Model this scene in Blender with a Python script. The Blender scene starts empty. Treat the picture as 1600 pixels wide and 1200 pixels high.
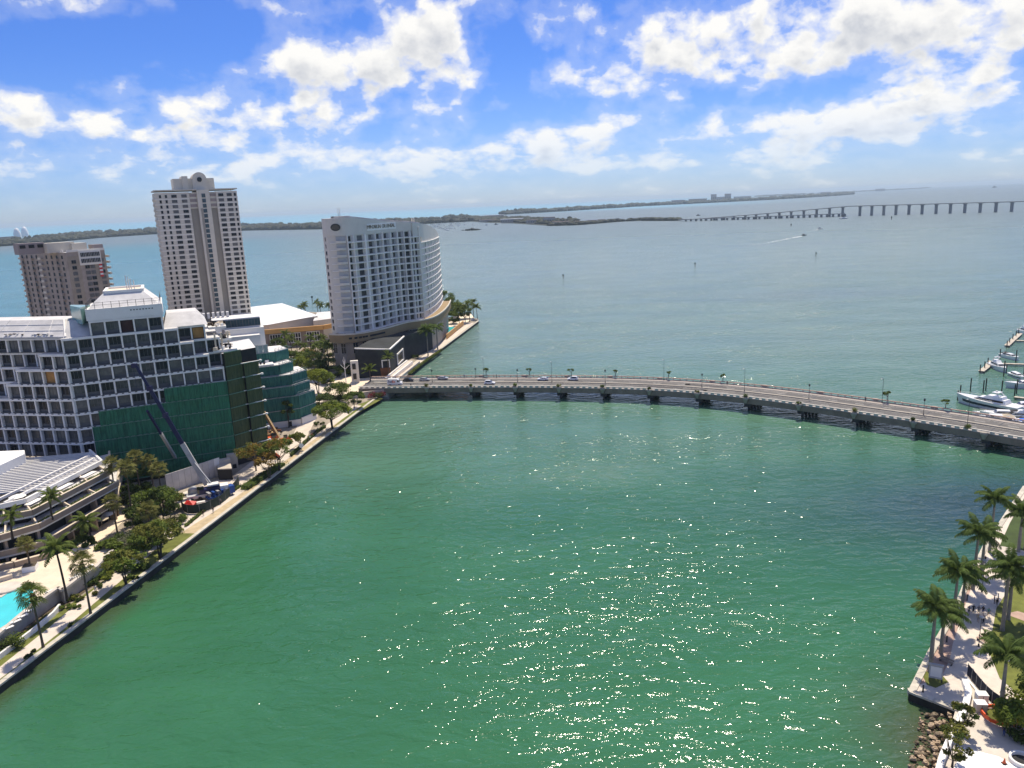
import bpy, bmesh, math, random
from mathutils import Vector, Matrix, noise
random.seed(7)
sc = bpy.context.scene
COL = sc.collection
PI = math.pi
# ------------------------------------------------------------------ camera
CAM_H = 78.0; FPX = 1202.0; PITCH = math.radians(13.2); ROLL = math.radians(2.5)
_F = Vector((0, math.cos(PITCH), -math.sin(PITCH)))
_r0 = Vector((1, 0, 0)); _u0 = Vector((0, math.sin(PITCH), math.cos(PITCH)))
_R = math.cos(ROLL)*_r0 - math.sin(ROLL)*_u0
_U = math.sin(ROLL)*_r0 + math.cos(ROLL)*_u0
cd = bpy.data.cameras.new('camera'); cam = bpy.data.objects.new('camera', cd); COL.objects.link(cam)
cd.sensor_width = 36.0; cd.lens = 36.0*FPX/1600.0; cd.clip_start = 1.0; cd.clip_end = 90000.0
_m = Matrix.Identity(4)
for i in range(3):
    _m[i][0] = _R[i]; _m[i][1] = _U[i]; _m[i][2] = -_F[i]
_m[2][3] = CAM_H
cam.matrix_world = _m
sc.camera = cam

def at(x, y, z=0.0):
    """ground point (at height z) seen at this spot of the survey photograph"""
    d = _F + _R*((x-800.0)/FPX) - _U*((y-600.0)/FPX)
    t = (z-CAM_H)/d.z
    return Vector((d.x*t, d.y*t, z))
def atd(x, y, dep):
    """point at this spot of the photograph at a given depth"""
    d = _F + _R*((x-800.0)/FPX) - _U*((y-600.0)/FPX)
    return Vector((0, 0, CAM_H)) + d*dep
# ------------------------------------------------------------------ light
SUN_EL = math.radians(65); SUN_AZ = math.radians(14)      # azimuth clockwise from +Y
sc.view_settings.view_transform = 'Standard'; sc.view_settings.look = 'None'
sc.view_settings.exposure = 0.55; sc.view_settings.use_white_balance = True; sc.view_settings.white_balance_temperature = 7900; sc.view_settings.white_balance_tint = 8.0
sc.view_settings.exposure = 0.55; sc.view_settings.gamma = 1.0; sc.view_settings.use_curve_mapping = False
sc.cycles.use_denoising = True
sc.cycles.max_bounces = 6; sc.cycles.transparent_max_bounces = 12
sc.cycles.sample_clamp_indirect = 4.0
sl = bpy.data.lights.new('sun', 'SUN'); sl.energy = 3.5; sl.angle = math.radians(0.53); sl.color = (1.0, 0.983, 0.965)
so = bpy.data.objects.new('sun', sl); COL.objects.link(so)
_sd = Vector((math.sin(SUN_AZ)*math.cos(SUN_EL), math.cos(SUN_AZ)*math.cos(SUN_EL), math.sin(SUN_EL)))
so.rotation_euler = _sd.to_track_quat('Z', 'Y').to_euler(); so.location = (0, 0, 400)

def N(nt, typ, **kw):
    n = nt.nodes.new(typ)
    for k, v in kw.items():
        if k.startswith('i_'):
            n.inputs[int(k[2:]) if k[2:].isdigit() else k[2:].replace('_', ' ')].default_value = v
        else: setattr(n, k, v)
    return n
def L(nt, a, b): nt.links.new(a, b)
def math_n(nt, op, a, b=None, clamp=False):
    n = nt.nodes.new('ShaderNodeMath'); n.operation = op; n.use_clamp = clamp
    for i, v in enumerate((a, b)):
        if v is None: continue
        if hasattr(v, 'node'): nt.links.new(v, n.inputs[i])
        else: n.inputs[i].default_value = v
    return n.outputs[0]
def maprange(nt, v, a, b, c=0.0, d=1.0, smooth=True):
    n = nt.nodes.new('ShaderNodeMapRange'); n.interpolation_type = 'SMOOTHSTEP' if smooth else 'LINEAR'
    nt.links.new(v, n.inputs[0])
    for i, q in enumerate((a, b, c, d)): n.inputs[1+i].default_value = q
    return n.outputs[0]
def mixc(nt, fac, a, b, mode='MIX'):
    n = nt.nodes.new('ShaderNodeMix'); n.data_type = 'RGBA'; n.blend_type = mode
    for s, v in ((n.inputs[0], fac), (n.inputs[6], a), (n.inputs[7], b)):
        if hasattr(v, 'node'): nt.links.new(v, s)
        elif isinstance(v, (int, float)): s.default_value = v
        else: s.default_value = (v[0], v[1], v[2], 1)
    return n.outputs[2]

def pxof(P):
    d = Vector(P)-Vector((0, 0, CAM_H)); k = d.dot(_F); return 800+FPX*d.dot(_R)/k, 600-FPX*d.dot(_U)/k
# ---- sky: physical sky with cumulus
w = bpy.data.worlds.new("World"); sc.world = w; w.use_nodes = True
nt = w.node_tree; nt.nodes.clear()
sky = N(nt, 'ShaderNodeTexSky'); sky.sky_type = 'NISHITA'; sky.sun_disc = False
sky.sun_elevation = SUN_EL; sky.sun_rotation = SUN_AZ; sky.altitude = 0; sky.air_density = 1.0; sky.dust_density = 0.15; sky.ozone_density = 3.5
tc = N(nt, 'ShaderNodeTexCoord')
sep = N(nt, 'ShaderNodeSeparateXYZ'); L(nt, tc.outputs['Generated'], sep.inputs[0])
az = math_n(nt, 'ARCTAN2', sep.outputs[0], sep.outputs[1])          # radians, 0 straight ahead
el = math_n(nt, 'ARCSINE', sep.outputs[2])
def cloud_density(daz, de):
    """cumulus seen from the side: puffy in azimuth / elevation, smaller towards the horizon"""
    A = math_n(nt, 'ADD', az, daz); E = math_n(nt, 'ADD', el, de)
    Ep = math_n(nt, 'MAXIMUM', E, 0.0)
    uu = math_n(nt, 'MULTIPLY', A, 4.6)
    vv = math_n(nt, 'MULTIPLY', math_n(nt, 'POWER', math_n(nt, 'ADD', Ep, 0.015), 0.6), 5.2)
    c = N(nt, 'ShaderNodeCombineXYZ'); L(nt, uu, c.inputs[0]); L(nt, vv, c.inputs[1]); c.inputs[2].default_value = 5.3
    n0 = N(nt, 'ShaderNodeTexNoise', i_Scale=9.0, i_Detail=5.0, i_Roughness=0.6); L(nt, c.outputs[0], n0.inputs['Vector'])
    wv = N(nt, 'ShaderNodeMix', data_type='VECTOR'); wv.inputs[0].default_value = 0.075; L(nt, c.outputs[0], wv.inputs[4]); L(nt, n0.outputs['Color'], wv.inputs[5])
    n1 = N(nt, 'ShaderNodeTexNoise', i_Scale=4.2, i_Detail=7.0, i_Roughness=0.55); L(nt, wv.outputs[1], n1.inputs['Vector'])
    n2 = N(nt, 'ShaderNodeTexNoise', i_Scale=1.5, i_Detail=2.0, i_Roughness=0.5); L(nt, c.outputs[0], n2.inputs['Vector'])
    v1 = N(nt, 'ShaderNodeTexVoronoi', feature='SMOOTH_F1', i_Scale=8.5); v1.inputs['Smoothness'].default_value = 0.6; L(nt, wv.outputs[1], v1.inputs['Vector'])
    d = math_n(nt, 'ADD', math_n(nt, 'MULTIPLY', n1.outputs[0], 0.62), math_n(nt, 'MULTIPLY', n2.outputs[0], 0.26))
    d = math_n(nt, 'ADD', d, math_n(nt, 'MULTIPLY', math_n(nt, 'SUBTRACT', 0.42, v1.outputs['Distance']), 0.13))
    # known banks of cloud (azimuth, elevation, half widths, weight)
    for (a0, e0, wa, we, k) in CLOUDS:
        q = math_n(nt, 'ADD', math_n(nt, 'POWER', math_n(nt, 'DIVIDE', math_n(nt, 'SUBTRACT', A, a0), wa), 2.0),
                   math_n(nt, 'POWER', math_n(nt, 'DIVIDE', math_n(nt, 'SUBTRACT', E, e0), we), 2.0))
        d = math_n(nt, 'ADD', d, math_n(nt, 'MULTIPLY', math_n(nt, 'EXPONENT', math_n(nt, 'MULTIPLY', q, -1.0)), k*1.12))
    return d
def sky_dir(x, y):
    d = (_F + _R*((x-800.0)/FPX) - _U*((y-600.0)/FPX)).normalized()
    return math.atan2(d.x, d.y), math.asin(d.z)
CLOUDS = []
for (x, y, hw, hh, k) in ((555, 112, 190, 46, .17), (655, 58, 85, 40, .15), (455, 88, 60, 24, .08), (1150, 62, 340, 46, .17), (1480, 50, 200, 52, .15), (1460, 168, 130, 24, .15), (60, 172, 85, 24, .16),
                          (390, 198, 170, 24, .14), (285, 158, 80, 18, .10), (215, 238, 120, 22, .10), (620, 240, 130, 20, .10), (900, 205, 140, 22, .13), (1190, 195, 140, 20, .14), (985, 140, 85, 24, .12), (700, 170, 60, 14, .10),
                          (110, 8, 85, 16, .12), (280, 110, 45, 13, .10), (155, 135, 40, 13, .10), (1565, 112, 50, 13, .10), (850, 105, 50, 18, .07), (1130, 126, 26, 12, .09), (760, 262, 260, 16, .07), (1250, 232, 200, 14, .07), (330, 262, 220, 14, .07), (60, 262, 90, 14, .07),
                          (330, 60, 75, 40, -.10), (200, 62, 80, 46, -.14), (60, 90, 70, 40, -.12), (800, 90, 40, 60, -.10), (560, 205, 90, 14, -.07), (840, 170, 60, 14, -.05), (780, 150, 60, 22, -.05), (1230, 150, 80, 14, -.06), (1280, 128, 60, 12, -.04)):
    a0, e0 = sky_dir(x, y); CLOUDS.append((a0, e0, hw/FPX*0.86, hh/FPX*1.0, k))
den = cloud_density(0.0, 0.0); den_up = cloud_density(0.002, 0.020)
den_c = math_n(nt, 'ADD', den, math_n(nt, 'MULTIPLY', math_n(nt, 'EXPONENT', math_n(nt, 'MULTIPLY', math_n(nt, 'POWER', math_n(nt, 'DIVIDE', math_n(nt, 'SUBTRACT', el, 0.050), 0.035), 2.0), -1.0)), 0.042))
den_c = math_n(nt, 'ADD', den_c, maprange(nt, el, 0.28, 0.6, 0.0, 0.055))          # extra unseen cloud overhead, added to whiten the ambient light
cover = math_n(nt, 'POWER', maprange(nt, den_c, 0.505, 0.610, 0.0, 1.0, False), 0.8)
shade = maprange(nt, math_n(nt, 'SUBTRACT', den_up, 0.545), -0.03, 0.17)       # how much cloud lies above, towards the sun
thick = maprange(nt, den, 0.53, 0.76)
lit = mixc(nt, math_n(nt, 'MULTIPLY', shade, math_n(nt, 'ADD', 0.35, math_n(nt, 'MULTIPLY', thick, 0.65))), (0.885, 0.95, 1.06), (0.48, 0.55, 0.70))
skyt = mixc(nt, 1.0, sky.outputs[0], mixc(nt, maprange(nt, el, 0.0, 0.20), (0.44, 0.62, 1.17), (0.265, 0.51, 1.14)), 'MULTIPLY')
bg1 = N(nt, 'ShaderNodeBackground'); L(nt, skyt, bg1.inputs[0]); bg1.inputs[1].default_value = 0.091
bg2 = N(nt, 'ShaderNodeBackground'); L(nt, lit, bg2.inputs[0]); bg2.inputs[1].default_value = 0.75
hz = maprange(nt, el, 0.0, 0.11, 0.40, 1.0)
veil = math_n(nt, 'MULTIPLY', maprange(nt, den_c, 0.39, 0.52), 0.17)                     # thin veils between the cumulus
fac = math_n(nt, 'MULTIPLY', math_n(nt, 'MAXIMUM', cover, veil), hz)
fac = math_n(nt, 'MULTIPLY', fac, 0.94)
msh = N(nt, 'ShaderNodeMixShader'); L(nt, fac, msh.inputs[0]); L(nt, bg1.outputs[0], msh.inputs[1]); L(nt, bg2.outputs[0], msh.inputs[2])
wo = N(nt, 'ShaderNodeOutputWorld'); L(nt, msh.outputs[0], wo.inputs[0])

# ------------------------------------------------------------------ materials
M = {}
def mat(name, rgb, rough=0.7, var=0.12, scale=0.6, metal=0.0, spec=0.4, bump=0.0, bscale=6.0, stain=None, transm=0.0, backlit=0.0):
    m = bpy.data.materials.new(name); m.use_nodes = True; t = m.node_tree
    b = t.nodes['Principled BSDF']
    b.inputs['Roughness'].default_value = rough; b.inputs['Metallic'].default_value = metal
    b.inputs['Specular IOR Level'].default_value = spec
    tcn = N(t, 'ShaderNodeNewGeometry')
    n1 = N(t, 'ShaderNodeTexNoise', i_Scale=scale, i_Detail=6.0, i_Roughness=0.65); L(t, tcn.outputs['Position'], n1.inputs['Vector'])
    lo = [c*(1-var) for c in rgb]; hi = [min(1, c*(1+var)) for c in rgb]
    f = maprange(t, n1.outputs[0], 0.3, 0.7)
    c = mixc(t, f, lo, hi)
    if stain:
        n2 = N(t, 'ShaderNodeTexNoise', i_Scale=scale*0.35, i_Detail=8.0, i_Roughness=0.75); L(t, tcn.outputs['Position'], n2.inputs['Vector'])
        c = mixc(t, maprange(t, n2.outputs[0], stain[1], stain[1]+0.14), c, stain[0])
    oi = N(t, 'ShaderNodeObjectInfo')
    hsv = N(t, 'ShaderNodeHueSaturation'); L(t, c, hsv.inputs['Color'])
    L(t, math_n(t, 'ADD', 0.93, math_n(t, 'MULTIPLY', oi.outputs['Random'], 0.14)), hsv.inputs['Value'])
    L(t, hsv.outputs[0], b.inputs['Base Color'])
    if bump:
        n3 = N(t, 'ShaderNodeTexNoise', i_Scale=bscale, i_Detail=5.0); L(t, tcn.outputs['Position'], n3.inputs['Vector'])
        bp = N(t, 'ShaderNodeBump', i_Strength=bump, i_Distance=0.1); L(t, n3.outputs[0], bp.inputs['Height']); L(t, bp.outputs[0], b.inputs['Normal'])
    if backlit:
        tr = N(t, 'ShaderNodeBsdfTranslucent'); L(t, hsv.outputs[0], tr.inputs[0])
        mx = N(t, 'ShaderNodeMixShader', i_0=backlit); L(t, b.outputs[0], mx.inputs[1]); L(t, tr.outputs[0], mx.inputs[2])
        L(t, mx.outputs[0], t.nodes['Material Output'].inputs[0])
    M[name] = m
    return m
# ------------------------------------------------------------------ mesh helpers
class MB:
    def __init__(s): s.v = []; s.f = []; s.mi = []; s.sm = []; s.T = None
    def add(s, vs, fs, m=0, smooth=False):
        o = len(s.v)
        s.v.extend([tuple(s.T @ Vector(q)) for q in vs] if s.T else [tuple(q) for q in vs])
        for f in fs: s.f.append([i+o for i in f]); s.mi.append(m); s.sm.append(smooth)
        return s
    def box(s, c, d, rz=0.0, m=0, R=None):
        x, y, z = d[0]/2, d[1]/2, d[2]/2
        vs = [(-x,-y,-z),(x,-y,-z),(x,y,-z),(-x,y,-z),(-x,-y,z),(x,-y,z),(x,y,z),(-x,y,z)]
        if R is None: R = Matrix.Rotation(rz, 3, 'Z')
        c = Vector(c); vs = [c + R @ Vector(q) for q in vs]
        return s.add(vs, [(3,2,1,0),(4,5,6,7),(0,1,5,4),(1,2,6,5),(2,3,7,6),(3,0,4,7)], m)
    def beam(s, a, b, wd, ht, m=0):
        """box from a to b, width wd, height ht"""
        a = Vector(a); b = Vector(b); d = b-a; ln = d.length
        if ln < 1e-6: return s
        x = d/ln; up = Vector((0,0,1))
        if abs(x.z) > 0.99: up = Vector((0,1,0))
        y = up.cross(x).normalized(); z = x.cross(y)
        R = Matrix((x, y, z)).transposed()
        return s.box((a+b)/2, (ln, wd, ht), m=m, R=R)
    def prism(s, pts, z0, z1, m=0, mt=None, bottom=False):
        n = len(pts)
        ar = sum(pts[i][0]*pts[(i+1)%n][1]-pts[(i+1)%n][0]*pts[i][1] for i in range(n))
        if ar < 0: pts = list(reversed(pts))
        f0 = z0 if callable(z0) else (lambda i: z0); f1 = z1 if callable(z1) else (lambda i: z1)
        vs = [(p[0], p[1], f0(p) if callable(z0) else z0) for p in pts] + [(p[0], p[1], f1(p) if callable(z1) else z1) for p in pts]
        s.add(vs, [(i, (i+1)%n, n+(i+1)%n, n+i) for i in range(n)], m)
        s.add(vs[n:], [tuple(range(n))], m if mt is None else mt)
        if bottom: s.add(vs[:n], [tuple(reversed(range(n)))], m)
        return s
    def tube(s, p0, p1, r0, r1=None, n=6, m=0, cap=True, smooth=True):
        return s.path([p0, p1], [r0, r0 if r1 is None else r1], n, m, cap, smooth)
    def path(s, pts, rad, n=6, m=0, cap=True, smooth=True):
        pts = [Vector(p) for p in pts]; vs = []
        if not hasattr(rad, '__len__'): rad = [rad]*len(pts)
        for i, p in enumerate(pts):
            d = (pts[min(i+1, len(pts)-1)] - pts[max(i-1, 0)])
            d = d.normalized() if d.length > 1e-9 else Vector((0,0,1))
            u = Vector((0,0,1)).cross(d) if abs(d.z) < 0.95 else Vector((1,0,0)).cross(d)
            u.normalize(); v = d.cross(u)
            for k in range(n):
                a = 2*PI*k/n; vs.append(p + (u*math.cos(a)+v*math.sin(a))*rad[i])
        fs = []
        for i in range(len(pts)-1):
            for k in range(n):
                fs.append((i*n+k, i*n+(k+1)%n, (i+1)*n+(k+1)%n, (i+1)*n+k))
        s.add(vs, fs, m, smooth)
        if cap:
            s.add(vs[:n], [tuple(reversed(range(n)))], m); s.add(vs[-n:], [tuple(range(n))], m)
        return s
    def lathe(s, prof, c=(0,0,0), n=12, m=0, smooth=True):
        vs = [];
        for (r, z) in prof:
            for k in range(n):
                a = 2*PI*k/n; vs.append((c[0]+r*math.cos(a), c[1]+r*math.sin(a), c[2]+z))
        fs = [(i*n+k, i*n+(k+1)%n, (i+1)*n+(k+1)%n, (i+1)*n+k) for i in range(len(prof)-1) for k in range(n)]
        s.add(vs, fs, m, smooth)
        s.add(vs[-n:], [tuple(range(n))], m); s.add(vs[:n], [tuple(reversed(range(n)))], m)
        return s
    def quad(s, a, b, c, d, m=0): return s.add([a, b, c, d], [(0,1,2,3)], m)
    def ell(s, c, r, n=8, k=5, m=0, jit=0.0, rnd=random):
        vs = []; 
        for i in range(k+1):
            t = PI*i/k
            for j in range(n):
                a = 2*PI*j/n; q = 1+rnd.uniform(-jit, jit)
                vs.append((c[0]+r[0]*q*math.sin(t)*math.cos(a), c[1]+r[1]*q*math.sin(t)*math.sin(a), c[2]-r[2]*q*math.cos(t)))
        s.add(vs, [(i*n+j, i*n+(j+1)%n, (i+1)*n+(j+1)%n, (i+1)*n+j) for i in range(k) for j in range(n)], m, True)
        return s
    def mesh(s, name, mats):
        me = bpy.data.meshes.new(name); me.from_pydata(s.v, [], s.f)
        if not isinstance(mats, (list, tuple)): mats = [mats]
        for q in mats: me.materials.append(M[q] if isinstance(q, str) else q)
        if len(mats) > 1: me.polygons.foreach_set('material_index', s.mi)
        me.polygons.foreach_set('use_smooth', s.sm); me.update()
        return me
    def build(s, name, mats, parent=None, **kw): return put(name, s.mesh(name, mats), parent, **kw)
def put(name, me, parent=None, loc=None, rz=0.0, sc_=None, label=None, rot=None):
    o = bpy.data.objects.new(name, me); COL.objects.link(o)
    if parent: o.parent = parent
    if loc is not None: o.location = loc
    if rz: o.rotation_euler[2] = rz
    if rot is not None: o.rotation_euler = rot
    if sc_ is not None: o.scale = (sc_, sc_, sc_) if isinstance(sc_, (int, float)) else sc_
    if label: o['label'] = label
    return o
def tag(o, label, cat, group=None, kind=None):
    o['label'] = label; o['category'] = cat
    if group: o['group'] = group
    if kind: o['kind'] = kind
    return o
def thing(name, label, cat, loc=(0,0,0), rz=0.0, group=None, s=None):
    o = put(name, None, None, loc, rz, s); return tag(o, label, cat, group)
def struct(o, label=None):
    o['kind'] = 'structure'
    if label: o['label'] = label
    return o
def part_stuff(o): o['kind'] = 'stuff'; return o
# ------------------------------------------------------------------ water
def water_mat():
    m = bpy.data.materials.new('sea_water'); m.use_nodes = True; t = m.node_tree; b = t.nodes['Principled BSDF']; M['water'] = m
    g = N(t, 'ShaderNodeNewGeometry'); sp = N(t, 'ShaderNodeSeparateXYZ'); L(t, g.outputs['Position'], sp.inputs[0])
    X, Y = sp.outputs[0], sp.outputs[1]
    dist = N(t, 'ShaderNodeVectorMath', operation='LENGTH'); L(t, g.outputs['Position'], dist.inputs[0]); D = dist.outputs['Value']
    def noi(scale, det=4.0, rough=0.55, sx=1.0, sy=1.0, dist_=0.0, rot=0.0):
        mp = N(t, 'ShaderNodeMapping'); mp.inputs['Scale'].default_value = (sx, sy, 1); mp.inputs['Rotation'].default_value = (0, 0, rot); L(t, g.outputs['Position'], mp.inputs['Vector'])
        n = N(t, 'ShaderNodeTexNoise', i_Scale=scale, i_Detail=det, i_Roughness=rough, i_Distortion=dist_); L(t, mp.outputs[0], n.inputs['Vector']); return n.outputs[0]
    patch = noi(0.012, 4.0, 0.55, 0.7, 1.0)
    yy = math_n(t, 'ADD', Y, math_n(t, 'MULTIPLY', math_n(t, 'SUBTRACT', patch, 0.5), 90.0))
    col = mixc(t, maprange(t, yy, 150, 290), (0.024, 0.118, 0.052), (0.070, 0.160, 0.108))    # deep green basin
    col = mixc(t, maprange(t, yy, 300, 420), col, (0.100, 0.180, 0.148))                     # teal past the bridge
    col = mixc(t, maprange(t, yy, 420, 900), col, (0.108, 0.180, 0.162))
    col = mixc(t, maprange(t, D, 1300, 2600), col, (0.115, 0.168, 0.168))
    big = noi(0.0011, 3.0, 0.5, 0.6, 2.2)
    # sandy turquoise shallows west of the towers
    tq = math_n(t, 'MULTIPLY', maprange(t, math_n(t, 'DIVIDE', X, Y), -0.16, -0.42), maprange(t, D, 3300, 2200))
    tq = math_n(t, 'MULTIPLY', tq, maprange(t, D, 420, 800))
    col = mixc(t, math_n(t, 'MULTIPLY', tq, 0.9), col, (0.050, 0.195, 0.235))
    col = mixc(t, maprange(t, big, 0.56, 0.72, 0, 0.6), col, (0.085, 0.125, 0.165))          # sea-grass beds
    # open ocean beyond the islands
    oc = math_n(t, 'MULTIPLY', maprange(t, D, 5200, 7000), maprange(t, math_n(t, 'DIVIDE', X, Y), 0.45, 0.10))
    col = mixc(t, oc, col, (0.13, 0.34, 0.42))
    # cloud shadow and dark reflections painted into the water colour off the park
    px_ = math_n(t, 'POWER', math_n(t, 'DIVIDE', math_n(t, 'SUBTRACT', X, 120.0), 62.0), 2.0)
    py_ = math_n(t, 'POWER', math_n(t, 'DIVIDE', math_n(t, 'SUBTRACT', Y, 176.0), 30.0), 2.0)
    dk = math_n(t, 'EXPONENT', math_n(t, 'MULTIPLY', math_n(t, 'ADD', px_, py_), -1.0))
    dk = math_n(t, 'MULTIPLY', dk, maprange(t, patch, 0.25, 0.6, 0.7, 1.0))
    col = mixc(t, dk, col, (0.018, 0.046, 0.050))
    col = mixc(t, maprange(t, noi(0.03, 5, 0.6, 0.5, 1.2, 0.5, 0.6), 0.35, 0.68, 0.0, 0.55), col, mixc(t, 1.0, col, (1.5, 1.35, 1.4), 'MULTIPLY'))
    gx = math_n(t, 'POWER', math_n(t, 'DIVIDE', math_n(t, 'SUBTRACT', X, 22.0), 20.0), 2.0); gy = math_n(t, 'POWER', math_n(t, 'DIVIDE', math_n(t, 'SUBTRACT', Y, 214.0), 9.0), 2.0)
    sb_ = math_n(t, 'MULTIPLY', math_n(t, 'EXPONENT', math_n(t, 'MULTIPLY', math_n(t, 'ADD', gx, gy), -1.0)), maprange(t, noi(0.12, 5, 0.65), 0.35, 0.65, 0.2, 1.0))
    col = mixc(t, math_n(t, 'MULTIPLY', sb_, 0.8), col, (0.105, 0.185, 0.120))
    # brown shallows along the two banks
    ux = math_n(t, 'ADD', math_n(t, 'MULTIPLY', math_n(t, 'ADD', X, 89.9), 0.9856), math_n(t, 'MULTIPLY', math_n(t, 'SUBTRACT', Y, 117.3), -0.169))
    ux = math_n(t, 'ADD', ux, math_n(t, 'MULTIPLY', math_n(t, 'SUBTRACT', noi(0.09, 4, 0.6), 0.5), 9.0))
    sh_ = math_n(t, 'MULTIPLY', maprange(t, ux, 9.0, 0.5), maprange(t, Y, 320, 250))
    col = mixc(t, math_n(t, 'MULTIPLY', sh_, 0.75), col, (0.050, 0.062, 0.030))
    qx = math_n(t, 'POWER', math_n(t, 'DIVIDE', math_n(t, 'SUBTRACT', X, 60.0), 11.0), 2.0); qy = math_n(t, 'POWER', math_n(t, 'DIVIDE', math_n(t, 'SUBTRACT', Y, 94.0), 15.0), 2.0)
    r2 = math_n(t, 'EXPONENT', math_n(t, 'MULTIPLY', math_n(t, 'ADD', qx, qy), -1.0))
    col = mixc(t, math_n(t, 'MULTIPLY', r2, 0.85), col, mixc(t, noi(0.9, 4, 0.6), (0.035, 0.036, 0.018), (0.10, 0.085, 0.05)))
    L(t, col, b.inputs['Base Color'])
    b.inputs['IOR'].default_value = 1.33; b.inputs['Specular IOR Level'].default_value = 0.5
    L(t, maprange(t, D, 150, 2600, 0.105, 0.36), b.inputs['Roughness'])
    swell = noi(0.10, 2.0, 0.5, 0.6, 1.0, 0.4, 0.3)
    chop = noi(0.42, 2.0, 0.5, 0.55, 1.0, 0.6, 0.12)
    rip = noi(2.2, 1.0, 0.5, 0.7, 1.0, 0.5, -0.15)
    h = math_n(t, 'ADD', math_n(t, 'MULTIPLY', swell, 0.75), math_n(t, 'ADD', math_n(t, 'MULTIPLY', chop, 0.60), math_n(t, 'MULTIPLY', rip, 0.092)))
    bp = N(t, 'ShaderNodeBump', i_Strength=1.0); L(t, h, bp.inputs['Height'])
    lanes = maprange(t, noi(0.022, 4.0, 0.55, 0.45, 1.3, 0.6, 0.5), 0.36, 0.64, 0.62, 1.22)          # wind lanes and slicks
    L(t, math_n(t, 'MULTIPLY', lanes, maprange(t, D, 180, 1500, 1.0, 5.0, False)), bp.inputs['Distance'])
    L(t, bp.outputs[0], b.inputs['Normal'])
water_mat()
mb = MB(); R_ = 34000.0
ring = [0, 60, 120, 200, 320, 500, 900, 1800, 4000, 9000, 18000, R_]; n = 48; vs = [(0, 0, 0)]; fs = []
for r in ring[1:]:
    vs += [(r*math.cos(2*PI*k/n), r*math.sin(2*PI*k/n), 0) for k in range(n)]
fs += [(0, 1+k, 1+(k+1) % n) for k in range(n)]
for i in range(len(ring)-2):
    fs += [(1+i*n+k, 1+(i+1)*n+k, 1+(i+1)*n+(k+1) % n, 1+i*n+(k+1) % n) for k in range(n)]
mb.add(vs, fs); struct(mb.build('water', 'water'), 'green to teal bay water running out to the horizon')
# ------------------------------------------------------------------ palette
mat('white_paint', (0.85,0.815,0.765), 0.6, 0.06, 0.3, stain=((0.42,0.41,0.40), 0.60))
mat('clean_white', (0.78,0.755,0.715), 0.55, 0.04, 0.3)
mat('roof_white', (0.80,0.80,0.79), 0.5, 0.04, 0.1, stain=((0.66,0.65,0.63), 0.60))
mat('old_roof', (0.60,0.585,0.57), 0.8, 0.14, 0.25, stain=((0.42,0.40,0.38), 0.58))
mat('grey_concrete', (0.27,0.26,0.25), 0.85, 0.16, 0.3, stain=((0.17,0.165,0.16), 0.58))
mat('pale_concrete', (0.56,0.50,0.43), 0.85, 0.12, 0.35, stain=((0.38,0.35,0.31), 0.60), bump=0.1)
mat('path_concrete', (0.62,0.535,0.45), 0.85, 0.10, 0.5, stain=((0.42,0.37,0.32), 0.62))
mat('salmon_paving', (0.44,0.30,0.24), 0.85, 0.14, 0.8)
mat('seawall_cap', (0.50,0.46,0.38), 0.85, 0.16, 0.6, stain=((0.26,0.24,0.20), 0.56))
mat('seawall_face', (0.04,0.038,0.03), 0.9, 0.3, 0.6, stain=((0.03,0.035,0.025), 0.5))  # near-black tone paints in the shadow on the wall face
mat('sand', (0.50,0.39,0.24), 0.95, 0.18, 0.5, stain=((0.30,0.27,0.11), 0.58))
mat('dirt', (0.33,0.28,0.22), 0.95, 0.2, 0.3, stain=((0.2,0.17,0.13), 0.55))
mat('lawn', (0.13,0.145,0.03), 0.95, 0.25, 0.4, stain=((0.22,0.18,0.06), 0.60))
mat('dark_lawn', (0.05,0.078,0.02), 0.95, 0.2, 0.4)
mat('soil', (0.10,0.075,0.05), 0.95, 0.25, 0.8)
mat('asphalt', (0.118,0.113,0.108), 0.9, 0.12, 0.25, stain=((0.075,0.07,0.068), 0.56))
mat('asphalt_new', (0.075,0.07,0.068), 0.9, 0.1, 0.4)
mat('asphalt_worn', (0.15,0.14,0.13), 0.9, 0.1, 0.4)
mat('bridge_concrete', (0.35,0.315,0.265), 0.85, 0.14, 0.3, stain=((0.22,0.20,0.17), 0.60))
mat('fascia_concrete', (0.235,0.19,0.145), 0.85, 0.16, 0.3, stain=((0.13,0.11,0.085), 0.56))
mat('balustrade', (0.60,0.56,0.49), 0.8, 0.12, 0.5)
mat('bridge_walk', (0.360,0.315,0.280), 0.85, 0.12, 0.4)
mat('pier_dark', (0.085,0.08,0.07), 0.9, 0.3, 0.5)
mat('road_paint', (0.68,0.67,0.62), 0.7, 0.1, 2.0)
mat('tower_cream', (0.640,0.585,0.490), 0.75, 0.05, 0.15)
mat('tower_band', (0.800,0.750,0.660), 0.75, 0.05, 0.15)
mat('net_seam', (0.12,0.24,0.17), 0.7, 0.1)
mat('tower_taupe', (0.330,0.300,0.255), 0.75, 0.06, 0.15)
mat('tower_pink', (0.33,0.275,0.26), 0.75, 0.06, 0.3)
mat('brown_wall', (0.360,0.300,0.235), 0.8, 0.12, 0.3)
mat('grey_brown_wall', (0.400,0.335,0.285), 0.8, 0.12, 0.3)
mat('tan_band', (0.32,0.225,0.12), 0.8, 0.08, 0.2)
mat('orange_wall', (0.62,0.34,0.12), 0.8, 0.08, 0.2)
mat('terrace_taupe', (0.30,0.235,0.185), 0.8, 0.08, 0.25)
mat('cream_cap', (0.62,0.52,0.40), 0.8, 0.08, 0.5)
mat('pool_wall', (0.47,0.41,0.34), 0.85, 0.12, 0.5, stain=((0.33,0.28,0.23), 0.6))
mat('deck_cream', (0.72,0.60,0.45), 0.85, 0.08, 0.4)
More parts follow.
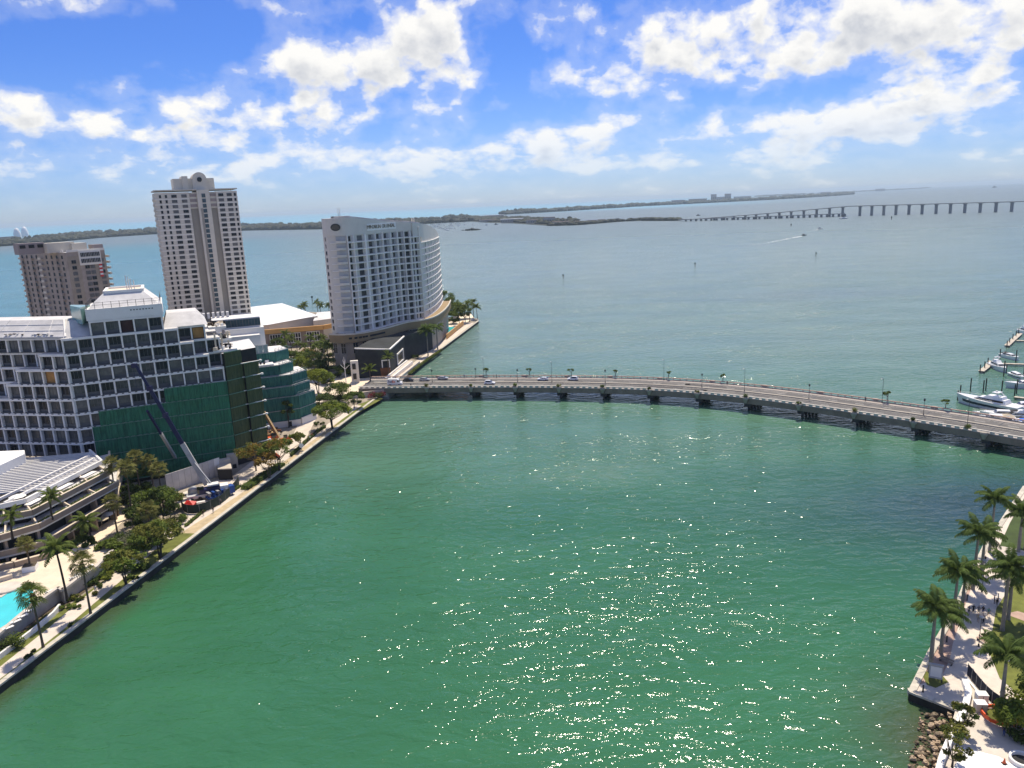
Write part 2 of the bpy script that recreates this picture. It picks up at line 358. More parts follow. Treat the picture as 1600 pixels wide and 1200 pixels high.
mat('hotel_white', (0.680,0.635,0.565), 0.6, 0.05, 0.15, stain=((0.44,0.43,0.42), 0.6))
mat('hotel_fin', (0.84,0.81,0.765), 0.6, 0.05, 0.3)
mat('slate_stone', (0.026,0.030,0.034), 0.7, 0.35, 0.12, spec=0.2, stain=((0.055,0.075,0.065), 0.56))
mat('rust_panel', (0.20,0.075,0.03), 0.8, 0.15, 0.6)
mat('lower_panel', (0.11,0.11,0.115), 0.6, 0.12, 0.6)
mat('mullion', (0.13,0.13,0.135), 0.5, 0.05)
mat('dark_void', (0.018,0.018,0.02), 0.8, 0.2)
mat('glass_dark', (0.016,0.017,0.020), 0.22, 0.5, 0.25, spec=0.35)
mat('glass_curtain', (0.15,0.145,0.135), 0.3, 0.3, 0.5, spec=0.35)
mat('glass_grey', (0.090,0.090,0.088), 0.25, 0.4, 0.5, spec=0.4)
mat('glass_blue', (0.05,0.085,0.10), 0.2, 0.3, 0.4, spec=0.5)
mat('glass_pale', (0.30,0.38,0.38), 0.15, 0.2, 0.8, spec=0.7)
mat('glass_teal', (0.20,0.38,0.36), 0.15, 0.1, 0.8, spec=0.7)
mat('plywood', (0.48,0.24,0.08), 0.85, 0.15, 1.0)
mat('red_board', (0.055,0.018,0.016), 0.6, 0.2, 1.0)
mat('pole_dark', (0.045,0.045,0.045), 0.5, 0.1)
mat('steel', (0.42,0.42,0.42), 0.45, 0.1, metal=0.4)
mat('pile_wood', (0.055,0.045,0.035), 0.9, 0.2, 1.0)
mat('dock_wood', (0.50,0.44,0.36), 0.85, 0.12, 0.8)
mat('boat_white', (0.80,0.80,0.79), 0.25, 0.03, 0.4)
mat('boat_navy', (0.018,0.024,0.045), 0.2, 0.1)
mat('boat_glass', (0.012,0.014,0.018), 0.08, 0.1, spec=0.8)
mat('canvas_blue', (0.02,0.13,0.50), 0.8, 0.1)
mat('canvas_black', (0.02,0.02,0.024), 0.8, 0.1)
mat('canvas_tan', (0.48,0.40,0.29), 0.8, 0.1)
mat('red_plastic', (0.60,0.025,0.02), 0.5, 0.1)
mat('orange_plastic', (0.72,0.085,0.015), 0.5, 0.12, 3.0)
mat('machine_orange', (0.62,0.10,0.03), 0.5, 0.15, 1.0)
mat('machine_tan', (0.50,0.33,0.16), 0.6, 0.15, 1.0)
mat('crane_blue', (0.012,0.013,0.065), 0.35, 0.1)
mat('crane_grey', (0.45,0.44,0.44), 0.5, 0.1, 0.5)
mat('truck_blue', (0.015,0.07,0.27), 0.4, 0.15)
mat('tyre', (0.02,0.02,0.02), 0.9, 0.1)
mat('chrome', (0.5,0.5,0.5), 0.25, 0.05, metal=0.9)
mat('car_white', (0.78,0.78,0.78), 0.25, 0.02)
mat('car_silver', (0.45,0.46,0.47), 0.25, 0.03, metal=0.3)
mat('car_black', (0.015,0.015,0.017), 0.22, 0.05)
mat('car_glass', (0.015,0.017,0.02), 0.06, 0.1, spec=0.8)
mat('lamp_red', (0.4,0.01,0.01), 0.3, 0.05)
mat('lamp_clear', (0.75,0.75,0.72), 0.2, 0.05)
mat('parcel_purple', (0.035,0.012,0.11), 0.5, 0.03)
mat('parcel_orange', (0.80,0.10,0.01), 0.5, 0.03)
mat('sign_gold', (0.20,0.17,0.12), 0.4, 0.05)
mat('navy_mesh', (0.012,0.015,0.030), 0.75, 0.15, 1.5)
mat('green_mesh_fence', (0.020,0.035,0.027), 0.8, 0.15, 1.0)
mat('rock', (0.42,0.31,0.21), 0.9, 0.3, 1.2, bump=0.4, bscale=3)
mat('rock_wet', (0.16,0.12,0.075), 0.7, 0.35, 1.2, bump=0.4, bscale=3)
mat('trunk_grey', (0.27,0.24,0.20), 0.9, 0.16, 1.5)
mat('trunk_brown', (0.115,0.085,0.06), 0.9, 0.2, 1.5)
mat('trunk_dark', (0.05,0.038,0.028), 0.9, 0.2, 1.5)
mat('crownshaft', (0.085,0.13,0.035), 0.5, 0.1, 1.0)
mat('palm_leaf', (0.125,0.165,0.036), 0.75, 0.25, 1.2, spec=0.18, backlit=0.36)
mat('royal_leaf', (0.095,0.145,0.034), 0.75, 0.3, 0.9, spec=0.18, backlit=0.36)
mat('fan_leaf', (0.170,0.170,0.050), 0.75, 0.3, 1.2, spec=0.18, backlit=0.36)
mat('dead_frond', (0.16,0.10,0.045), 0.9, 0.25, 1.2)
mat('leaf_mid', (0.125,0.172,0.030), 0.75, 0.4, 0.5, spec=0.18, backlit=0.36)
mat('leaf_bright', (0.200,0.235,0.032), 0.75, 0.35, 0.5, spec=0.18, backlit=0.36)
mat('leaf_dark', (0.070,0.105,0.024), 0.75, 0.4, 0.5, spec=0.18, backlit=0.36)
mat('leaf_olive', (0.155,0.160,0.034), 0.75, 0.35, 0.5, spec=0.18, backlit=0.36)
mat('leaf_rust', (0.230,0.145,0.030), 0.75, 0.4, 0.5, spec=0.18, backlit=0.36)
mat('leaf_silver', (0.190,0.200,0.130), 0.75, 0.3, 0.6, spec=0.18, backlit=0.36)
mat('flower_red', (0.26,0.012,0.022), 0.7, 0.3, 0.8, backlit=0.25)
mat('mangrove', (0.034,0.038,0.022), 0.9, 0.4, 0.02)
mat('far_wall', (0.42,0.38,0.35), 0.8, 0.15, 0.02)
mat('far_roof', (0.30,0.20,0.17), 0.8, 0.15, 0.02)
mat('causeway', (0.260,0.260,0.260), 0.9, 0.08, 0.02)
mat('foam', (0.80,0.82,0.82), 0.9, 0.1, 0.3)
mat('skin', (0.38,0.22,0.15), 0.6, 0.1)
for nm, c in (('cloth_black', (0.015,0.015,0.018)), ('cloth_white', (0.66,0.66,0.66)), ('cloth_blue', (0.03,0.07,0.22)), ('cloth_grey', (0.18,0.18,0.19)), ('cloth_red', (0.36,0.03,0.03)), ('cloth_teal', (0.05,0.20,0.20)), ('cloth_khaki', (0.30,0.25,0.17)), ('hair', (0.02,0.014,0.01)), ('hivis', (0.55,0.70,0.05))): mat(nm, c, 0.85, 0.1)
def net_mat(name, rgb, rgb2):
    m = mat(name, rgb, 0.75, 0.25, 0.25); t = m.node_tree; b = t.nodes['Principled BSDF']
    g = N(t, 'ShaderNodeNewGeometry'); mp = N(t, 'ShaderNodeMapping'); mp.inputs['Scale'].default_value = (1.0, 1.0, 0.06); L(t, g.outputs['Position'], mp.inputs['Vector'])
    n = N(t, 'ShaderNodeTexNoise', i_Scale=2.4, i_Detail=5.0, i_Roughness=0.75); L(t, mp.outputs[0], n.inputs['Vector'])
    c = mixc(t, maprange(t, n.outputs[0], 0.35, 0.65), rgb, rgb2); L(t, c, b.inputs['Base Color'])
    return m
net_mat('net_green', (0.006,0.085,0.044), (0.030,0.200,0.105)); net_mat('net_olive', (0.036,0.052,0.018), (0.085,0.105,0.042)); net_mat('net_teal', (0.010,0.095,0.074), (0.040,0.190,0.150))
def pool_mat():
    m = mat('pool_water', (0.04,0.56,0.60), 0.05, 0.06, 0.25, spec=0.5, bump=0.15, bscale=2.0)
pool_mat()

# ------------------------------------------------------------------ island frame: u inland from the seawall, v along it
TH = math.atan(0.1715); DV = Vector((math.sin(TH), math.cos(TH), 0)); DU = Vector((-math.cos(TH), math.sin(TH), 0)); O_ = Vector((-89.9, 117.3, 0))
def IS(u, v, z=0.0): return O_ + DV*v + DU*u + Vector((0, 0, z))
def pl(*pp, z=1.5): return [at(x, y, z) for x, y in pp]
GZ = 1.5
land = [IS(0,-70), IS(0,300), IS(-0.6,405), IS(1.5,414), IS(6,419), IS(14,421), IS(30,424), IS(60,440), IS(150,470), IS(300,452), IS(440,440), IS(520,300), IS(520,-70)]
mb = MB(); mb.prism([(p.x, p.y) for p in land], -2.5, GZ, 0); struct(mb.build('island_ground', 'dirt'), 'sandy built-up island beside the river mouth')
def band(mb, pts_a, pts_b, z, m=0):
    for i in range(len(pts_a)-1):
        a, b, c, d = pts_a[i], pts_a[i+1], pts_b[i+1], pts_b[i]
        mb.quad((a.x,a.y,z), (d.x,d.y,z), (c.x,c.y,z), (b.x,b.y,z), m)
def seawall(name, line, inner, z0, label, seg=6.0):
    """cap made of cast lengths with joints, on a wall face darkened to carry its shadow"""
    w_ = put(name, None); struct(w_, label)
    wm = MB(); me = MB(); me.box((0,0,0), (1,1,1)); unit = me.mesh('cap', ['seawall_cap'])
    for i in range(len(line)-1):
        a, b = Vector(line[i]), Vector(line[i+1]); d = (b-a); ln = d.length; d.normalize(); nrm = Vector((-d.y, d.x, 0))*inner
        ang = math.atan2(d.y, d.x); k = max(1, round(ln/seg)); s_ = ln/k
        wm.beam(a.xy.to_3d()+Vector((0,0,-0.6))+nrm*0.12, b.xy.to_3d()+Vector((0,0,-0.6))+nrm*0.12, 0.5, z0*2+0.6)
        for j in range(k):
            c = a + d*(s_*(j+0.5)) + nrm*0.30; c.z = z0+random.uniform(-0.02, 0.02)
            put('cap_stone', unit, w_, c, ang, (s_-0.05, 1.05, 0.34))
    wm.build('shade_toned_wall', 'seawall_face', w_)
    return w_
seawall('island_seawall', [IS(0,-70), IS(0,300), IS(-0.6,405), IS(1.5,414), IS(6,419), IS(14,421), IS(30,424)], 1, 1.55, 'pale capped seawall along the island promenade')
# ground cover sheets
def sheet(name, pts, z, m, label):
    mb = MB(); mb.add([(p[0], p[1], z) for p in pts], [tuple(range(len(pts)))])
    o = mb.build(name, m)
    if o.data.polygons[0].normal.z < 0: o.data.flip_normals()
    return struct(o, label)
sheet('lawn', [IS(1.0,-40), IS(1.0,62), IS(7.5,62), IS(8.0,-40)], GZ+0.010, 'lawn', 'mown strip beside the seawall')
sheet('sand_verge', [IS(1.0,62), IS(1.0,185), IS(2.9,185), IS(3.1,120), IS(3.4,90), IS(6.0,62)], GZ+0.010, 'sand', 'yellowed grass verge along the seawall')
ctr = [(3.0,-40), (2.9,5), (3.6,18), (4.8,29), (5.6,40), (7.5,52), (8.5,62), (7.2,74), (4.8,88), (4.3,104), (4.4,130), (4.2,160), (4.0,185)]
wdt = [1.5,1.5,1.7,1.9,1.8,2.0,3.6,3.4,1.7,1.4,1.4,1.5,1.8]
band(mb := MB(), [IS(u+k, v) for (u, v), k in zip(ctr, wdt)], [IS(u-k, v) for (u, v), k in zip(ctr, wdt)], GZ+0.024)
o = mb.build('promenade', 'path_concrete'); o.data.flip_normals() if o.data.polygons[0].normal.z < 0 else None; struct(o, 'winding pale promenade beside the water')
sheet('site_road', pl((352,752),(392,722),(457,682),(479,633),(478,600),(488,585),(520,600),(500,634),(496,650),(478,686),(440,712),(405,740),(372,765)), GZ+0.018, 'path_concrete', 'dusty site road in front of the netted buildings')
sheet('forecourt', pl((515,590),(560,575),(600,583),(604,615),(560,612),(520,604)), GZ+0.022, 'deck_cream', 'sunlit forecourt at the bridge end')
sheet('hotel_promenade', [IS(1.0,236), IS(1.0,398), IS(5.0,398), IS(5.0,236)], GZ+0.020, 'path_concrete', 'pale waterside path below the hotel')
sheet('lawn', pl((560,632),(592,620),(598,623),(540,656),(520,668)), GZ+0.016, 'lawn', 'small lawn by the bridge end')

# ------------------------------------------------------------------ park on the right bank
prk = pl((1421,1081),(1451,1020),(1492,951),(1508,910),(1525,879),(1539,850),(1561,819),(1600,760))
far_r = [(205,265), (260,265), (260,20), (70,60)]
shore = [at(1445,1290,0.3), at(1455,1230,0.3), at(1474,1180,0.3), at(1486,1140,0.3), at(1493,1109,1.5)]
mb = MB(); mb.prism([(p[0], p[1]) for p in list(prk)+far_r+shore], -2.5, GZ, 0); struct(mb.build('park_ground', 'pale_concrete'), 'pale paved park on the near bank')
seawall('park_seawall', [at(1497,1111,1.5)]+[prk[i] for i in range(len(prk))], -1, 1.5, 'pale capped quay along the park', 4.5)
sheet('promenade', pl((1424,1078),(1453,1020),(1495,950),(1511,908),(1528,879),(1543,850),(1566,817),(1600,768),(1600,790),(1578,816),(1561,853),(1556,940),(1549,985),(1541,1015),(1560,1062),(1600,1092),(1600,1130),(1520,1066),(1508,1056),(1490,1060)), GZ+0.008, 'path_concrete', 'broad pale walk through the park')
sheet('quay_paving', pl((1429,1071),(1457,1016),(1496,950),(1512,908),(1521,909),(1508,946),(1489,1005),(1484,1030),(1470,1062)), GZ+0.020, 'salmon_paving', 'salmon paving strip along the quay')
sheet('lawn', pl((1578,817),(1605,770),(1640,800),(1620,868),(1589,857),(1562,853)), GZ+0.024, 'dark_lawn', 'dark clipped lawn beside the walk')
sheet('lawn', pl((1580,915),(1620,900),(1680,1000),(1660,1120),(1600,1092),(1562,1060),(1543,1012),(1551,983),(1557,950)), GZ+0.024, 'lawn', 'sunlit lawn under the royal palms')
sheet('tree_pit', pl((1440,1052),(1462,1044),(1482,1066),(1462,1075),(1448,1070)), GZ+0.028, 'lawn', 'weedy patch behind the notice board')
sheet('park_path', pl((1566,960),(1580,963),(1640,985),(1640,970),(1590,955)), GZ+0.036, 'salmon_paving', 'narrow path crossing the lawn')
sheet('park_path', pl((1564,1090),(1580,1085),(1612,1104),(1612,1118),(1590,1112)), GZ+0.030, 'path_concrete', 'pale kerbed island by the fence')
sheet('concrete_slab', pl((1488,1205),(1506,1168),(1560,1182),(1600,1205),(1600,1290),(1480,1290)), GZ+0.030, 'roof_white', 'pale slab at the foot of the park')

# ------------------------------------------------------------------ far shore
def strip_land(name, near, far, z, label):
    mb = MB(); pts = [(p.x, p.y) for p in near] + [(p.x, p.y) for p in reversed(far)]
    mb.prism(pts, -1.0, z, 0); return struct(mb.build(name, 'mangrove'), label)
def shoreline(px_list): return [at(x, y, 0.0) for x, y in px_list]
near1 = shoreline([(-60,389),(0,385),(60,381),(150,372),(240,366),(390,360),(512,358),(620,352),(700,348),(735,346)])
far1 = [p*1.45 for p in near1]
strip_land('far_island', near1, far1, 1.5, 'long wooded island across the bay')
near2 = shoreline([(735,346),(760,348),(800,349),(860,353),(900,352),(960,347),(1000,345),(1060,345)])
far2 = [p*k_ for p, k_ in zip(near2, (1.4,1.42,1.4,1.3,1.12,1.06,1.04,1.02))]
strip_land('marina_spit', near2, far2, 1.2, 'low spit with the marina and causeway end')
near3 = shoreline([(780,336),(860,331.5),(900,329),(1000,322.5),(1080,318.5),(1200,312.5),(1300,306.3),(1330,304)])
far3 = [p*1.22 for p in near3]
strip_land('far_key', near3, far3, 2.0, 'distant wooded key on the horizon')
near4 = shoreline([(1180,307.5),(1300,301.5),(1380,297.8),(1440,294.6),(1446,294)]); far4 = [p*1.1 for p in near4]
strip_land('far_point', near4, far4, 2.0, 'thin far headland on the horizon')
def forest(name, near, deep, n, h, label, seed, off=.001):
    """a far wood read as one mass: overlapping crowns"""
    rnd = random.Random(seed); mb = MB()
    cum = [0]
    for i in range(len(near)-1): cum.append(cum[-1]+(near[i+1]-near[i]).length)
    for k in range(n):
        q = rnd.random()*cum[-1]; i = max(j for j in range(len(near)-1) if cum[j] <= q); f = (q-cum[i])/(cum[i+1]-cum[i])
        p = near[i].lerp(near[i+1], f); p = p*(1+deep*rnd.random()**1.5+off)
        s = p.length/FPX; hh = h*rnd.uniform(0.55, 1.15)*(1+0.35*noise.noise(p*0.004))
        r = rnd.uniform(2.2, 6.5)*s*1.2
        mb.ell((p.x, p.y, 1.0+hh*0.45), (r, r, hh*0.58), 7, 4, 0, 0.22, rnd)
    o = mb.build(name, 'mangrove'); o['kind'] = 'stuff'; o['label'] = label; return o
forest('mangrove_wood', near1, 0.10, 1500, 17, 'dark mangrove wood on the long far island', 1)
forest('mangrove_wood', near1, 0.40, 900, 19, 'taller trees behind the mangrove shore', 2)
forest('mangrove_wood', near2[:5], 0.30, 800, 11, 'woods behind the marina sheds', 13, .05)
forest('mangrove_wood', near2[3:], 0.025, 170, 9, 'trees along the marina spit', 3)
forest('mangrove_wood', near3, 0.12, 900, 26, 'low wood on the distant key', 4)
forest('mangrove_wood', near4, 0.06, 160, 22, 'low wood on the far headland', 5)
p = at(737,360,0); mb = MB(); rnd = random.Random(8)
for k in range(40):
    a = rnd.uniform(-1, 1); mb.ell((p.x+a*29, p.y+rnd.uniform(-9,9), 2.2), (rnd.uniform(3,6), rnd.uniform(3,6), rnd.uniform(3,5.5)*(1.1-abs(a))), 7, 4, 0, 0.2, rnd)
tag(mb.build('mangrove_islet', 'mangrove'), 'tiny mangrove islet alone among the moored boats', 'islet')
# far buildings
def far_block(x, y, wpx, hpx, label, cat='building', m='far_wall', grp=None, dome=False, dk=1.01):
    p = at(x, y, 0)*dk; s = p.length/FPX; t = thing('far_building', label, cat, (p.x, p.y, 1.5), -math.atan2(p.x, p.y), grp)
    ww, hh = wpx*s, hpx*s; mb = MB()
    if dome:
        mb.lathe([(ww*0.5*math.cos(a*PI/16), hh*math.sin(a*PI/16)) for a in range(8)], (0,0,0), 14); mb.build('dome', 'roof_white', t); return t
    mb.box((0,0,hh/2), (ww, ww*0.35, hh)); mb.build('wall', m, t)
    rb = MB(); rb.box((0,0,hh+0.06*hh), (ww*1.02, ww*0.36, hh*0.12)); rb.build('roof', 'far_roof' if m == 'far_wall' and wpx < 30 else 'roof_white', t)
    nb = max(2, int(wpx/2.5)); wm = MB()
    for i in range(nb): wm.box((-ww/2+ww*(i+0.5)/nb, -ww*0.176, hh*0.5), (ww/nb*0.5, 0.3, hh*0.35))
    part_stuff(wm.build('window_row', 'glass_dark', t))
    return t
far_block(28,372,9,12,'white dome, left of the pair on the far island','dome',dome=True,dk=1.05); far_block(40,371,9,13,'white dome, right of the pair on the far island','dome',dome=True,dk=1.05)
for i, (x, y, a, b, lab) in enumerate(((12,376,14,4,'pale low hall left of the two white domes'),(96,371,18,4,'low pinkish hall among trees on the far island'),(112,369,10,4,'small pink hall beside a larger one, far island'),(152,366,14,4,'white row of low roofs in the far wood'),
    (762,347.4,26,3,'pale boat shed at the marina spit, leftmost shed'),(800,348.4,34,5,'long cream boat shed with bright front at the marina'),(832,350,20,5,'pale shed right of the long boat shed'),(858,350.5,18,9,'tallest pale block behind the marina'),(876,351.6,26,4,'low hall at the marina waterfront'),(772,340,30,3,'low roofs in trees above the boat shed'),(905,351,16,4,'white tented hall on the spit'),(925,349.6,14,4,'white tent beside a tented hall on the spit'),(940,348.4,12,4,'small white marquee at the end of the spit'))):
    far_block(x, y, a, b, lab)
for i, (x, y, a, b, lab) in enumerate(((1115,315,8,9,'tall pale tower on the distant key, left one'),(1137,314,9,9,'broad pale tower on the distant key, right of the tallest'),(1126,314,22,5,'pale slab between two towers on the distant key'),(1090,317,26,5,'row of low blocks left of the towers on the key'),(1160,312,24,4,'low pale blocks right of the towers on the key'),(1060,319,20,5,'low flats at the wooded end of the key'),(1230,308.5,14,3,'white houses on the thin tail of the key'),(1290,304,14,3,'last white houses along the key'),(1375,299,12,3,'white house on the far headland'))):
    far_block(x, y, a, b, lab)
# ------------------------------------------------------------------ causeway bridge
t = thing('causeway_bridge', 'long grey causeway bridge on piers across the bay', 'bridge')
A0, A1, A2 = at(1060,346,0), at(1325,338,0), at(1600,330.5,0); A3 = A2 + (A2-A1)*0.9
def cwp(k):   # 0..1 start to hump, 1.. level
    return A0.lerp(A1, k) if k <= 1 else (A1.lerp(A2, k-1) if k <= 2 else A2.lerp(A3, k-2))
def cwz(k): return 5 + 23.5*min(1, max(0, (k-0.03)/0.97))**1.25 - 2.5*max(0, k-1)
for (dz_, off, w2, hump, kmax) in ((0, 0, 12, True, 3.0), (0, -16, 8, False, 0.97)):
    mb = MB(); prev = None
    ks = [kmax*i/60 for i in range(61)]
    for k in ks:
        q = cwp(k); q = q + Vector((0, off, 0)); q.z = cwz(k) if hump else 6 + 2.5*k
        if prev is not None: mb.beam(prev, q, w2, 2.0)
        prev = q
    mb.build('deck' if hump else 'old_deck', 'causeway', t)
pm = MB(); pm.box((0,0,-0.5), (2.6, 8, 1.0)); pm.box((0,0,-0.03), (4.5, 12, 0.05)); pier = pm.mesh('pier', ['causeway'])
for i, x in enumerate([1090,1106,1120,1136,1152,1170,1187,1205,1223,1241,1260,1279,1298,1317,1345,1365,1385,1405,1426,1447,1469,1491,1513,1536,1559,1582,1606,1630,1655]):
    k = (x-1060)/265 if x <= 1325 else 1+(x-1325)/275
    q = cwp(k); put('pier', pier, t, (q.x, q.y, cwz(k)-1.4), 0.45, (0.9 if x > 1310 else 0.75, 1, cwz(k)-1.0))
pm = MB(); pm.box((0,0,-0.5), (2.5, 7, 1.0)); sp_ = pm.mesh('pile_bent', ['causeway'])
for i in range(30):
    k = 0.04+0.93*i/29; q = cwp(k); put('pile_bent', sp_, t, (q.x, q.y-16, 5+2.5*k), 0.45, (1, 1, 6+2.5*k))
# ------------------------------------------------------------------ small craft far out
rnd = random.Random(21)
bm = MB(); bm.add([(-4,-1.3,0.9),(-4,1.3,0.9),(2.2,1.5,1.0),(5,0,1.25),(2.2,-1.5,1.0),(-3.8,-0.9,0),(-3.8,0.9,0),(2,0.9,0),(4.3,0,0),(2,-0.9,0)],
    [(0,4,3,2,1),(0,1,6,5),(1,2,7,6),(2,3,8,7),(3,4,9,8),(4,0,5,9)]); bm.box((-0.6,0,1.35), (3.2,1.6,0.7))
sail_me = bm.mesh('moored_boat', ['boat_white']); mm = MB(); mm.tube((0.6,0,1), (0.6,0,12), 0.12, 0.08, 4); mm.beam((0.6,0,2.4), (-3.4,0,2.4), 0.3, 0.35); mast_me = mm.mesh('mast', ['pole_dark'])
spots_ = []
while len(spots_) < 84:
    x = rnd.triangular(615, 745, 690); y = 349 + (x-615)*-0.02 + rnd.random()*13
    if 715 < x < 757 and y > 354: continue
    spots_.append((x, y))
for x, y in spots_:
    p = at(x, y, 0); o = thing('moored_boat', 'small white sailing boat moored off the far wooded island', 'boat', p, rnd.uniform(0.2, 1.2), 'boats moored off the far island', 1.35*rnd.uniform(0.8, 1.3))
    put('hull', sail_me, o); put('mast', mast_me, o)
def powerboat_far(x, y, label, dark=False, s=1.6, rz=0.4):
    p = at(x, y, 0); o = thing('motor_boat', label, 'boat', p, rz, None, s); h = put('hull', sail_me.copy(), o); h.data.materials[0] = M['boat_navy' if dark else 'boat_white']
    mb = MB(); mb.box((-0.4,0,2.0), (2.2,1.5,0.9)); mb.build('cabin', 'boat_glass', o); return o
powerboat_far(1256,368,'speeding motor boat at the head of the long white wake',True,1.2,0.15)
powerboat_far(1281,358,'small white motor boat ahead of a short wake near the causeway',False,1.5,0.2)
powerboat_far(1318,342,'white boat below the causeway bridge piers',False,3.0,0.3)
powerboat_far(1091,337,'dark boat beyond the low end of the causeway',True,2.2); powerboat_far(775,351,'dark workboat left of the marina spit',True,2.0); powerboat_far(1554,293,'grey ship on the far horizon at the right',True,9.0,0.1)
powerboat_far(760,352,'white motor boat close to the mangrove islet, right of it',False,1.6)
def wake(x0, y0, x1, y1, w0, label):
    a, b = at(x0, y0, 0), at(x1, y1, 0); d = (b-a); ln = d.length; d.normalize(); nn = Vector((-d.y, d.x, 0)); mb = MB(); r = random.Random(int(x0))
    m = 60
    for k in range(m):
        f = k/m; f2 = (k+1)/m; ww = w0*(0.35+1.3*f)
        for s_ in (-1, -0.35, 0.3, 1):
            if r.random() < 0.35+0.5*f: continue
            c = a.lerp(b, f)+nn*ww*s_*r.uniform(0.5, 1); e = a.lerp(b, f2)+nn*ww*s_*r.uniform(0.5, 1.0); th_ = w0*0.16*r.uniform(0.4, 1.3)*(1.15-f)
            mb.quad((c.x-nn.x*th_, c.y-nn.y*th_, 0.12), (e.x-nn.x*th_, e.y-nn.y*th_, 0.12), (e.x+nn.x*th_, e.y+nn.y*th_, 0.12), (c.x+nn.x*th_, c.y+nn.y*th_, 0.12))
    o = mb.build('wake_foam', 'foam'); o['kind'] = 'stuff'; o['label'] = label
wake(1253,369,1175,384,5,'white wake fanning behind the speedboat'); wake(1279,358.5,1262,361,4,'short white wake near the causeway'); wake(1326,342.5,1312,344,4,'froth round the boat by the causeway')
def marker(x, yb, yt, label, board=True):
    p = at(x, yb, 0); s = p.length/FPX; h = (yb-yt)*s; o = thing('channel_marker', label, 'marker', p, -math.atan2(p.x, p.y))
    mb = MB(); mb.tube((0,0,-1), (0,0,h), 0.28*max(1,s*2), None, 6); mb.build('pile', 'pile_wood', o)
    mb = MB(); mb.box((0,-0.4*s,h*0.85), (1.6*max(1,s), 0.15, 1.6*max(1,s))); mb.build('board', 'green_mesh_fence', o)
for q in ((880,435,429,'lone green channel marker in the middle bay'), (1275,399,395,'channel marker out towards the causeway'), (1086,416,411,'channel marker well beyond the bridge'), (488,471,463,'channel marker seen between tower and hotel'), (1393,343,339,'small marker below the causeway at the right'), (1236,354,350,'faint marker between the wakes and causeway')): marker(*q)
# ------------------------------------------------------------------ generic windows (unit 1 x 1, facing -Y, set into or onto a wall)
def window_mesh(name, w_, h_, mull=1, frame='mullion', glass='glass_dark', proud=0.06, fw=0.10, transom=0.0, lower=0.0, lower_m='lower_panel'):
    mb = MB()
    gl = h_*lower
    mb.box((0, 0.02, gl/2), (w_, 0.06, h_-gl), m=0)
    if lower: mb.box((0, -0.05, -h_/2+gl/2), (w_, 0.14, gl), m=2)
    for sx in (-1, 1): mb.box((sx*(w_/2), -proud/2, 0), (fw, 0.12+proud, h_+fw), m=1)
    for sz in (-1, 1): mb.box((0, -proud/2, sz*h_/2), (w_-fw, 0.11+proud, fw), m=1)
    for i in range(mull): mb.box((-w_/2+w_*(i+1)/(mull+1), -proud*0.4, gl/2), (fw*0.8, 0.09+proud, h_-gl-fw), m=1)
    if transom: mb.box((0, -proud*0.3, h_/2-h_*transom), (w_-fw, 0.08+proud, fw*0.7), m=1)
    return mb.mesh(name, [glass, frame, lower_m])
def wall_frame(P0, P1):
    """yaw so that local +X runs P0->P1; local -Y then faces the viewer when P1 lies to the right"""
    d = (P1-P0); d.z = 0; ln = d.length; return math.atan2(d.y, d.x), ln, d.normalized()
# ================================================================== white stepped building under renovation
C0 = Vector((-125.4, 213.75, 0)); AD = Vector((36.0, 15.7, 0)).normalized(); AN = Vector((-AD.y, AD.x, 0))     # AN points inland (away from us)
BD = Vector((-26.4, 5.0, 0)).normalized(); BN = Vector((-BD.y, BD.x, 0)); BN = BN if BN.y > 0 else -BN
yawA = math.atan2(AD.y, AD.x); yawB = math.atan2(-BD.y, -BD.x)
RH = 4.35; Z0 = 16.0; BW = 3.74; BB = 4.15
wb = thing('office_building', 'white stepped office block under renovation with open window grid and green netting', 'building')
fr = MB(); win_me = []
for k, g in enumerate(('glass_dark', 'glass_grey', 'glass_curtain')):
    win_me.append(window_mesh('window', BW-0.75, 3.2, 2, 'mullion', g, lower=0.30))
win_b = [window_mesh('window', BB-0.85, 3.2, 2, 'mullion', g, lower=0.26) for g in ('glass_dark', 'glass_grey', 'glass_curtain')]
win_red = window_mesh('window', BW-0.75, 3.2, 2, 'red_board', 'red_board', lower=0.3, lower_m='red_board'); win_ply = window_mesh('window', BB-0.85, 3.2, 0, 'plywood', 'plywood')
side_win = window_mesh('window', BW-0.9, 3.0, 1, 'mullion', 'glass_dark', lower=0.25)
rw = random.Random(3); nwin = 0
def row(P, D, Nn, yaw, b0, b1, bw, z, me_list, setb=0.0, special=None, sign=1, back=True):
    """one storey of white grid from bay b0 to b1 with recessed windows; pieces butt together"""
    Pw = P + Nn*setb
    for i in range(b0, b1+1):
        c = Pw + D*(i*bw); fr.box((c.x+Nn.x*0.45, c.y+Nn.y*0.45, z+RH/2-0.28), (0.44, 0.96, RH-0.86), yaw, 0)
    a = Pw + D*(b0*bw-0.26) + Nn*0.42; e = Pw + D*(b1*bw+0.26) + Nn*0.42
    fr.beam(a+Vector((0,0,z+RH-0.45)), e+Vector((0,0,z+RH-0.45)), 1.10, 0.46)      # spandrel
    fr.beam(a+Vector((0,0,z+RH-0.11)), e+Vector((0,0,z+RH-0.11)), 0.86, 0.22)      # shadow line above
    a2 = Pw + D*(b0*bw) + Nn*0.47; e2 = Pw + D*(b1*bw) + Nn*0.47
    fr.beam(a2+Vector((0,0,z+0.10)), e2+Vector((0,0,z+0.10)), 0.80, 0.2, 2)
    for i in range(b0, b1):
        c = Pw + D*((i+0.5)*bw) + Nn*1.02; me = (special or {}).get(i) or rw.choices(me_list, [5, 4, 3][:len(me_list)])[0]
        put('window', me, wb, (c.x, c.y, z+0.2+1.62), yaw)
core = MB()
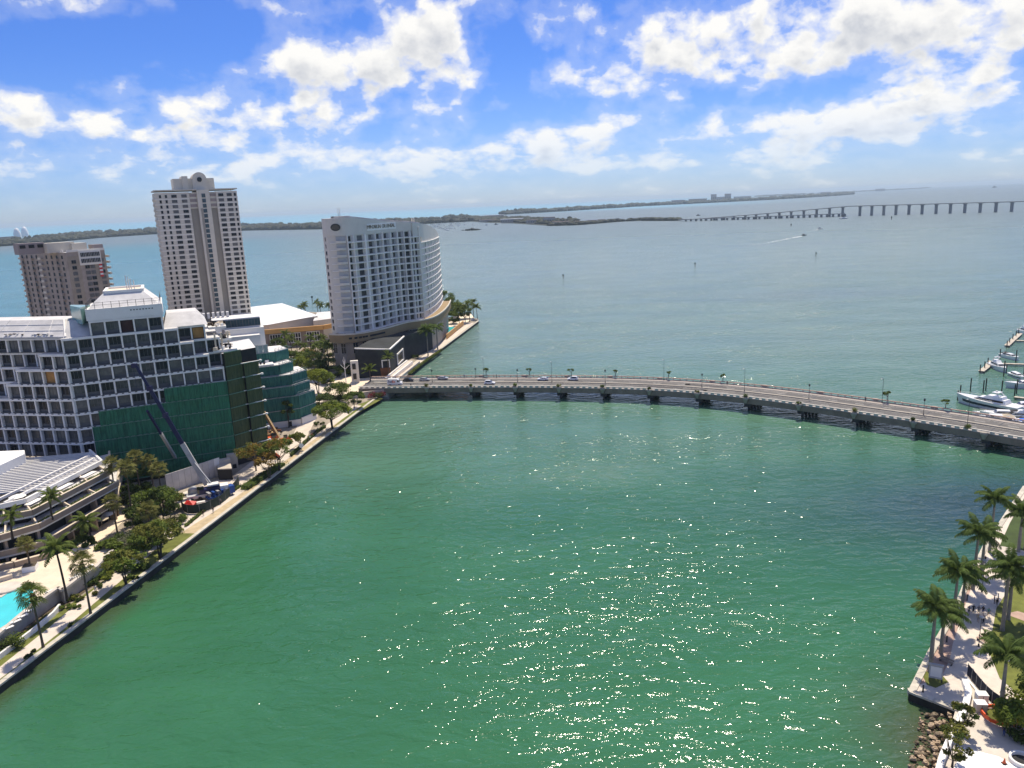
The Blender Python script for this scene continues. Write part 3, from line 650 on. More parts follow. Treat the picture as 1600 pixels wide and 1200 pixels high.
def corebox(P, D, Nn, a, b, z0, z1, dep, setb=1.15, m=0):
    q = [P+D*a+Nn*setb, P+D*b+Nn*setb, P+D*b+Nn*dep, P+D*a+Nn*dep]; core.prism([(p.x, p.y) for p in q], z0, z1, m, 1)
A_spans = {-1: (0, 11), 0: (0, 11), 1: (0, 11), 2: (0, 11), 3: (0, 11), 4: (0, 10), 5: (0, 9), 6: (0, 8), 7: (2, 7)}
for r, (b0, b1) in A_spans.items():
    z = Z0+RH*r
    sp_ = {4: win_red} if r == 7 else ({4: win_me[1]} if r == 6 else None)
    row(C0, AD, AN, yawA, b0, b1, BW, z, win_me, 0.0, sp_)
    corebox(C0, AD, AN, b0*BW+(0.0 if b0 else 0.6), b1*BW, z, z+RH, 26)
# upper right bays set back, still white
for r, b0, b1 in ((6, 8, 10), (5, 9, 11), (4, 10, 11)):
    row(C0, AD, AN, yawA, b0, b1, BW, Z0+RH*r, [side_win, win_me[1]], 3.2, {9: window_mesh('window', BW-0.9, 3.0, 0, 'plywood', 'plywood')} if r == 6 else None)
    corebox(C0, AD, AN, b0*BW, b1*BW, Z0+RH*r, Z0+RH*(r+1), 24, 4.3)
# wing B, left of the corner
B_front = {-1: 14, 0: 14, 1: 14, 2: 14, 3: 5, 4: 4, 5: 2, 6: 0}
for r, nf in B_front.items():
    z = Z0+RH*r
    if nf: row(C0, BD, BN, yawB, 0, nf, BB, z, win_b, 0.0, {1: win_ply} if r == 4 else None)
    if nf: corebox(C0, BD, BN, 0.6, nf*BB, z, z+RH, 18)
    if nf < 14:
        row(C0, BD, BN, yawB, nf, 14, BB, z, win_b, 3.4 if nf else 2.6, None); corebox(C0, BD, BN, nf*BB-0.0, 14*BB, z, z+RH, 18, 4.6)
        if nf: 
            q = C0+BD*(nf*BB)+BN*1.7; fr.box((q.x, q.y, z+RH/2-0.3), (0.4, 3.2, RH-0.9), yawB, 0)
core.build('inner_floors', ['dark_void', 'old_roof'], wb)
# dark slot lines in the spandrels
for r in range(-1, 7):
    z = Z0+RH*r-0.12
    for i in range(22):
        c = C0+AD*(1.0+i*1.72)+AN*(-0.02)
        if i*1.72 < A_spans[r][1]*BW-2: fr.box((c.x, c.y, z), (0.62, 0.1, 0.2), yawA, 1)
    for i in range(26):
        c = C0+BD*(1.2+i*2.05)+BN*(-0.02)
        if i*2.05 < B_front[r]*BB-1: fr.box((c.x, c.y, z), (0.62, 0.1, 0.2), yawB, 1)
fr.build('facade_frame', ['white_paint', 'dark_void', 'lower_panel'], wb)
# roofs
def frustum(mb, base, z0, top, z1, m=0, mt=None):
    n = len(base); vs = [(p.x, p.y, z0) for p in base]+[(p.x, p.y, z1) for p in top]
    mb.add(vs, [(i, (i+1)%n, n+(i+1)%n, n+i) for i in range(n)], m); mb.add(vs[n:], [tuple(range(n))], m if mt is None else mt)
ZR = Z0+7*RH
def quadP(P, D, Nn, a, b, c, d): return [P+D*a+Nn*c, P+D*b+Nn*c, P+D*b+Nn*d, P+D*a+Nn*d]
rb = MB()
b_ = quadP(C0, -BD, BN, -14*BB, -0.4, 2.0, 20); t_ = quadP(C0, -BD, BN, -12*BB, -4.6, 7.5, 15)
rb.prism([(p.x, p.y) for p in b_], ZR, ZR+0.3, 0); frustum(rb, b_, ZR+0.3, t_, ZR+4.4, 0)
b2 = quadP(C0, AD, AN, 0.2, 7.3, 1.6, 22); t2 = quadP(C0, AD, AN, 1.4, 7.3, 6.5, 19)
frustum(rb, b2, ZR+0.02, t2, ZR+4.0, 0)
for k in range(5):   # raised seams on the sloping roof
    a = b_[0].lerp(b_[1], 0.30+0.15*k); e = t_[0].lerp(t_[1], 0.28+0.16*k); rb.beam(a+Vector((0,0,ZR+0.35)), e+Vector((0,0,ZR+4.45)), 0.16, 0.16, 1)
rb.beam(b_[1]+Vector((0,0,ZR+0.35)), t_[1]+Vector((0,0,ZR+4.4)), 0.5, 0.3, 1)
for f in (0.35, 0.7):
    a = b_[0].lerp(t_[0], f); e = b_[1].lerp(t_[1], f); rb.beam(a+Vector((0,0,ZR+0.3+4.1*f+0.05)), e+Vector((0,0,ZR+0.3+4.1*f+0.05)), 0.2, 0.16, 1)
rb.build('hip_roof', ['old_roof', 'clean_white'], wb, label='weathered grey hipped roof over the left wing')
rr = MB(); b3 = quadP(C0, AD, AN, 26.2, 38.5, 2.6, 22); t3 = quadP(C0, AD, AN, 27.5, 36.0, 9, 18); frustum(rr, b3, ZR, t3, ZR+3.6, 0); rr.build('hip_roof', ['old_roof'], wb, label='weathered grey roof right of the penthouse')
rp = random.Random(5); db = MB()
for k in range(46):
    f = rp.random(); q = b_[0].lerp(b_[1], 0.25+0.72*f)+BN*rp.uniform(0.3, 1.7); db.box((q.x, q.y, ZR+0.5+rp.uniform(0, .35)+0.3), (rp.uniform(.3,1.2), rp.uniform(.2,.7), rp.uniform(.1,.35)), rp.random()*3, rp.randrange(3))
part_stuff(db.build('roof_debris', ['old_roof', 'trunk_brown', 'clean_white'], wb))
# penthouse parapet, sloping roof with an open top, railing
PZ = Z0+8*RH
ph = MB(); q = quadP(C0, AD, AN, 2*BW-0.6, 7*BW+0.6, -0.15, 20); ph.prism([(p.x, p.y) for p in q], PZ+0.02, PZ+3.2, 0)
t4 = quadP(C0, AD, AN, 2*BW+4.6, 7*BW-4.2, 5.5, 19.5); frustum(ph, quadP(C0, AD, AN, 2*BW+0.2, 7*BW-0.2, 0.9, 19), PZ+3.22, t4, PZ+7.0, 1, 2)
for i in range(4): ph.beam(t4[i]+Vector((0,0,PZ+7.15)), t4[(i+1)%4]+Vector((0,0,PZ+7.15)), 0.8, .8, 0)
for i in range(12):
    c = C0+AD*(2*BW+11+i*0.8)+AN*(-0.17); ph.box((c.x, c.y, PZ+2.1), (0.35, 0.1, 0.3), yawA, 3) if i < 8 else None
ph.build('penthouse', ['clean_white', 'old_roof', 'deck_cream', 'dark_void'], wb)
rl = MB(); e_ = [q[0]+AN*0.4+AD*0.4, q[1]+AN*0.4-AD*0.4]
for (a, b, n_) in ((e_[0], e_[1], 9), (q[0]+AD*0.4, q[3]+AD*0.4, 8), (q[1]-AD*0.4, q[2]-AD*0.4, 8)):
    for i in range(n_+1):
        p = a.lerp(b, i/n_); rl.tube((p.x,p.y,PZ+3.2), (p.x,p.y,PZ+5.0), 0.07, None, 4)
    for z in (4.2, 4.9): rl.beam((a.x,a.y,PZ+z), (b.x,b.y,PZ+z), 0.07, 0.07)
for i, u in enumerate((0.60, 0.66, 0.72, 0.8)): 
    p = t4[0].lerp(t4[1], u)+AN*1.5; rl.tube((p.x,p.y,PZ+7), (p.x,p.y,PZ+11.5-0.5*i), 0.16, None, 5, 1)
rl.build('railing', ['pole_dark', 'clean_white'], wb)
gp = MB(); a, b = q[0]-AD*1.2+AN*1.5, q[0]-AD*4.5+AN*10
gp.prism([(p.x, p.y) for p in (a, b, b+AN*2.5, a+AN*6+AD*2)], PZ-1.0, PZ+3.8, 0); gp.build('glass_screen', ['glass_teal'], wb)
# green netting panels, storey by storey
net_me = {}
def net_panel(a, b, z0, z1, m, off):
    d = b-a; ln = d.length; d = d/ln; nn = Vector((d.y, -d.x, 0)); mb = MB(); k = max(2, int(ln/2.0)); r = rw
    cols = []
    for i in range(k+1):
        p = a+d*(ln*i/k); o1, o2 = r.uniform(-.22, .28), r.uniform(-.2, .25)
        cols.append([(p.x+nn.x*(off), p.y+nn.y*(off), z0), (p.x+nn.x*(off+o1), p.y+nn.y*(off+o1), (z0+z1)/2), (p.x+nn.x*(off+o2*.3), p.y+nn.y*(off+o2*.3), z1)])
    vs = [v for c in cols for v in c]; mb.add(vs, [(i*3+j, (i+1)*3+j, (i+1)*3+j+1, i*3+j+1) for i in range(k) for j in range(2)])
    mb.build('net_panel', m, wb)
    tb = MB(); tb.beam((a.x+nn.x*(off+.1), a.y+nn.y*(off+.1), z1), (b.x+nn.x*(off+.1), b.y+nn.y*(off+.1), z1), 0.2, 0.22); tb.build('net_rail', 'net_seam' if m != 'net_teal' else 'glass_pale', wb)
E_ = C0+AD*(11*BW+0.5)
for r, b0 in ((-4, 1.0), (-3, 1.0), (-2, 1.0), (-1, 1.0), (0, 1.0), (1, 1.6), (2, 6.4)):
    z = Z0+RH*r
    for k0 in range(2):
        a = C0+AD*(b0*BW+(11*BW+0.5-b0*BW)*k0/2); b = C0+AD*(b0*BW+(11*BW+0.5-b0*BW)*(k0+1)/2)
        net_panel(a, b, max(z, 4.5), z+RH-0.15, 'net_green', 0.5)
G1 = E_+Vector((3.5, 4.6, 0)); G2 = G1+Vector((3.6, 4.2, 0))
for r in range(-3, 5):
    z = Z0+RH*r; top = r == 4
    net_panel(E_, G1, max(3.5, z), z+RH-0.15, 'net_olive', 0.35)
    if r < 4: net_panel(G1+Vector((0.3,-0.2,0)), G2, max(3.5, z), z+RH-0.15, 'net_olive', 0.7)
    pb = MB(); p = G2+Vector((1.2,0.2,0)); pb.tube(G1+Vector((0,-0.8,z+RH-0.1)), p+Vector((0,-0.8,z+RH-0.1)), 0.16, None, 5); pb.ell((p.x, p.y-0.8, z+RH-0.1), (0.55,0.5,0.4), 6, 4)
    if r < 4: pb.build('scaffold_pole', 'clean_white', wb)
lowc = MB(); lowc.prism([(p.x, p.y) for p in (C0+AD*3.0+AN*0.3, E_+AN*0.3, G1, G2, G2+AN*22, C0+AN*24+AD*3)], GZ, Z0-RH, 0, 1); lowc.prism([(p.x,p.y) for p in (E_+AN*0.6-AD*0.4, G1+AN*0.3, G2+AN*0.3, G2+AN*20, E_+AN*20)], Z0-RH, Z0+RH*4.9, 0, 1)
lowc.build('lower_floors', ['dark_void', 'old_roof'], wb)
# torn-open terraces at the upper right corner
tb = MB(); rt = random.Random(9)
for r, (a, b, c, d) in ((4.95, (39, 46, 2, 14)), (5.6, (39.5, 45, 6, 16)), (6.4, (38.8, 44, 9, 18))):
    qq = quadP(C0, AD, AN, a, b, c, d); tb.prism([(p.x,p.y) for p in qq], Z0+RH*r, Z0+RH*(r+.16), 0)
    for k in range(20):
        p = qq[0].lerp(qq[1], rt.random()).lerp(qq[3].lerp(qq[2], rt.random()), rt.random()*.7); s_ = rt.uniform(.4, 1.5)
        tb.box((p.x, p.y, Z0+RH*(r+.16)+s_*.4), (s_, rt.uniform(.3,1.2), s_*.8), rt.random()*3, rt.randrange(4))
for i in range(3):
    p = C0+AD*(40+i*2)+AN*(3+2*i); tb.box((p.x,p.y,Z0+RH*5.6), (0.5,0.5,RH*1.3), yawA, 1)
part_stuff(tb.build('torn_terrace', ['clean_white', 'deck_cream', 'trunk_brown', 'dark_void'], wb))
# low grey podium deck in front of wing B
pod = thing('podium_deck', 'weathered grey podium deck at the foot of the white grid facade', 'deck')
pq = [C0+AD*3.2-AN*0.4, C0+AD*3.0-AN*7.5, C0+BD*12-BN*9, C0+BD*62-BN*9, C0+BD*62-BN*0.3, C0-BN*0.3]
mb = MB(); mb.prism([(p.x, p.y) for p in pq], GZ, 11.4, 0); mb.build('deck', ['grey_concrete'], pod)
mb = MB()
for i in range(3): mb.beam(pq[i]+Vector((0,0,11.7)), pq[i+1]+Vector((0,0,11.7)), 0.3, 0.6)
mb.build('kerb', 'old_roof', pod)

# ================================================================== netted smaller block behind
R0 = at(470,657,3); R0.z = 0; D2 = Vector((0.93, 0.368, 0)).normalized(); N2 = Vector((-D2.y, D2.x, 0)); sb = thing('netted_block', 'smaller stepped block wrapped in teal green netting with white rooftop plant', 'building')
wb_save = wb; wb = sb
S2 = Vector((0.45, 0.89, 0)).normalized()
tiers = [(3.0, 12.8, 0, 30, 0), (12.8, 16.6, 1.2, 31, 0.3), (16.6, 20.6, 1.6, 31, 1.2), (20.6, 24.3, 5.2, 28, 2.5), (24.3, 28.3, 5.6, 33, 9.0)]
cb2 = MB()
for (z0, z1, a, b, s_) in tiers:
    pa = R0-D2*b+N2*s_; pb_ = R0-D2*a+N2*s_; pc = pb_+S2*(9-a*0.4)
    cb2.prism([(p.x,p.y) for p in (pa+N2*.4, pb_+N2*.4-D2*.3, pc+N2*.3-D2*.4, pc+N2*9-D2*2, pa+N2*14)], z0-1.5, z1-0.1, 0, 1)
    for zz in ([z0, (z0+z1)/2, z1] if z1-z0 > 6 else [z0, z1])[:-1]:
        hh = (z1-z0)/2 if z1-z0 > 6 else z1-z0
        for k in range(2): net_panel(pa.lerp(pb_, k/2), pa.lerp(pb_, (k+1)/2), zz, zz+hh-0.2, 'net_teal', 0.1)
        net_panel(pb_, pc, zz, zz+hh-0.2, 'net_teal', 0.1)
    pp = MB(); 
    for k in range(3): pp.beam(pb_+S2*(k*3)+Vector((-.3,-.3,z1+.4+0.02*k)), pb_+S2*(k*3+2)+Vector((.8,-.3,z1+.5)), .12, .12)
    for k in range(5): p = pb_+S2*(k*1.8); pp.box((p.x,p.y,z1+.55), (.1,.1,1.1))
    pp.beam(pb_+Vector((0,0,z1+1.0)), pc+Vector((0,0,z1+1.0)), .1, .1); pp.build('scaffold_pole', 'glass_pale', wb)
cb2.build('inner_floors', ['dark_void', 'old_roof'], wb)
bw_ = MB(); pa = R0-D2*24-N2*.5; bw_.beam(pa+Vector((0,0,2.4)), R0-N2*.5+Vector((0,0,2.4)), .5, 2.6); bw_.beam(R0-N2*.5+D2*.3+Vector((0,0,2.7)), R0+S2*8+D2*.3-N2*.3+Vector((0,0,2.7)), .45, 2.9)
dp = R0-D2*4-N2*.78; bw_.box((dp.x,dp.y,2.3), (1.3,.12,2.2), math.atan2(D2.y,D2.x), 1); bw_.build('base_wall', ['clean_white', 'dark_void'], wb)
# glass balustrade and rooftop plant
gb = MB(); a, b = R0-D2*33+N2*9.0, R0-D2*8+N2*9.0; k = 14
for i in range(k):
    p = a.lerp(b, (i+.5)/k); put('glass_pane', None, wb) if False else None
pane = MB(); pane.box((0,0,0), (1.55, .1, 2.6)); pane_me = pane.mesh('glass_pane', ['glass_pale'])
for i in range(k): p = a.lerp(b, (i+.5)/k); put('glass_pane', pane_me, wb, (p.x, p.y, 29.70), math.atan2(D2.y, D2.x))
for i in range(k+1): p = a.lerp(b, i/k); gb.box((p.x,p.y,29.70), (.14,.14,2.9), math.atan2(D2.y,D2.x))
gb.beam(a+Vector((0,0,31.20)), b+Vector((0,0,31.20)), .2, .16); gb.beam(a+Vector((0,0,28.35)), b+Vector((0,0,28.35)), .2, .2); gb.build('balustrade_frame', 'steel', wb)
pp = MB(); q = quadP(R0, -D2, N2, 10, 33, 13, 21); pp.prism([(p.x,p.y) for p in q], 28.30, 34.50, 0); q = quadP(R0, -D2, N2, 8, 22, 17, 30); pp.prism([(p.x,p.y) for p in q], 28.30, 36.70, 0)
q = quadP(R0, -D2, N2, 23, 33, 18, 30); pp.prism([(p.x,p.y) for p in q], 28.30, 38.60, 0); q = quadP(R0, -D2, N2, 9, 26, 19, 30); pp.prism([(p.x,p.y) for p in q], 36.72, 40.50, 0); pp.build('plant_room', ['clean_white'], wb)
wm_ = window_mesh('window', 2.0, 2.6, 1, 'mullion', 'glass_blue')
for i in range(8): p = R0-D2*(10+i*2.1)+N2*18.9; put('window', wm_, wb, (p.x, p.y, 38.70), math.atan2(D2.y, D2.x))
lv = MB()
for i in range(7): p = R0-D2*(20+i*1.7)+N2*27; lv.box((p.x,p.y,41.50), (.9,2.2,2.0), math.atan2(D2.y,D2.x), 0)
part_stuff(lv.build('roof_vent', 'old_roof', wb))
ct = MB(); q = quadP(R0, -D2, N2, 7, 26, 3.2, 8.5); ct.prism([(p.x,p.y) for p in q], 24.32, 24.70, 0)
for i in range(14): p = R0-D2*(9+i*1.2)+N2*rt.uniform(4,8); ct.box((p.x,p.y,25.10), (rt.uniform(.5,1.6),.8,rt.uniform(.4,1.1)), rt.random(), rt.randrange(2))
part_stuff(ct.build('roof_clutter', ['clean_white', 'dark_void'], wb))
wb = wb_save
# entrance canopy between the two blocks
cn = thing('entrance_canopy', 'slatted white canopy on posts between the netted blocks', 'canopy'); a, b = at(384,664,12), at(412,648,12)
mb = MB(); mb.beam(a+Vector((0,0,0)), b, .7, .9); mb.build('edge_beam', 'clean_white', cn)
for i in range(6):
    s0 = a.lerp(b, .1+.15*i); put('slat', None) if False else None
    m2 = MB(); m2.beam(s0+Vector((0,.6,0.2)), s0+Vector((-5.5,5.5,.2)), .35, .25); m2.build('slat', 'clean_white' if i % 2 else 'tower_pink', cn)
m2 = MB(); m2.box((a.x+1, a.y+1, 6.5), (.7,.7,11)); m2.box((b.x-2, b.y+3, 6.5), (.5,.5,11)); part_stuff(m2.build('post', 'dark_void', cn))

# ================================================================== cream residential tower
tw = thing('residential_tower', 'tall cream residential tower with taupe stripes and round crest', 'building')
TL, TR = atd(262.5,450,478), atd(388,450,500); TL.z = TR.z = 0
yT, lT, dT = wall_frame(TL, TR); nT = Vector((-dT.y, dT.x, 0))
TH_ = 3.08; NF = 29; TZ = 3.0; TOP = TZ+NF*TH_+0.9
def P3(u, n_, z): v = TL+dT*u+nT*n_; return Vector((v.x, v.y, z))
def fac(u0, u1, n0, n1, z0, z1, mb, m): mb.prism([(p.x,p.y) for p in (P3(u0,n0,0), P3(u1,n0,0), P3(u1,n1,0), P3(u0,n1,0))], z0, z1, m)
w = MB(); s1 = lT*0.405; s2 = lT*0.50; s3 = lT*0.655; s4 = lT*0.735
fac(0, s1, 0, 26, GZ, TOP, w, 0); fac(s1, s2-.02, 1.6, 26, GZ, TOP-10, w, 1); fac(s1+.01, s2-.03, .8, 25.9, TOP-10, TOP-.2, w, 0); fac(s2, s3, -0.9, 26, GZ, TOP+1, w, 0); fac(s3+.02, s4, 1.6, 26, GZ, TOP-10, w, 1); fac(s3+.03, s4-.01, .8, 25.9, TOP-10, TOP-.2, w, 0); fac(s4, lT, 0, 26, GZ, TOP, w, 0)
fac(s2+1.2, s2+2.6, -.93, -.88, GZ, TOP-10, w, 1)
w.build('wall', ['tower_cream', 'tower_taupe'], tw)
w = MB(); fac(-.4, lT+.4, -.35, 26.3, TOP+1.02, TOP+1.7, w, 0)
for k in range(NF): 
    z = TZ+k*TH_; fac(-.5, s1-.2, -.14, 0, z-.3, z+.3, w, 1); fac(s4+.2, lT+.3, -.14, 0, z-.3, z+.3, w, 1)
w.build('cornice', ['tower_cream', 'tower_band'], tw)
# penthouse crest
w = MB(); fac(lT*.24, lT*.74, 3, 18, TOP+1.7, TOP+8.2, w, 0); fac(lT*.35, lT*.42, 2.2, 18, TOP+1.7, TOP+9.6, w, 0); w.build('roof_house', 'tower_cream', tw)
w = MB(); cx = lT*.56; rr_ = lT*.088; prof = [(cx-rr_, TOP+1.7), (cx+rr_, TOP+1.7)]+[(cx+rr_*math.cos(a*PI/14), TOP+7.6+rr_*math.sin(a*PI/14)) for a in range(15)]
vs = [tuple(P3(u, 1.6, z)) for u, z in prof]+[tuple(P3(u, 15, z)) for u, z in prof]; n = len(prof)
w.add(vs, [tuple(range(n)), tuple(reversed(range(n, 2*n)))]+[((i+1)%n, i, n+i, n+(i+1)%n) for i in range(n)]); w.build('crest', 'tower_cream', tw)
w = MB(); w.T = Matrix.Translation(P3(cx, 1.5, TOP+7.4)) @ Matrix.Rotation(yT, 4, 'Z') @ Matrix.Rotation(PI/2, 4, 'X'); w.lathe([(1.45, -.3), (1.45, .25)], n=14); w.T = None; w.build('round_window', 'glass_dark', tw)
pink = window_mesh('window', lT*.085, 1.9, 0, 'tower_cream', 'tower_pink'); 
for k in range(3):
    for u in ((s1+s2)/2, (s3+s4)/2): p = P3(u, .75, TOP-8.2+k*3.1); put('blank_panel', pink, tw, p, yT)
wA = [window_mesh('window', 3.0, 1.75, 2, 'mullion', g) for g in ('glass_dark', 'glass_curtain', 'glass_grey')]; wS = window_mesh('window', 1.15, 1.75, 0, 'mullion', 'glass_dark'); wC = window_mesh('window', 2.1, 2.25, 1, 'mullion', 'glass_blue')
rw2 = random.Random(12); cnt = 0
for k in range(3, NF):
    z = TZ+k*TH_+1.75
    for u, me in ((.06, wS), (.13, wS), (.225, None), (.345, None), (.795, None), (.90, None), (.972, wS)):
        me = me or rw2.choice(wA+[wA[0]])
        put('window', me, tw, P3(lT*u, -.03, z), yT)
    put('window', wC, tw, P3(lT*.578, -.93, z-.1), yT)
    # balconies on the left flank
bm_ = MB()
for k in range(3, NF):
    c = P3(-.35, 4, TZ+k*TH_); bm_.box(c, (.9, 5, 1.3), yT); c = P3(-.35, 15, TZ+k*TH_); bm_.box(c, (.9, 6, 1.3), yT)
part_stuff(bm_.build('side_balcony', 'tower_cream', tw))

# ================================================================== brown residential block at the left
t2 = thing('apartment_block', 'grey brown apartment block with stacked balconies at far left', 'building')
Q1 = atd(112,450,392); Q0 = atd(39.5,450,424); Q2 = atd(172.5,450,406)
for q_ in (Q0, Q1, Q2): q_.z = 0
yL, lL, dL = wall_frame(Q0, Q1); nL = Vector((-dL.y, dL.x, 0)); yR, lR, dR = wall_frame(Q1, Q2); nR = Vector((-dR.y, dR.x, 0))
T2T = 63.4; f2 = 2.95
w = MB(); w.prism([(p.x,p.y) for p in (Q0, Q1, Q2, Q2+nR*22, Q0+nL*18)], GZ, T2T, 0, 2)
w.build('wall', ['grey_brown_wall', 'brown_wall', 'old_roof'], t2)
w = MB(); w.prism([(p.x,p.y) for p in (Q1+dR*.2-nR*.12, Q1+dR*6-nR*.12, Q1+dR*6+nR*.1, Q1+dR*.2+nR*.1)], GZ, T2T-2, 0); w.prism([(p.x,p.y) for p in (Q2-dR*6-nR*.12, Q2-nR*.12, Q2+nR*.1, Q2-dR*6+nR*.1)], GZ, T2T-2, 0); w.build('corner_pier', 'brown_wall', t2)
# crenellated roof line and roof houses
w = MB()
for i in range(7):
    p = Q0.lerp(Q1, (i+.5)/7); w.beam(p-dL*1.3+Vector((0,0,T2T+.7)), p+dL*1.0+Vector((0,0,T2T+.7)), .6, 1.3+.7*(i%2))
w.beam(Q1+dR*.4+Vector((0,0,T2T+.6)), Q2+Vector((0,0,T2T+.6)), .5, 1.2)
w.build('parapet', 'tower_band', t2)
w = MB(); 
def b2p(u, v, z0, z1, wd, dp, m): c = Q1+dR*u+nR*v; w.box((c.x,c.y,(z0+z1)/2), (wd,dp,z1-z0), yR, m)
b2p(1, 12, T2T, T2T+5, 13, 8, 0); b2p(-11, 16, T2T, T2T+5.5, 12, 7, 1); b2p(9, 10, T2T, T2T+4.2, 7, 9, 0); b2p(17, 6, T2T, T2T+3.0, 5, 6, 1)
w.build('roof_house', ['tower_cream', 'tower_pink'], t2)
w = MB()
for i in range(3): b2p(-15+i*4, 12.4, T2T+3, T2T+4.6, 2.6, .1, 0)
part_stuff(w.build('roof_opening', 'dark_void', t2))
wR = [window_mesh('window', 2.1, 1.7, 1, 'mullion', g) for g in ('glass_dark', 'glass_curtain')]; wW = window_mesh('window', 2.4, 2.2, 2, 'clean_white', 'glass_dark'); wL = window_mesh('window', 1.5, 1.7, 1, 'mullion', 'glass_dark')
for k in range(2, 21):
    z = T2T-k*f2+1.0
    for u in (.16, .49, .63, .88):
        p = Q1+dR*(lR*u)-nR*.14; put('window', rw2.choice(wR), t2, (p.x,p.y,z), yR)
for k in range(2):
    for i in range(4):
        p = Q1+dR*(lR*.40+i*2.35)-nR*1.0; put('window', wW, t2, (p.x,p.y,T2T-1.6-k*3.1), yR)
w = MB(); p = Q1+dR*(lR*.40+3.5)-nR*.45; w.box((p.x,p.y,T2T-3.2), (10.6,.8,7.4), yR); w.build('bay_frame', 'tower_band', t2, label='white framed double-height bay near the top')
for k in range(1, 17):
    z = T2T-k*f2+.6
    for i in range(9):
        if i in (4,): continue
        p = Q0+dL*(lL*(i+.6)/9.4)-nL*.06; put('window', wL, t2, (p.x,p.y,z), yL)
bal = MB(); bal.box((0,-.7,0), (3.4,1.5,.18), m=0); bal.box((0,-1.42,.5), (3.4,.1,1.0), m=0); bal_me = bal.mesh('balcony', ['tower_cream']); bal = MB(); bal.box((0,-.7,0), (2.2,1.4,1.1)); bal2_me = bal.mesh('balcony', ['grey_brown_wall'])
for k in range(1, 17):
    z = T2T-k*f2-.6
    p = Q0+dL*(lL*4.6/9.4); put('balcony', bal_me, t2, (p.x,p.y,z), yL)
    for i in (0, 2, 7):
        p = Q0+dL*(lL*(i+.6)/9.4+ .9); put('balcony', bal2_me, t2, (p.x,p.y,z), yL)
eb = MB()
for k in range(1, 19):
    z = T2T-k*f2-.3; eb.box((Q0.x-.2, Q0.y+2, z), (1.1, 3.4, 1.0), yL); eb.box((Q2.x+.1, Q2.y+2, z), (.8, 3.4, 1.1), yR)
part_stuff(eb.build('end_balcony', 'tower_cream', t2))

fl_ = Q2-dR*3.2-nR*.5; w = MB()
for i in range(7): w.box((fl_.x, fl_.y, T2T-13+i*.95), (1.5,.08,.95), yR, i % 2)
w.build('flag', ['red_plastic', 'clean_white'], t2)
# ================================================================== hotel on the point
ht = thing('hotel_tower', 'crescent shaped pale hotel tower with balcony bands and raked roofline', 'building')
HZ = 19.0; FH = 3.38; HN = 14
hp_ = [at(x, y, HZ) for x, y in ((526,520),(540,520.5),(557,519),(587,513),(625,503),(657,498),(674,490),(686,479),(691,470))]
def catmull(P, n):
    out = []
    for i in range(len(P)-1):
        p0, p1, p2, p3 = P[max(i-1,0)], P[i], P[i+1], P[min(i+2,len(P)-1)]
        for k in range(n):
            t = k/n; out.append(0.5*((2*p1)+(p2-p0)*t+(2*p0-5*p1+4*p2-p3)*t*t+(3*p1-p0-3*p2+p3)*t**3))
    out.append(P[-1]); return out
def resample(P, step=None, n=None):
    cum = [0]
    for i in range(len(P)-1): cum.append(cum[-1]+(P[i+1]-P[i]).length)
    n = n or max(2, round(cum[-1]/step)); out = []
    for k in range(n+1):
        q_ = cum[-1]*k/n; i = 0
        while i < len(P)-2 and cum[i+1] < q_: i += 1
        out.append(P[i].lerp(P[i+1], (q_-cum[i])/max(1e-6, cum[i+1]-cum[i])))
    return out, cum[-1]
HC, HL = resample(catmull(hp_, 8), n=96)
def hpt(f, off=0.0, z=0.0):
    """point on the hotel front: f 0..1 along the curve, off metres inward"""
    i = min(95, max(0, int(f*96))); g = f*96-i; p = HC[i].lerp(HC[i+1], g); d = (HC[min(96,i+2)]-HC[max(0,i-1)]); d.z = 0; d.normalize()
    nn = Vector((-d.y, d.x, 0)); q = p+nn*off; return Vector((q.x, q.y, z)), math.atan2(d.y, d.x)
def ribbon(mb, f0, f1, o0, o1, z0, z1, m=0, n=40):
    """curved solid strip following the hotel front"""
    z0f = z0 if callable(z0) else (lambda f: z0); z1f = z1 if callable(z1) else (lambda f: z1); vs = []
    for k in range(n+1):
        f = f0+(f1-f0)*k/n; a, _ = hpt(f, o0); b, _ = hpt(f, o1)
        vs += [(a.x,a.y,z0f(f)), (a.x,a.y,z1f(f)), (b.x,b.y,z1f(f)), (b.x,b.y,z0f(f))]
    fs = []
    for k in range(n):
        o, q = 4*k, 4*k+4
        fs += [(o,q,q+1,o+1), (o+1,q+1,q+2,o+2), (o+2,q+2,q+3,o+3), (o+3,q+3,q,o)]
    fs += [(0,1,2,3), (4*n+3,4*n+2,4*n+1,4*n)]
    mb.add(vs, fs, m)
def topz(f): return 74.6-5.0*min(1, max(0, (f-.10)/.38))**.9 - (8.2*max(0, (f-.48)/.52)**1.25)
def fx(px_, z=43.0):
    lo, hi = 0.0, 1.0
    for _ in range(40):
        m_ = (lo+hi)/2
        if pxof(hpt(m_, 0, z)[0])[0] < px_: lo = m_
        else: hi = m_
    return (lo+hi)/2
FS = fx(656.5)                                # the flank with narrower bays starts here
FSN = 12
w = MB(); ribbon(w, 0, FS, 0, 17, GZ+10, HZ+HN*FH, 0); ribbon(w, FS+.0005, 1, 0.0, 17, GZ+10, HZ+FSN*FH, 0, 20); w.build('wall', 'hotel_white', ht)
w = MB(); ribbon(w, 0, FS-.04, -.35, .45, HZ+HN*FH+.02, topz, 0); ribbon(w, FS-.0395, FS+.03, -1.0, .45, HZ+FSN*FH+3, topz, 0, 8); ribbon(w, FS+.0305, 1, -.35, .45, HZ+FSN*FH+.02, topz, 0, 16); w.build('raked_parapet', 'hotel_white', ht)
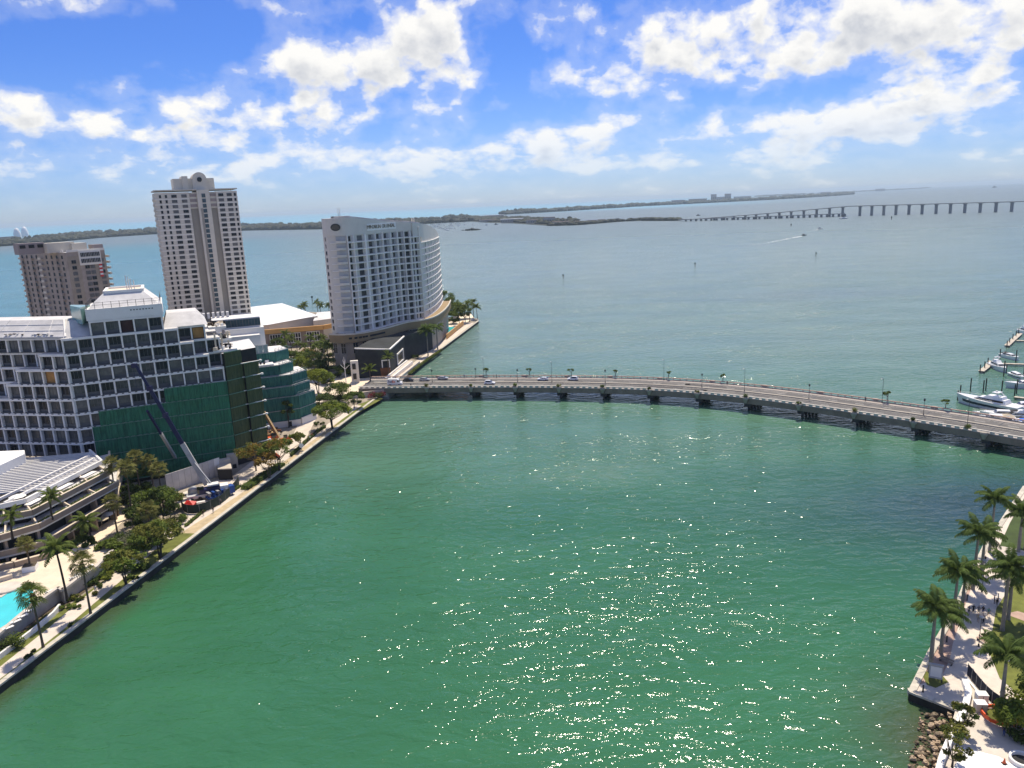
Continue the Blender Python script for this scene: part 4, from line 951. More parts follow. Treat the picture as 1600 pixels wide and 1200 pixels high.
w = MB(); ribbon(w, .02, .55, 2.5, 15, HZ+HN*FH, lambda f: topz(f)+.9, 0); w.build('roof', 'old_roof', ht)
w = MB(); 
for f in (.07, .10): p, y_ = hpt(f, 9); w.tube((p.x,p.y,70), (p.x,p.y,79.5), .18, .1, 5)
for f in (.50, .53): p, y_ = hpt(f, 5); w.tube((p.x,p.y,68), (p.x,p.y,72.5), .3, None, 6)
part_stuff(w.build('roof_mast', 'tower_cream', ht))
# end wall turning away at the left
w = MB(); a, y_ = hpt(0, 0); b, _ = hpt(0, 17); d0 = Vector((math.cos(y_), math.sin(y_), 0)); c_ = a-d0*3.4+Vector((-1.2, 7, 0)); w.prism([(p.x,p.y) for p in (a, c_, b)], GZ+10, 74.6, 0); w.build('end_wall', 'hotel_white', ht)
# floor bands, one part a storey, sharing a mesh
sm = MB(); FB = fx(547.5); ribbon(sm, FB, FS-.01, -1.35, -.03, -.22, .22, 0, 40); slab_me = sm.mesh('floor_band', ['hotel_fin', 'hotel_fin'])
sm = MB(); ribbon(sm, FS+.003, .998, -.8, -.03, -.2, .16, 0, 16); slab2_me = sm.mesh('floor_band', ['hotel_fin'])
sm = MB(); ribbon(sm, .012, FB-.004, -.5, -.03, -.14, .16, 0, 10); slab3_me = sm.mesh('floor_band', ['hotel_fin'])
for k in range(HN):
    put('floor_band', slab_me, ht, (0,0,HZ+k*FH)); put('floor_band', slab3_me, ht, (0,0,HZ+k*FH))
    if k <= FSN: put('floor_band', slab2_me, ht, (0,0,HZ+k*FH))
WC_ = [(551.6,'n'), (567.3,'a'), (584.2,'a'), (595.1,'a'), (606.7,'a'), (618,'a'), (629,'a'), (639.8,'a'), (646.8,'n'), (652.6,'n')]
WCF = [(fx(x), k_) for x, k_ in WC_]
w = MB()
for x in (547.8, 556.5, 574, 589.5, 600.8, 612.2, 623.5, 634.5, 643.6):
    p, y_ = hpt(fx(x), -.65); wd_ = .9 if x in (574,) else .32; w.box((p.x,p.y,HZ+HN*FH/2), (wd_, 1.25, HN*FH), y_)
w.build('fin', 'hotel_fin', ht)
w = MB(); ribbon(w, FS-.009, FS+.002, -1.5, -.02, HZ, HZ+HN*FH+1.5, 0, 4); w.build('pier', 'hotel_white', ht)
hwA = window_mesh('window', 2.9, 2.35, 2, 'mullion', 'glass_dark', fw=.12); hwN = window_mesh('window', 1.35, 2.3, 0, 'mullion', 'glass_dark'); hwG = window_mesh('window', 2.9, 2.35, 2, 'mullion', 'glass_curtain', fw=.12)
grey_me = MB().box((0,0,0), (2.0,.16,2.5)).mesh('grey_panel', ['crane_grey'])
for k in range(HN):
    z = HZ+k*FH+1.75
    for f, kind in WCF:
        p, y_ = hpt(f, -.02, z); me = hwN if kind == 'n' else (hwG if rw2.random() < .22 else hwA); put('window', me, ht, p, y_)
        if kind == 'a' and f > WCF[1][0]: p, y_ = hpt(f+.014, -.02, z); put('wall_and_shade_panel', grey_me, ht, p, y_)
    p, y_ = hpt(0.0, -.02, z); q = p-d0*2.6+Vector((-.9, 2.2, 0)); 
    wl = put('window', hwA if k < 12 else hwN, ht, Vector((a.x,a.y,z))+(c_-a)*.52+Vector((.0,-.12,0)), math.atan2((a-c_).y, (a-c_).x), .8)
fw_ = MB()
for k in range(FSN):
    z = HZ+k*FH+1.75
    for i in range(8):
        p, y_ = hpt(FS+.02+i*(.96-FS)/7.5, -.02, z); put('window', hwN, ht, p, y_)
for i in range(9):
    p, y_ = hpt(FS+.003+i*(.96-FS)/7.5, -.28); fw_.box((p.x,p.y,HZ+FSN*FH/2), (.22,.5,FSN*FH), y_)
fw_.build('fin', 'hotel_fin', ht)
bow_shade = MB().box((0,0,0), (4.7,.12,2.0)).mesh('grey_panel', ['crane_grey'])  # grey panels imitate the shading between the bowed balconies
# round balcony bulges in the blank left bay
for k in range(HN):
    p, y_ = hpt(fx(539), 0); mb = MB() if k == 0 else mb
    if k == 0:
        for j in range(9):
            u0, u1 = -2.5+j*5.0/9, -2.5+(j+1)*5.0/9; g0, g1 = 1.2*(1-(u0/2.6)**2), 1.2*(1-(u1/2.6)**2)
            mb.add([(u0,-g0,0),(u1,-g1,0),(u1,-g1,1.1),(u0,-g0,1.1)], [(0,1,2,3)]); mb.add([(u0,-g0,0),(u1,-g1,0),(u1,.1,0),(u0,.1,0)], [(0,1,2,3)]); mb.add([(u0,-g0,1.1),(u1,-g1,1.1),(u1,.1,1.1),(u0,.1,1.1)], [(0,1,2,3)])
        bow = mb.mesh('bowed_balcony', ['hotel_white'])
    gq, _ = hpt(fx(539), -.04, HZ+k*FH+2.1); put('wall_and_shade_panel', bow_shade, ht, gq, y_)
    put('bowed_balcony', bow, ht, (p.x,p.y,HZ+k*FH-.1), y_)
# sign and emblem
def text_mesh(txt, size, m, depth=.12, align='CENTER'):
    cu = bpy.data.curves.new('lettering', 'FONT'); cu.body = txt; cu.size = size; cu.extrude = depth; cu.align_x = align; cu.align_y = 'CENTER'; cu.resolution_u = 2; cu.offset = .03*size if size < 2 else 0.0
    to = bpy.data.objects.new('lettering', cu); me = bpy.data.meshes.new_from_object(to); bpy.data.objects.remove(to); me.materials.clear(); me.materials.append(M[m]); return me
p, y_ = hpt(.375, -.62, HZ+HN*FH+3.2)
sgb = MB(); ribbon(sgb, fx(572,70), fx(618,68), -.50, -.36, HZ+HN*FH+1.5, HZ+HN*FH+4.9, 0, 12); sgb.build('sign_band', 'hotel_fin', ht)
f0 = .298; txt = 'MANDARIN ORIENTAL'
for i, ch in enumerate(txt):
    if ch == ' ': continue
    p, y_ = hpt(fx(574+i*2.55, 69), -.60, HZ+HN*FH+3.2); o = put('sign_letter', text_mesh(ch, 2.6, 'sign_gold', .1), ht, p); o.rotation_euler = (PI/2, 0, y_)
p, y_ = hpt(fx(524.5, 71), -.42, 70.4)
em = MB(); n = 20                       # open fan emblem
em.add([(0,0,0)]+[(2.6*math.cos(2*PI*i/n), 0, 1.75*math.sin(2*PI*i/n)) for i in range(n)], [(0,1+(i+1)%n,1+i) for i in range(n)], 0)
for i in range(9):
    a_ = PI*(.12+.76*i/8); em.add([(0,-.06,-1.2),(2.2*math.cos(a_-.07),-.06,-1.2+2.4*math.sin(a_-.07)),(2.2*math.cos(a_+.07),-.06,-1.2+2.4*math.sin(a_+.07))], [(0,1,2)], 1)
em.build('fan_emblem', ['pole_dark', 'sign_gold'], ht, loc=p, rz=y_)

# hotel podium
hpod = thing('hotel_podium', 'tan banded hotel podium with dark slate hall and tall window bays', 'building')
w = MB(); ribbon(w, -0.0, 1, -5.5, 14, HZ-4.0, HZ-.2, 0, 48); w.build('tan_band', ['tan_band'], hpod)
w = MB(); ribbon(w, 0, 1, -5.7, -5.1, HZ-.19, HZ+.5, 0, 48); w.build('parapet_cap', ['tower_cream'], hpod)
w = MB(); ribbon(w, 0, 1, -3.2, 14, GZ, HZ-4.02, 0, 48); w.build('base_wall', ['brown_wall'], hpod)
slot = MB().box((0,0,0), (1.5,.12,.9)).mesh('slot', ['dark_void'])
for i in range(13):
    if i == 5: continue
    p, y_ = hpt(fx(547,17)+i*(fx(590,17)-fx(547,17))/13, -5.54, HZ-1.9); put('slot_opening', slot, hpod, p, y_)
big = window_mesh('window', 2.5, 5.2, 1, 'tower_cream', 'glass_dark', transom=.4)
for i in range(9): p, y_ = hpt(fx(594,12)+i*(fx(634,12)-fx(594,12))/9, -3.25, HZ-7.2); put('window', big, hpod, p, y_)
for i in range(5): p, y_ = hpt(.01+i*.028, -3.25, HZ-7.2); put('window', big, hpod, p, y_)
tallw = window_mesh('tall_window', 6.5, 14.0, 3, 'hotel_white', 'glass_dark', proud=.3, fw=.7)
p, y_ = hpt(fx(644,10), -4.0, HZ-11.2); put('tall_window', tallw, hpod, p, y_-.05)
tb_ = MB()
for i in range(8): tb_.box((0,-.2,-6.2+i*1.7), (5.6,.16,.16))
tb_.build('glazing_bar', 'mullion', hpod, loc=p, rz=y_-.05)
for i in range(7): p, y_ = hpt(fx(656,10)+i*(.98-fx(656,10))/7, -3.25, HZ-8.2); put('window', big, hpod, p, y_)
# slate hall in front (dark faceted wing)
sl_ = [at(562,588,2), at(616,583,2), at(632,566,2)]; slT = [at(562,537,14), at(590,534,14), at(632,524,14)]
w = MB(); s0, s1_, s2_ = at(558,590,2), at(612,586,2), at(634,562,2); bk = [hpt(.46, -4)[0], hpt(.13, -4)[0]]
w.prism([(p.x,p.y) for p in (s0, s1_, s2_, bk[0], bk[1])], GZ, lambda p: 15.6 if p[0] < -60 else 14.0, 0, 1); w.build('slate_wall', ['slate_stone', 'slate_stone'], hpod)
w = MB(); 
for a, b, zz in ((s0, s1_, 15.8), (s1_, s2_, 15.0)): w.beam(Vector((a.x,a.y,15.85 if a.x < -60 else 14.25)), Vector((b.x,b.y,15.85 if b.x < -60 else 14.25)), .7, .5)
w.build('coping', 'hotel_fin', hpod)
# white framed picture windows and rust door on the slate wall
d_ = (s2_-s1_); d_.z = 0; ln = d_.length; d_.normalize(); ya = math.atan2(d_.y, d_.x)
wf = window_mesh('picture_window', ln*.42, 5.2, 0, 'clean_white', 'glass_dark', proud=.35, fw=.6)
p = s1_+d_*(ln*.60); put('picture_window', wf, hpod, (p.x+.2, p.y-.15, 6.4), ya)
d3 = (s1_-s0); d3.z = 0; l3 = d3.length; d3.normalize(); y3 = math.atan2(d3.y, d3.x)
p = s0+d3*(l3*.86); put('picture_window', window_mesh('picture_window', 3.4, 4.6, 0, 'clean_white', 'slate_stone', proud=.3, fw=.5), hpod, (p.x, p.y-.1, 7.0), y3)
mb = MB(); p = s0+d3*(l3*.84); mb.box((p.x,p.y-.6,3.6), (4.6,.5,4.4), y3); mb.build('rust_panel', 'rust_panel', hpod)
mb = MB(); q = at(556,596,2); mb.box((q.x,q.y,6.6), (3.4,2.2,10.2), y3); mb.build('stair_tower', 'hotel_white', hpod)
for k in range(2): put('window', window_mesh('window', 1.5, 2.6, 0, 'mullion', 'glass_dark'), hpod, (q.x, q.y-1.13, 4.6+k*4.6), y3)
# steps and ramp beside the water
mb = MB(); a, b = at(650,568,2), at(606,600,2); dd = (b-a); dd.z = 0; dd.normalize(); nn = Vector((dd.y, -dd.x, 0)); nn = nn if nn.x > 0 else -nn; a -= nn*4.5; b -= nn*3.5
ramp = thing('hotel_ramp', 'sloping pale ramp walls leading down beside the hotel', 'ramp')
for k, (o_, h_) in enumerate(((0, 2.6), (2.6, 1.5), (6.2, 1.2))):
    m2 = MB(); m2.beam(a+nn*o_+Vector((0,0,h_*.5-.2)), b+nn*o_+Vector((0,0,.25)), .7, 1.6); m2.build('ramp_wall', 'clean_white' if k < 2 else 'pale_concrete', ramp)
m2 = MB(); m2.add([tuple(a+nn*.4+Vector((0,0,1.6))), tuple(b+nn*.4+Vector((0,0,.15))), tuple(b+nn*2.3+Vector((0,0,.15))), tuple(a+nn*2.3+Vector((0,0,1.6)))], [(0,1,2,3)]); m2.build('ramp_floor', 'pale_concrete', ramp)
# pool terrace on the point
tp = thing('pool_terrace', 'small turquoise pool and paved terrace on the hotel point', 'pool'); q = pl((690,528),(718,509),(742,499),(735,490),(700,497), z=GZ+.03)
mb = MB(); mb.prism([(p.x,p.y) for p in q], GZ-.5, GZ+.5, 0); mb.build('terrace', 'deck_cream', tp)
mb = MB(); c = at(700,515,2.02); mb.add([(c.x+6.5*math.cos(2*PI*i/18), c.y+11*math.sin(2*PI*i/18), 2.03) for i in range(18)], [tuple(range(18))]); mb.build('pool_water', 'pool_water', tp)
mb = MB(); a, b = at(698,529,2), at(724,507,2); mb.beam(a+Vector((0,0,1.2)), b+Vector((0,0,1.2)), .5, 2.6); mb.build('orange_wall', 'orange_wall', tp)
cab = thing('cabana_row', 'row of low pale pool cabanas under the palms by the hotel', 'cabana')
mb = MB()
for i in range(7): p = at(668+i*5.5, 546-i*4.6, 2); mb.box((p.x-2.0,p.y,3.0), (2.8,4.2,2.6), -.2, 0)
part_stuff(mb.build('cabin', 'terrace_taupe', cab)); mb = MB()
for i in range(7): p = at(668+i*5.5, 546-i*4.6, 2); mb.box((p.x-2.0,p.y,4.45), (3.3,4.7,.25), -.2, 0)
part_stuff(mb.build('awning', 'clean_white', cab))

# ================================================================== white roofed hall with orange banding
hall = thing('banquet_hall', 'broad hall with dazzling flat white roof and orange band', 'building')
HZt = 15.0
hA = [at(332,487,HZt), at(440,474,HZt), at(496,493,HZt), at(420,507,HZt), at(365,512,HZt)]
w = MB(); w.prism([(p.x,p.y) for p in hA], GZ, HZt-.3, 0); w.build('wall', ['hotel_white'], hall)
w = MB(); c = sum(hA, Vector())/5; w.prism([((p.x-c.x)*1.015+c.x, (p.y-c.y)*1.015+c.y) for p in hA], HZt-.28, HZt, 0); w.build('roof', 'roof_white', hall)
w = MB(); z2 = 11.0; hB = [at(420,520,z2), at(520,501,z2), at(530,508,z2), at(524,515,z2), at(436,529,z2)]
w.prism([(p.x,p.y) for p in (at(496,495,z2), at(523,493,z2), at(528,504,z2), at(490,509,z2))], GZ, z2+3, 2, 1)
w.build('side_wing', ['orange_wall', 'old_roof', 'hotel_white'], hall)
a, b, b3 = hA[3]+Vector((-6,-8,0)), at(505,513,z2), at(527,509,z2)
w = MB()
for (p, q) in ((Vector((a.x,a.y,0)), Vector((b.x,b.y,0))), (Vector((b.x,b.y,0)), Vector((b3.x,b3.y,0)))):
    w.beam(p+Vector((0,0,z2+.6)), q+Vector((0,0,z2+.6)), 1.2, 2.6)
w.build('orange_band', 'orange_wall', hall)
w = MB(); dd = (b-a); dd.z = 0; l_ = dd.length; dd.normalize(); nn = Vector((-dd.y, dd.x, 0)); ya = math.atan2(dd.y, dd.x)
w.prism([(p.x,p.y) for p in (a+nn*.5, b+nn*.5, b+nn*14, a+nn*14)], GZ, z2-.7, 0); w.build('lower_wall', 'terrace_taupe', hall)
bw2 = window_mesh('tall_window', l_*.19, 5.6, 4, 'clean_white', 'glass_dark', proud=.25, fw=.35, transom=.5)
for f in (.30, .56, .84): p = a+dd*(l_*f)+nn*.4; put('tall_window', bw2, hall, (p.x,p.y,z2-4.2), ya)

# ================================================================== terraced garage with planted tiers, bottom left
tg = thing('terraced_building', 'terraced taupe building with planted tiers and white ribbed roof', 'building')
tiersT = [(15.3, ((-60,802),(0,789),(40,780),(159,720))), (13.8, ((-60,820),(0,807),(50,797),(171,735))), (11.3, ((-60,849),(0,836),(61,818),(184,752))), (7.4, ((-60,873),(0,862),(68,846),(182,778)))]
TL_ = [[at(x, y, z) for x, y in q] for z, q in tiersT]
back = [at(140,703,15.3), at(96,717,15.3), at(40,716,15.3), at(-60,722,15.3)]
w = MB()
for k, (z, _) in enumerate(tiersT):
    line = TL_[k]
    if k > 0:
        poly = [(p.x,p.y) for p in line]+[(back[0].x+(line[3].x-TL_[0][3].x), back[0].y+3)]+[(p.x,p.y) for p in back[1:]]
        w.prism(poly, z-1.25, z-.72, 0)                                          # tier slab (soil level below the parapet)
        for i in range(3): w.beam(line[i]+Vector((0,0,-.62)), line[i+1]+Vector((0,0,-.62)), .42, 1.22, 1)
        e = line[3]; f_ = Vector((back[0].x+(line[3].x-TL_[0][3].x), back[0].y+3, z)); w.beam(e+Vector((0,0,-.62)), f_+Vector((0,0,-.62)), .42, 1.22, 1)
w.build('tier_slab', ['old_roof', 'terrace_taupe'], tg)
w = MB()
for k in range(1, 4):
    line = TL_[k]
    for i in range(3): w.beam(line[i]+Vector((0,0,.06)), line[i+1]+Vector((0,0,.06)), .55, .13)
    e = line[3]; f_ = Vector((back[0].x+(line[3].x-TL_[0][3].x), back[0].y+3, tiersT[k][0])); w.beam(e+Vector((0,0,.06)), f_+Vector((0,0,.06)), .55, .13)
w.build('parapet_cap', 'cream_cap', tg)
w = MB()
for k in range(1, 4):                                                             # white soffit strips under each slab
    line = TL_[k]
    for i in range(3):
        d = (line[i+1]-line[i]); d.z = 0; d.normalize(); n_ = Vector((-d.y,d.x,0))
        w.beam(line[i]+n_*.5+Vector((0,0,-1.56)), line[i+1]+n_*.5+Vector((0,0,-1.56)), .3, .62)
w.build('soffit', 'clean_white', tg)
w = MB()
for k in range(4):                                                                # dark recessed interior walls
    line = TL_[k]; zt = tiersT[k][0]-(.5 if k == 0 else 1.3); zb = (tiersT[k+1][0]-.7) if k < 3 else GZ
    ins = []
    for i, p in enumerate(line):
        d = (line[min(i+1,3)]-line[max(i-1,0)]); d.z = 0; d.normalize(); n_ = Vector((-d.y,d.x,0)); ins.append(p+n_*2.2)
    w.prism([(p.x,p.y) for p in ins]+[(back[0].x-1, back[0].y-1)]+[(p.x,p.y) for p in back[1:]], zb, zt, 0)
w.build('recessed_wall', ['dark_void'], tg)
w = MB()
for k in range(0, 4):                                                             # columns and dividing walls
    line = TL_[k]; zb = (tiersT[k+1][0]-.7) if k < 3 else GZ
    zt = tiersT[k][0]-(.3 if k == 0 else 1.3)
    for (i, f) in ((0, .5), (1, .12), (1, .96), (2, .38), (2, .70), (2, .98)):
        p = line[i].lerp(line[i+1], f); d = (line[i+1]-line[i]); d.z = 0; d.normalize(); n_ = Vector((-d.y,d.x,0)); q = p+n_*1.3
        w.box((q.x,q.y,(zb+zt)/2), (.55,1.6,zt-zb), math.atan2(d.y,d.x))
        if k < 2:
            p2 = TL_[k+1][i].lerp(TL_[k+1][i+1], f); w.beam(Vector((q.x,q.y,zt-.6)), Vector((p2.x,p2.y,tiersT[k+1][0]-.25)), .32, .5, 1)
part_stuff(w.build('column', ['terrace_taupe', 'cream_cap'], tg))
# ribbed roof
w = MB(); w.prism([(p.x,p.y) for p in TL_[0]]+[(p.x,p.y) for p in back], 14.4, 14.72, 0)
for i in range(3): w.beam(TL_[0][i]+Vector((0,0,-.35)), TL_[0][i+1]+Vector((0,0,-.35)), .5, 1.1, 1)
w.beam(TL_[0][3]+Vector((0,0,-.35)), back[0]+Vector((0,0,-.35)), .5, 1.1, 1); w.build('roof', ['roof_white', 'clean_white'], tg)
rib = MB(); dR_ = (TL_[0][3]-TL_[0][2]); dR_.z = 0; LR_ = dR_.length; dR_.normalize(); nR_ = Vector((-dR_.y,dR_.x,0))
def inside(p, poly):
    c = False; j = len(poly)-1
    for i in range(len(poly)):
        if (poly[i].y > p.y) != (poly[j].y > p.y) and p.x < (poly[j].x-poly[i].x)*(p.y-poly[i].y)/(poly[j].y-poly[i].y)+poly[i].x: c = not c
        j = i
    return c
rpoly = TL_[0]+back
hx = Vector((.985, .17, 0))                      # ribs run across the view
for i in range(40):
    base = TL_[0][1]+Vector((0,0,0))+nR_*(-6+i*1.35) ; base = Vector((-175, 168+i*1.45, 0)); run = []
    for s_ in range(0, 100): 
        p = base+hx*s_
        if inside(p, rpoly): run.append(p)
    if len(run) > 2:
        m2 = MB(); m2.beam(run[0]+Vector((0,0,15.0)), run[-1]+Vector((0,0,15.0)), .4, .34); m2.build('roof_rib', 'clean_white', tg)
for f in (.30, .62):
    m2 = MB(); a = TL_[0][3]+nR_*(LR_*.25*f/.3)*1.0; a = TL_[0][3].lerp(back[0], f); pts = [a-dR_*s_ for s_ in range(0, 70) if inside(a-dR_*s_, rpoly)]
    if len(pts) > 2: m2.beam(pts[1]+Vector((0,0,.12)), pts[-1]+Vector((0,0,.12)), .5, .6); m2.build('roof_beam', 'clean_white', tg)
m2 = MB(); q = [at(-60,735,16), at(0,724,16), at(42,716,16), at(42,711,18), at(-60,714,18)]
m2.prism([(p.x,p.y) for p in (at(-60,740,16), at(0,737,16), at(40,718,16), at(40,712,16), at(-60,716,16))], 14.73, 17.6, 0); m2.build('raised_roof', 'roof_white', tg)

# ================================================================== pool deck at far left
PD = 4.3
pdk = thing('pool_deck', 'raised cream pool deck with curving retaining wall', 'deck')
edge = pl((-60,1040),(0,991),(40,957),(82,927),(92,920),(98,924),(120,907),(150,888),(166,871),(176,862), z=PD)
bk_ = pl((160,848),(112,858),(75,872),(22,880),(-60,895), z=PD)
w = MB(); w.prism([(p.x,p.y) for p in edge+bk_], GZ, PD, 0, 1); w.build('deck', ['pool_wall', 'deck_cream'], pdk)
w = MB()
for i in range(len(edge)-1): w.beam(edge[i]+Vector((0,0,.28)), edge[i+1]+Vector((0,0,.28)), .8, .5)
w.build('wall_cap', 'pale_concrete', pdk)
pw = pl((-60,1012),(-60,952),(0,934),(23,919),(40,914.5),(48,915.5),(54,921),(55,930),(48,947),(29,966),(0,984), z=PD)
pool = thing('swimming_pool', 'turquoise kidney shaped swimming pool in the cream deck', 'pool')
m2 = MB(); m2.add([(p.x,p.y,PD+.02) for p in pw], [tuple(range(len(pw)))]); o = m2.build('pool_water', 'pool_water', pool); o.data.flip_normals() if o.data.polygons[0].normal.z < 0 else None
m2 = MB(); 
for i in range(2, len(pw)-1): m2.beam(pw[i]+Vector((0,0,.06)), pw[i+1]+Vector((0,0,.06)), .6, .14)
m2.build('coping', 'pale_concrete', pool)
m2 = MB(); c = at(12,920,PD); m2.lathe([(2.6,0),(2.6,.35),(2.2,.36)], (c.x,c.y,PD+.02), 16); m2.build('spa_rim', 'pale_concrete', pool)
# low planter walls behind the pool, and stepped low wall towards the path
for k, (pts, lab, hh) in enumerate(((((-60,905),(22,886),(24,880)), 'low taupe planter wall left behind the pool', 1.2), (((24,886),(75,872),(80,866)), 'longer taupe planter wall behind the pool palms', 1.2), (((0,909),(20,903)), 'cream planter edge with red flowers by the pool', .8))):
    t = thing('planter_wall', lab, 'wall'); P = pl(*pts, z=PD)
    for i in range(len(P)-1): m2 = MB(); m2.beam(P[i]+Vector((0,0,hh/2)), P[i+1]+Vector((0,0,hh/2)), .6, hh); m2.build('wall', 'terrace_taupe' if k < 2 else 'pale_concrete', t); m2 = MB(); m2.beam(P[i]+Vector((0,0,hh+.06)), P[i+1]+Vector((0,0,hh+.06)), .8, .12); m2.build('cap', 'cream_cap', t)
t = thing('garden_wall', 'low curved white garden wall between lawn and hedge', 'wall'); P = [IS(6.9,-40), IS(6.4,5), IS(6.9,16), IS(7.6,22), IS(8.6,25)]
for i in range(len(P)-1): m2 = MB(); m2.beam(P[i]+Vector((0,0,GZ+.5)), P[i+1]+Vector((0,0,GZ+.5)), .45, 1.0); m2.build('wall', 'clean_white', t)
sheet('planting_bed', [IS(7.0,-40), IS(6.6,5), IS(7.1,16), IS(8.0,24), IS(8.8,50), IS(20,50), IS(20,-40)], GZ+.03, 'soil', 'planted bed under the pool deck wall')
# outdoor terrace with parasols in front of the terraced building
sheet('cafe_terrace', pl((85,842),(150,815),(196,790),(196,812),(165,840),(128,858),(100,862)), GZ+.06, 'deck_cream', 'sunlit cream cafe terrace below the tiers')
# ================================================================== curved road bridge
DZ = 4.7
nearpx = [(560,604.5),(598,604),(667,603),(800,602.5),(930,604),(1000,606),(1077,610.5),(1156,618),(1238,628),(1321,640),(1412,653),(1519,669.5),(1600,684)]
BN_ = [at(x, y, DZ+1.0) for x, y in nearpx]
d = (BN_[-1]-BN_[-3]).normalized(); BN_ += [BN_[-1]+d*28, BN_[-1]+d*60]
BC, BL_ = resample(catmull(BN_, 8), n=160)
# ease the line so the deck bends evenly
for _ in range(30): BC = [BC[0]]+[(BC[i-1]+BC[i]*2+BC[i+1])/4 for i in range(1, 160)]+[BC[-1]]
def bpt(s, off, z):
    """point s metres along the near parapet, off metres across towards the far side"""
    g = max(0, min(159.999, s/BL_*160)); i = int(g); p = BC[i].lerp(BC[i+1], g-i); d = (BC[min(160,i+3)]-BC[max(0,i-2)]); d.z = 0; d.normalize(); nn = Vector((-d.y, d.x, 0))
    q = p+nn*off; return Vector((q.x, q.y, z)), math.atan2(d.y, d.x)
def bstrip(mb, o0, o1, z0, z1, m=0, s0=0.0, s1=None, n=80, sides=True):
    s1 = BL_ if s1 is None else s1; vs = []
    for k in range(n+1):
        s = s0+(s1-s0)*k/n; a, _ = bpt(s, o0, 0); b, _ = bpt(s, o1, 0); vs += [(a.x,a.y,z0),(a.x,a.y,z1),(b.x,b.y,z1),(b.x,b.y,z0)]
    fs = []
    for k in range(n):
        o, q = 4*k, 4*k+4; fs.append((o+1,q+1,q+2,o+2))
        if sides: fs += [(o,q,q+1,o+1), (o+2,q+2,q+3,o+3), (o+3,q+3,q,o)]
    if sides: fs += [(0,1,2,3), (4*n+3,4*n+2,4*n+1,4*n)]
    mb.add(vs, fs, m)
br = thing('road_bridge', 'long curved grey road bridge on low piers across the green channel', 'bridge')
BWD = 19.0
w = MB(); bstrip(w, .3, BWD-.3, DZ-1.0, DZ-.02); w.build('deck', 'bridge_concrete', br)
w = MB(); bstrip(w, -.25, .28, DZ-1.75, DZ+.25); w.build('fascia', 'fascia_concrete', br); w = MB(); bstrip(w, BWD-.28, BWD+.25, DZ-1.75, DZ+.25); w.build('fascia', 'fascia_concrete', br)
w = MB(); bstrip(w, 2.2, 8.9, DZ, DZ+.03, 0, sides=False); bstrip(w, 10.1, 16.2, DZ, DZ+.03, 0, sides=False); w.build('carriageway', 'asphalt', br)
w = MB(); bstrip(w, .3, 2.0, DZ-.01, DZ+.17); bstrip(w, 16.4, BWD-.3, DZ-.01, DZ+.17); w.build('walkway', 'bridge_walk', br)
w = MB(); bstrip(w, 8.95, 10.05, DZ-.01, DZ+.42); w.build('median', 'bridge_concrete', br)
for off in (5.5, 13.2):
    m2 = MB(); m2.box((0,0,.04), (3.0,.16,.012)); dash = m2.mesh('lane_dash', ['road_paint'])
    for k in range(int(BL_/9)): p, y_ = bpt(4+k*9, off, DZ); put('lane_dash', dash, br, p, y_)
for off in (2.45, 8.65, 10.35, 15.95):
    m2 = MB(); bstrip(m2, off-.07, off+.07, DZ+.034, DZ+.042, sides=False); m2.build('edge_line', 'road_paint', br)
for off, lab in ((0.0, 'near'), (BWD, 'far')):
    m2 = MB(); bstrip(m2, off-.28, off+.28, DZ+.90, DZ+1.14); m2.build('handrail', 'balustrade' if off == 0 else 'salmon_paving', br)
    m2 = MB(); bstrip(m2, off-.14, off+.14, DZ+.255, DZ+.40); m2.build('plinth', 'balustrade', br)
    m2 = MB()
    for k in range(int(BL_/2.4)): p, y_ = bpt(1.2+k*2.4, off, DZ+.69); m2.box((p.x,p.y,p.z-.04), (1.3 if off == 0 else .5,.28,.50), y_)
    part_stuff(m2.build('baluster', 'balustrade', br))
pm = MB(); 
for k in range(5): pm.tube((-6.4+k*3.2,0,-2.5), (-6.4+k*3.2,0,1.3), .5, None, 8)
pm.box((0,0,2.35), (16.5,2.4,2.0)); pier2 = pm.mesh('pier', ['pier_dark'])
fend = MB()
for k in range(8): fend.tube((-5.6+k*1.6,-1.6,-2), (-5.6+k*1.6,-1.6,2.6), .22, None, 6)
pier_px = [(668,612),(737,613),(806,614),(874,615),(942,617),(1015,621),(1090,627),(1166,635),(1249,645),(1335,655),(1428,669)]
def s_of(px_, z=DZ+1):
    lo, hi = 0.0, BL_
    for _ in range(40):
        m_ = (lo+hi)/2
        if pxof(bpt(m_, 0, z)[0])[0] < px_: lo = m_
        else: hi = m_
    return (lo+hi)/2
pier_s = [s_of(x, DZ-2) for x, y in pier_px]; pier_s += [pier_s[-1]+20, pier_s[-1]+40]
plinth = MB(); plinth.lathe([(.35,-1.5),(.5,-1.2),(1.0,-.1),(1.15,.15),(1.15,.75),(.95,.8)], n=8)
plm = plinth.mesh('planter_corbel', ['bridge_concrete'])
for s in pier_s:
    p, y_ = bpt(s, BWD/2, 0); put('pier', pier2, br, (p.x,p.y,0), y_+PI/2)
    p, y_ = bpt(s, -.9, DZ+.1); put('planter_corbel', plm, br, p, y_); p, y_ = bpt(s, BWD+.9, DZ+.1); put('planter_corbel', plm, br, p, y_)
ab = MB(); p, y_ = bpt(s_of(604), BWD/2, 2.0); ab.box((p.x-2,p.y,1.6), (5,BWD-1,5.6), y_); ab.build('abutment', 'bridge_concrete', br)
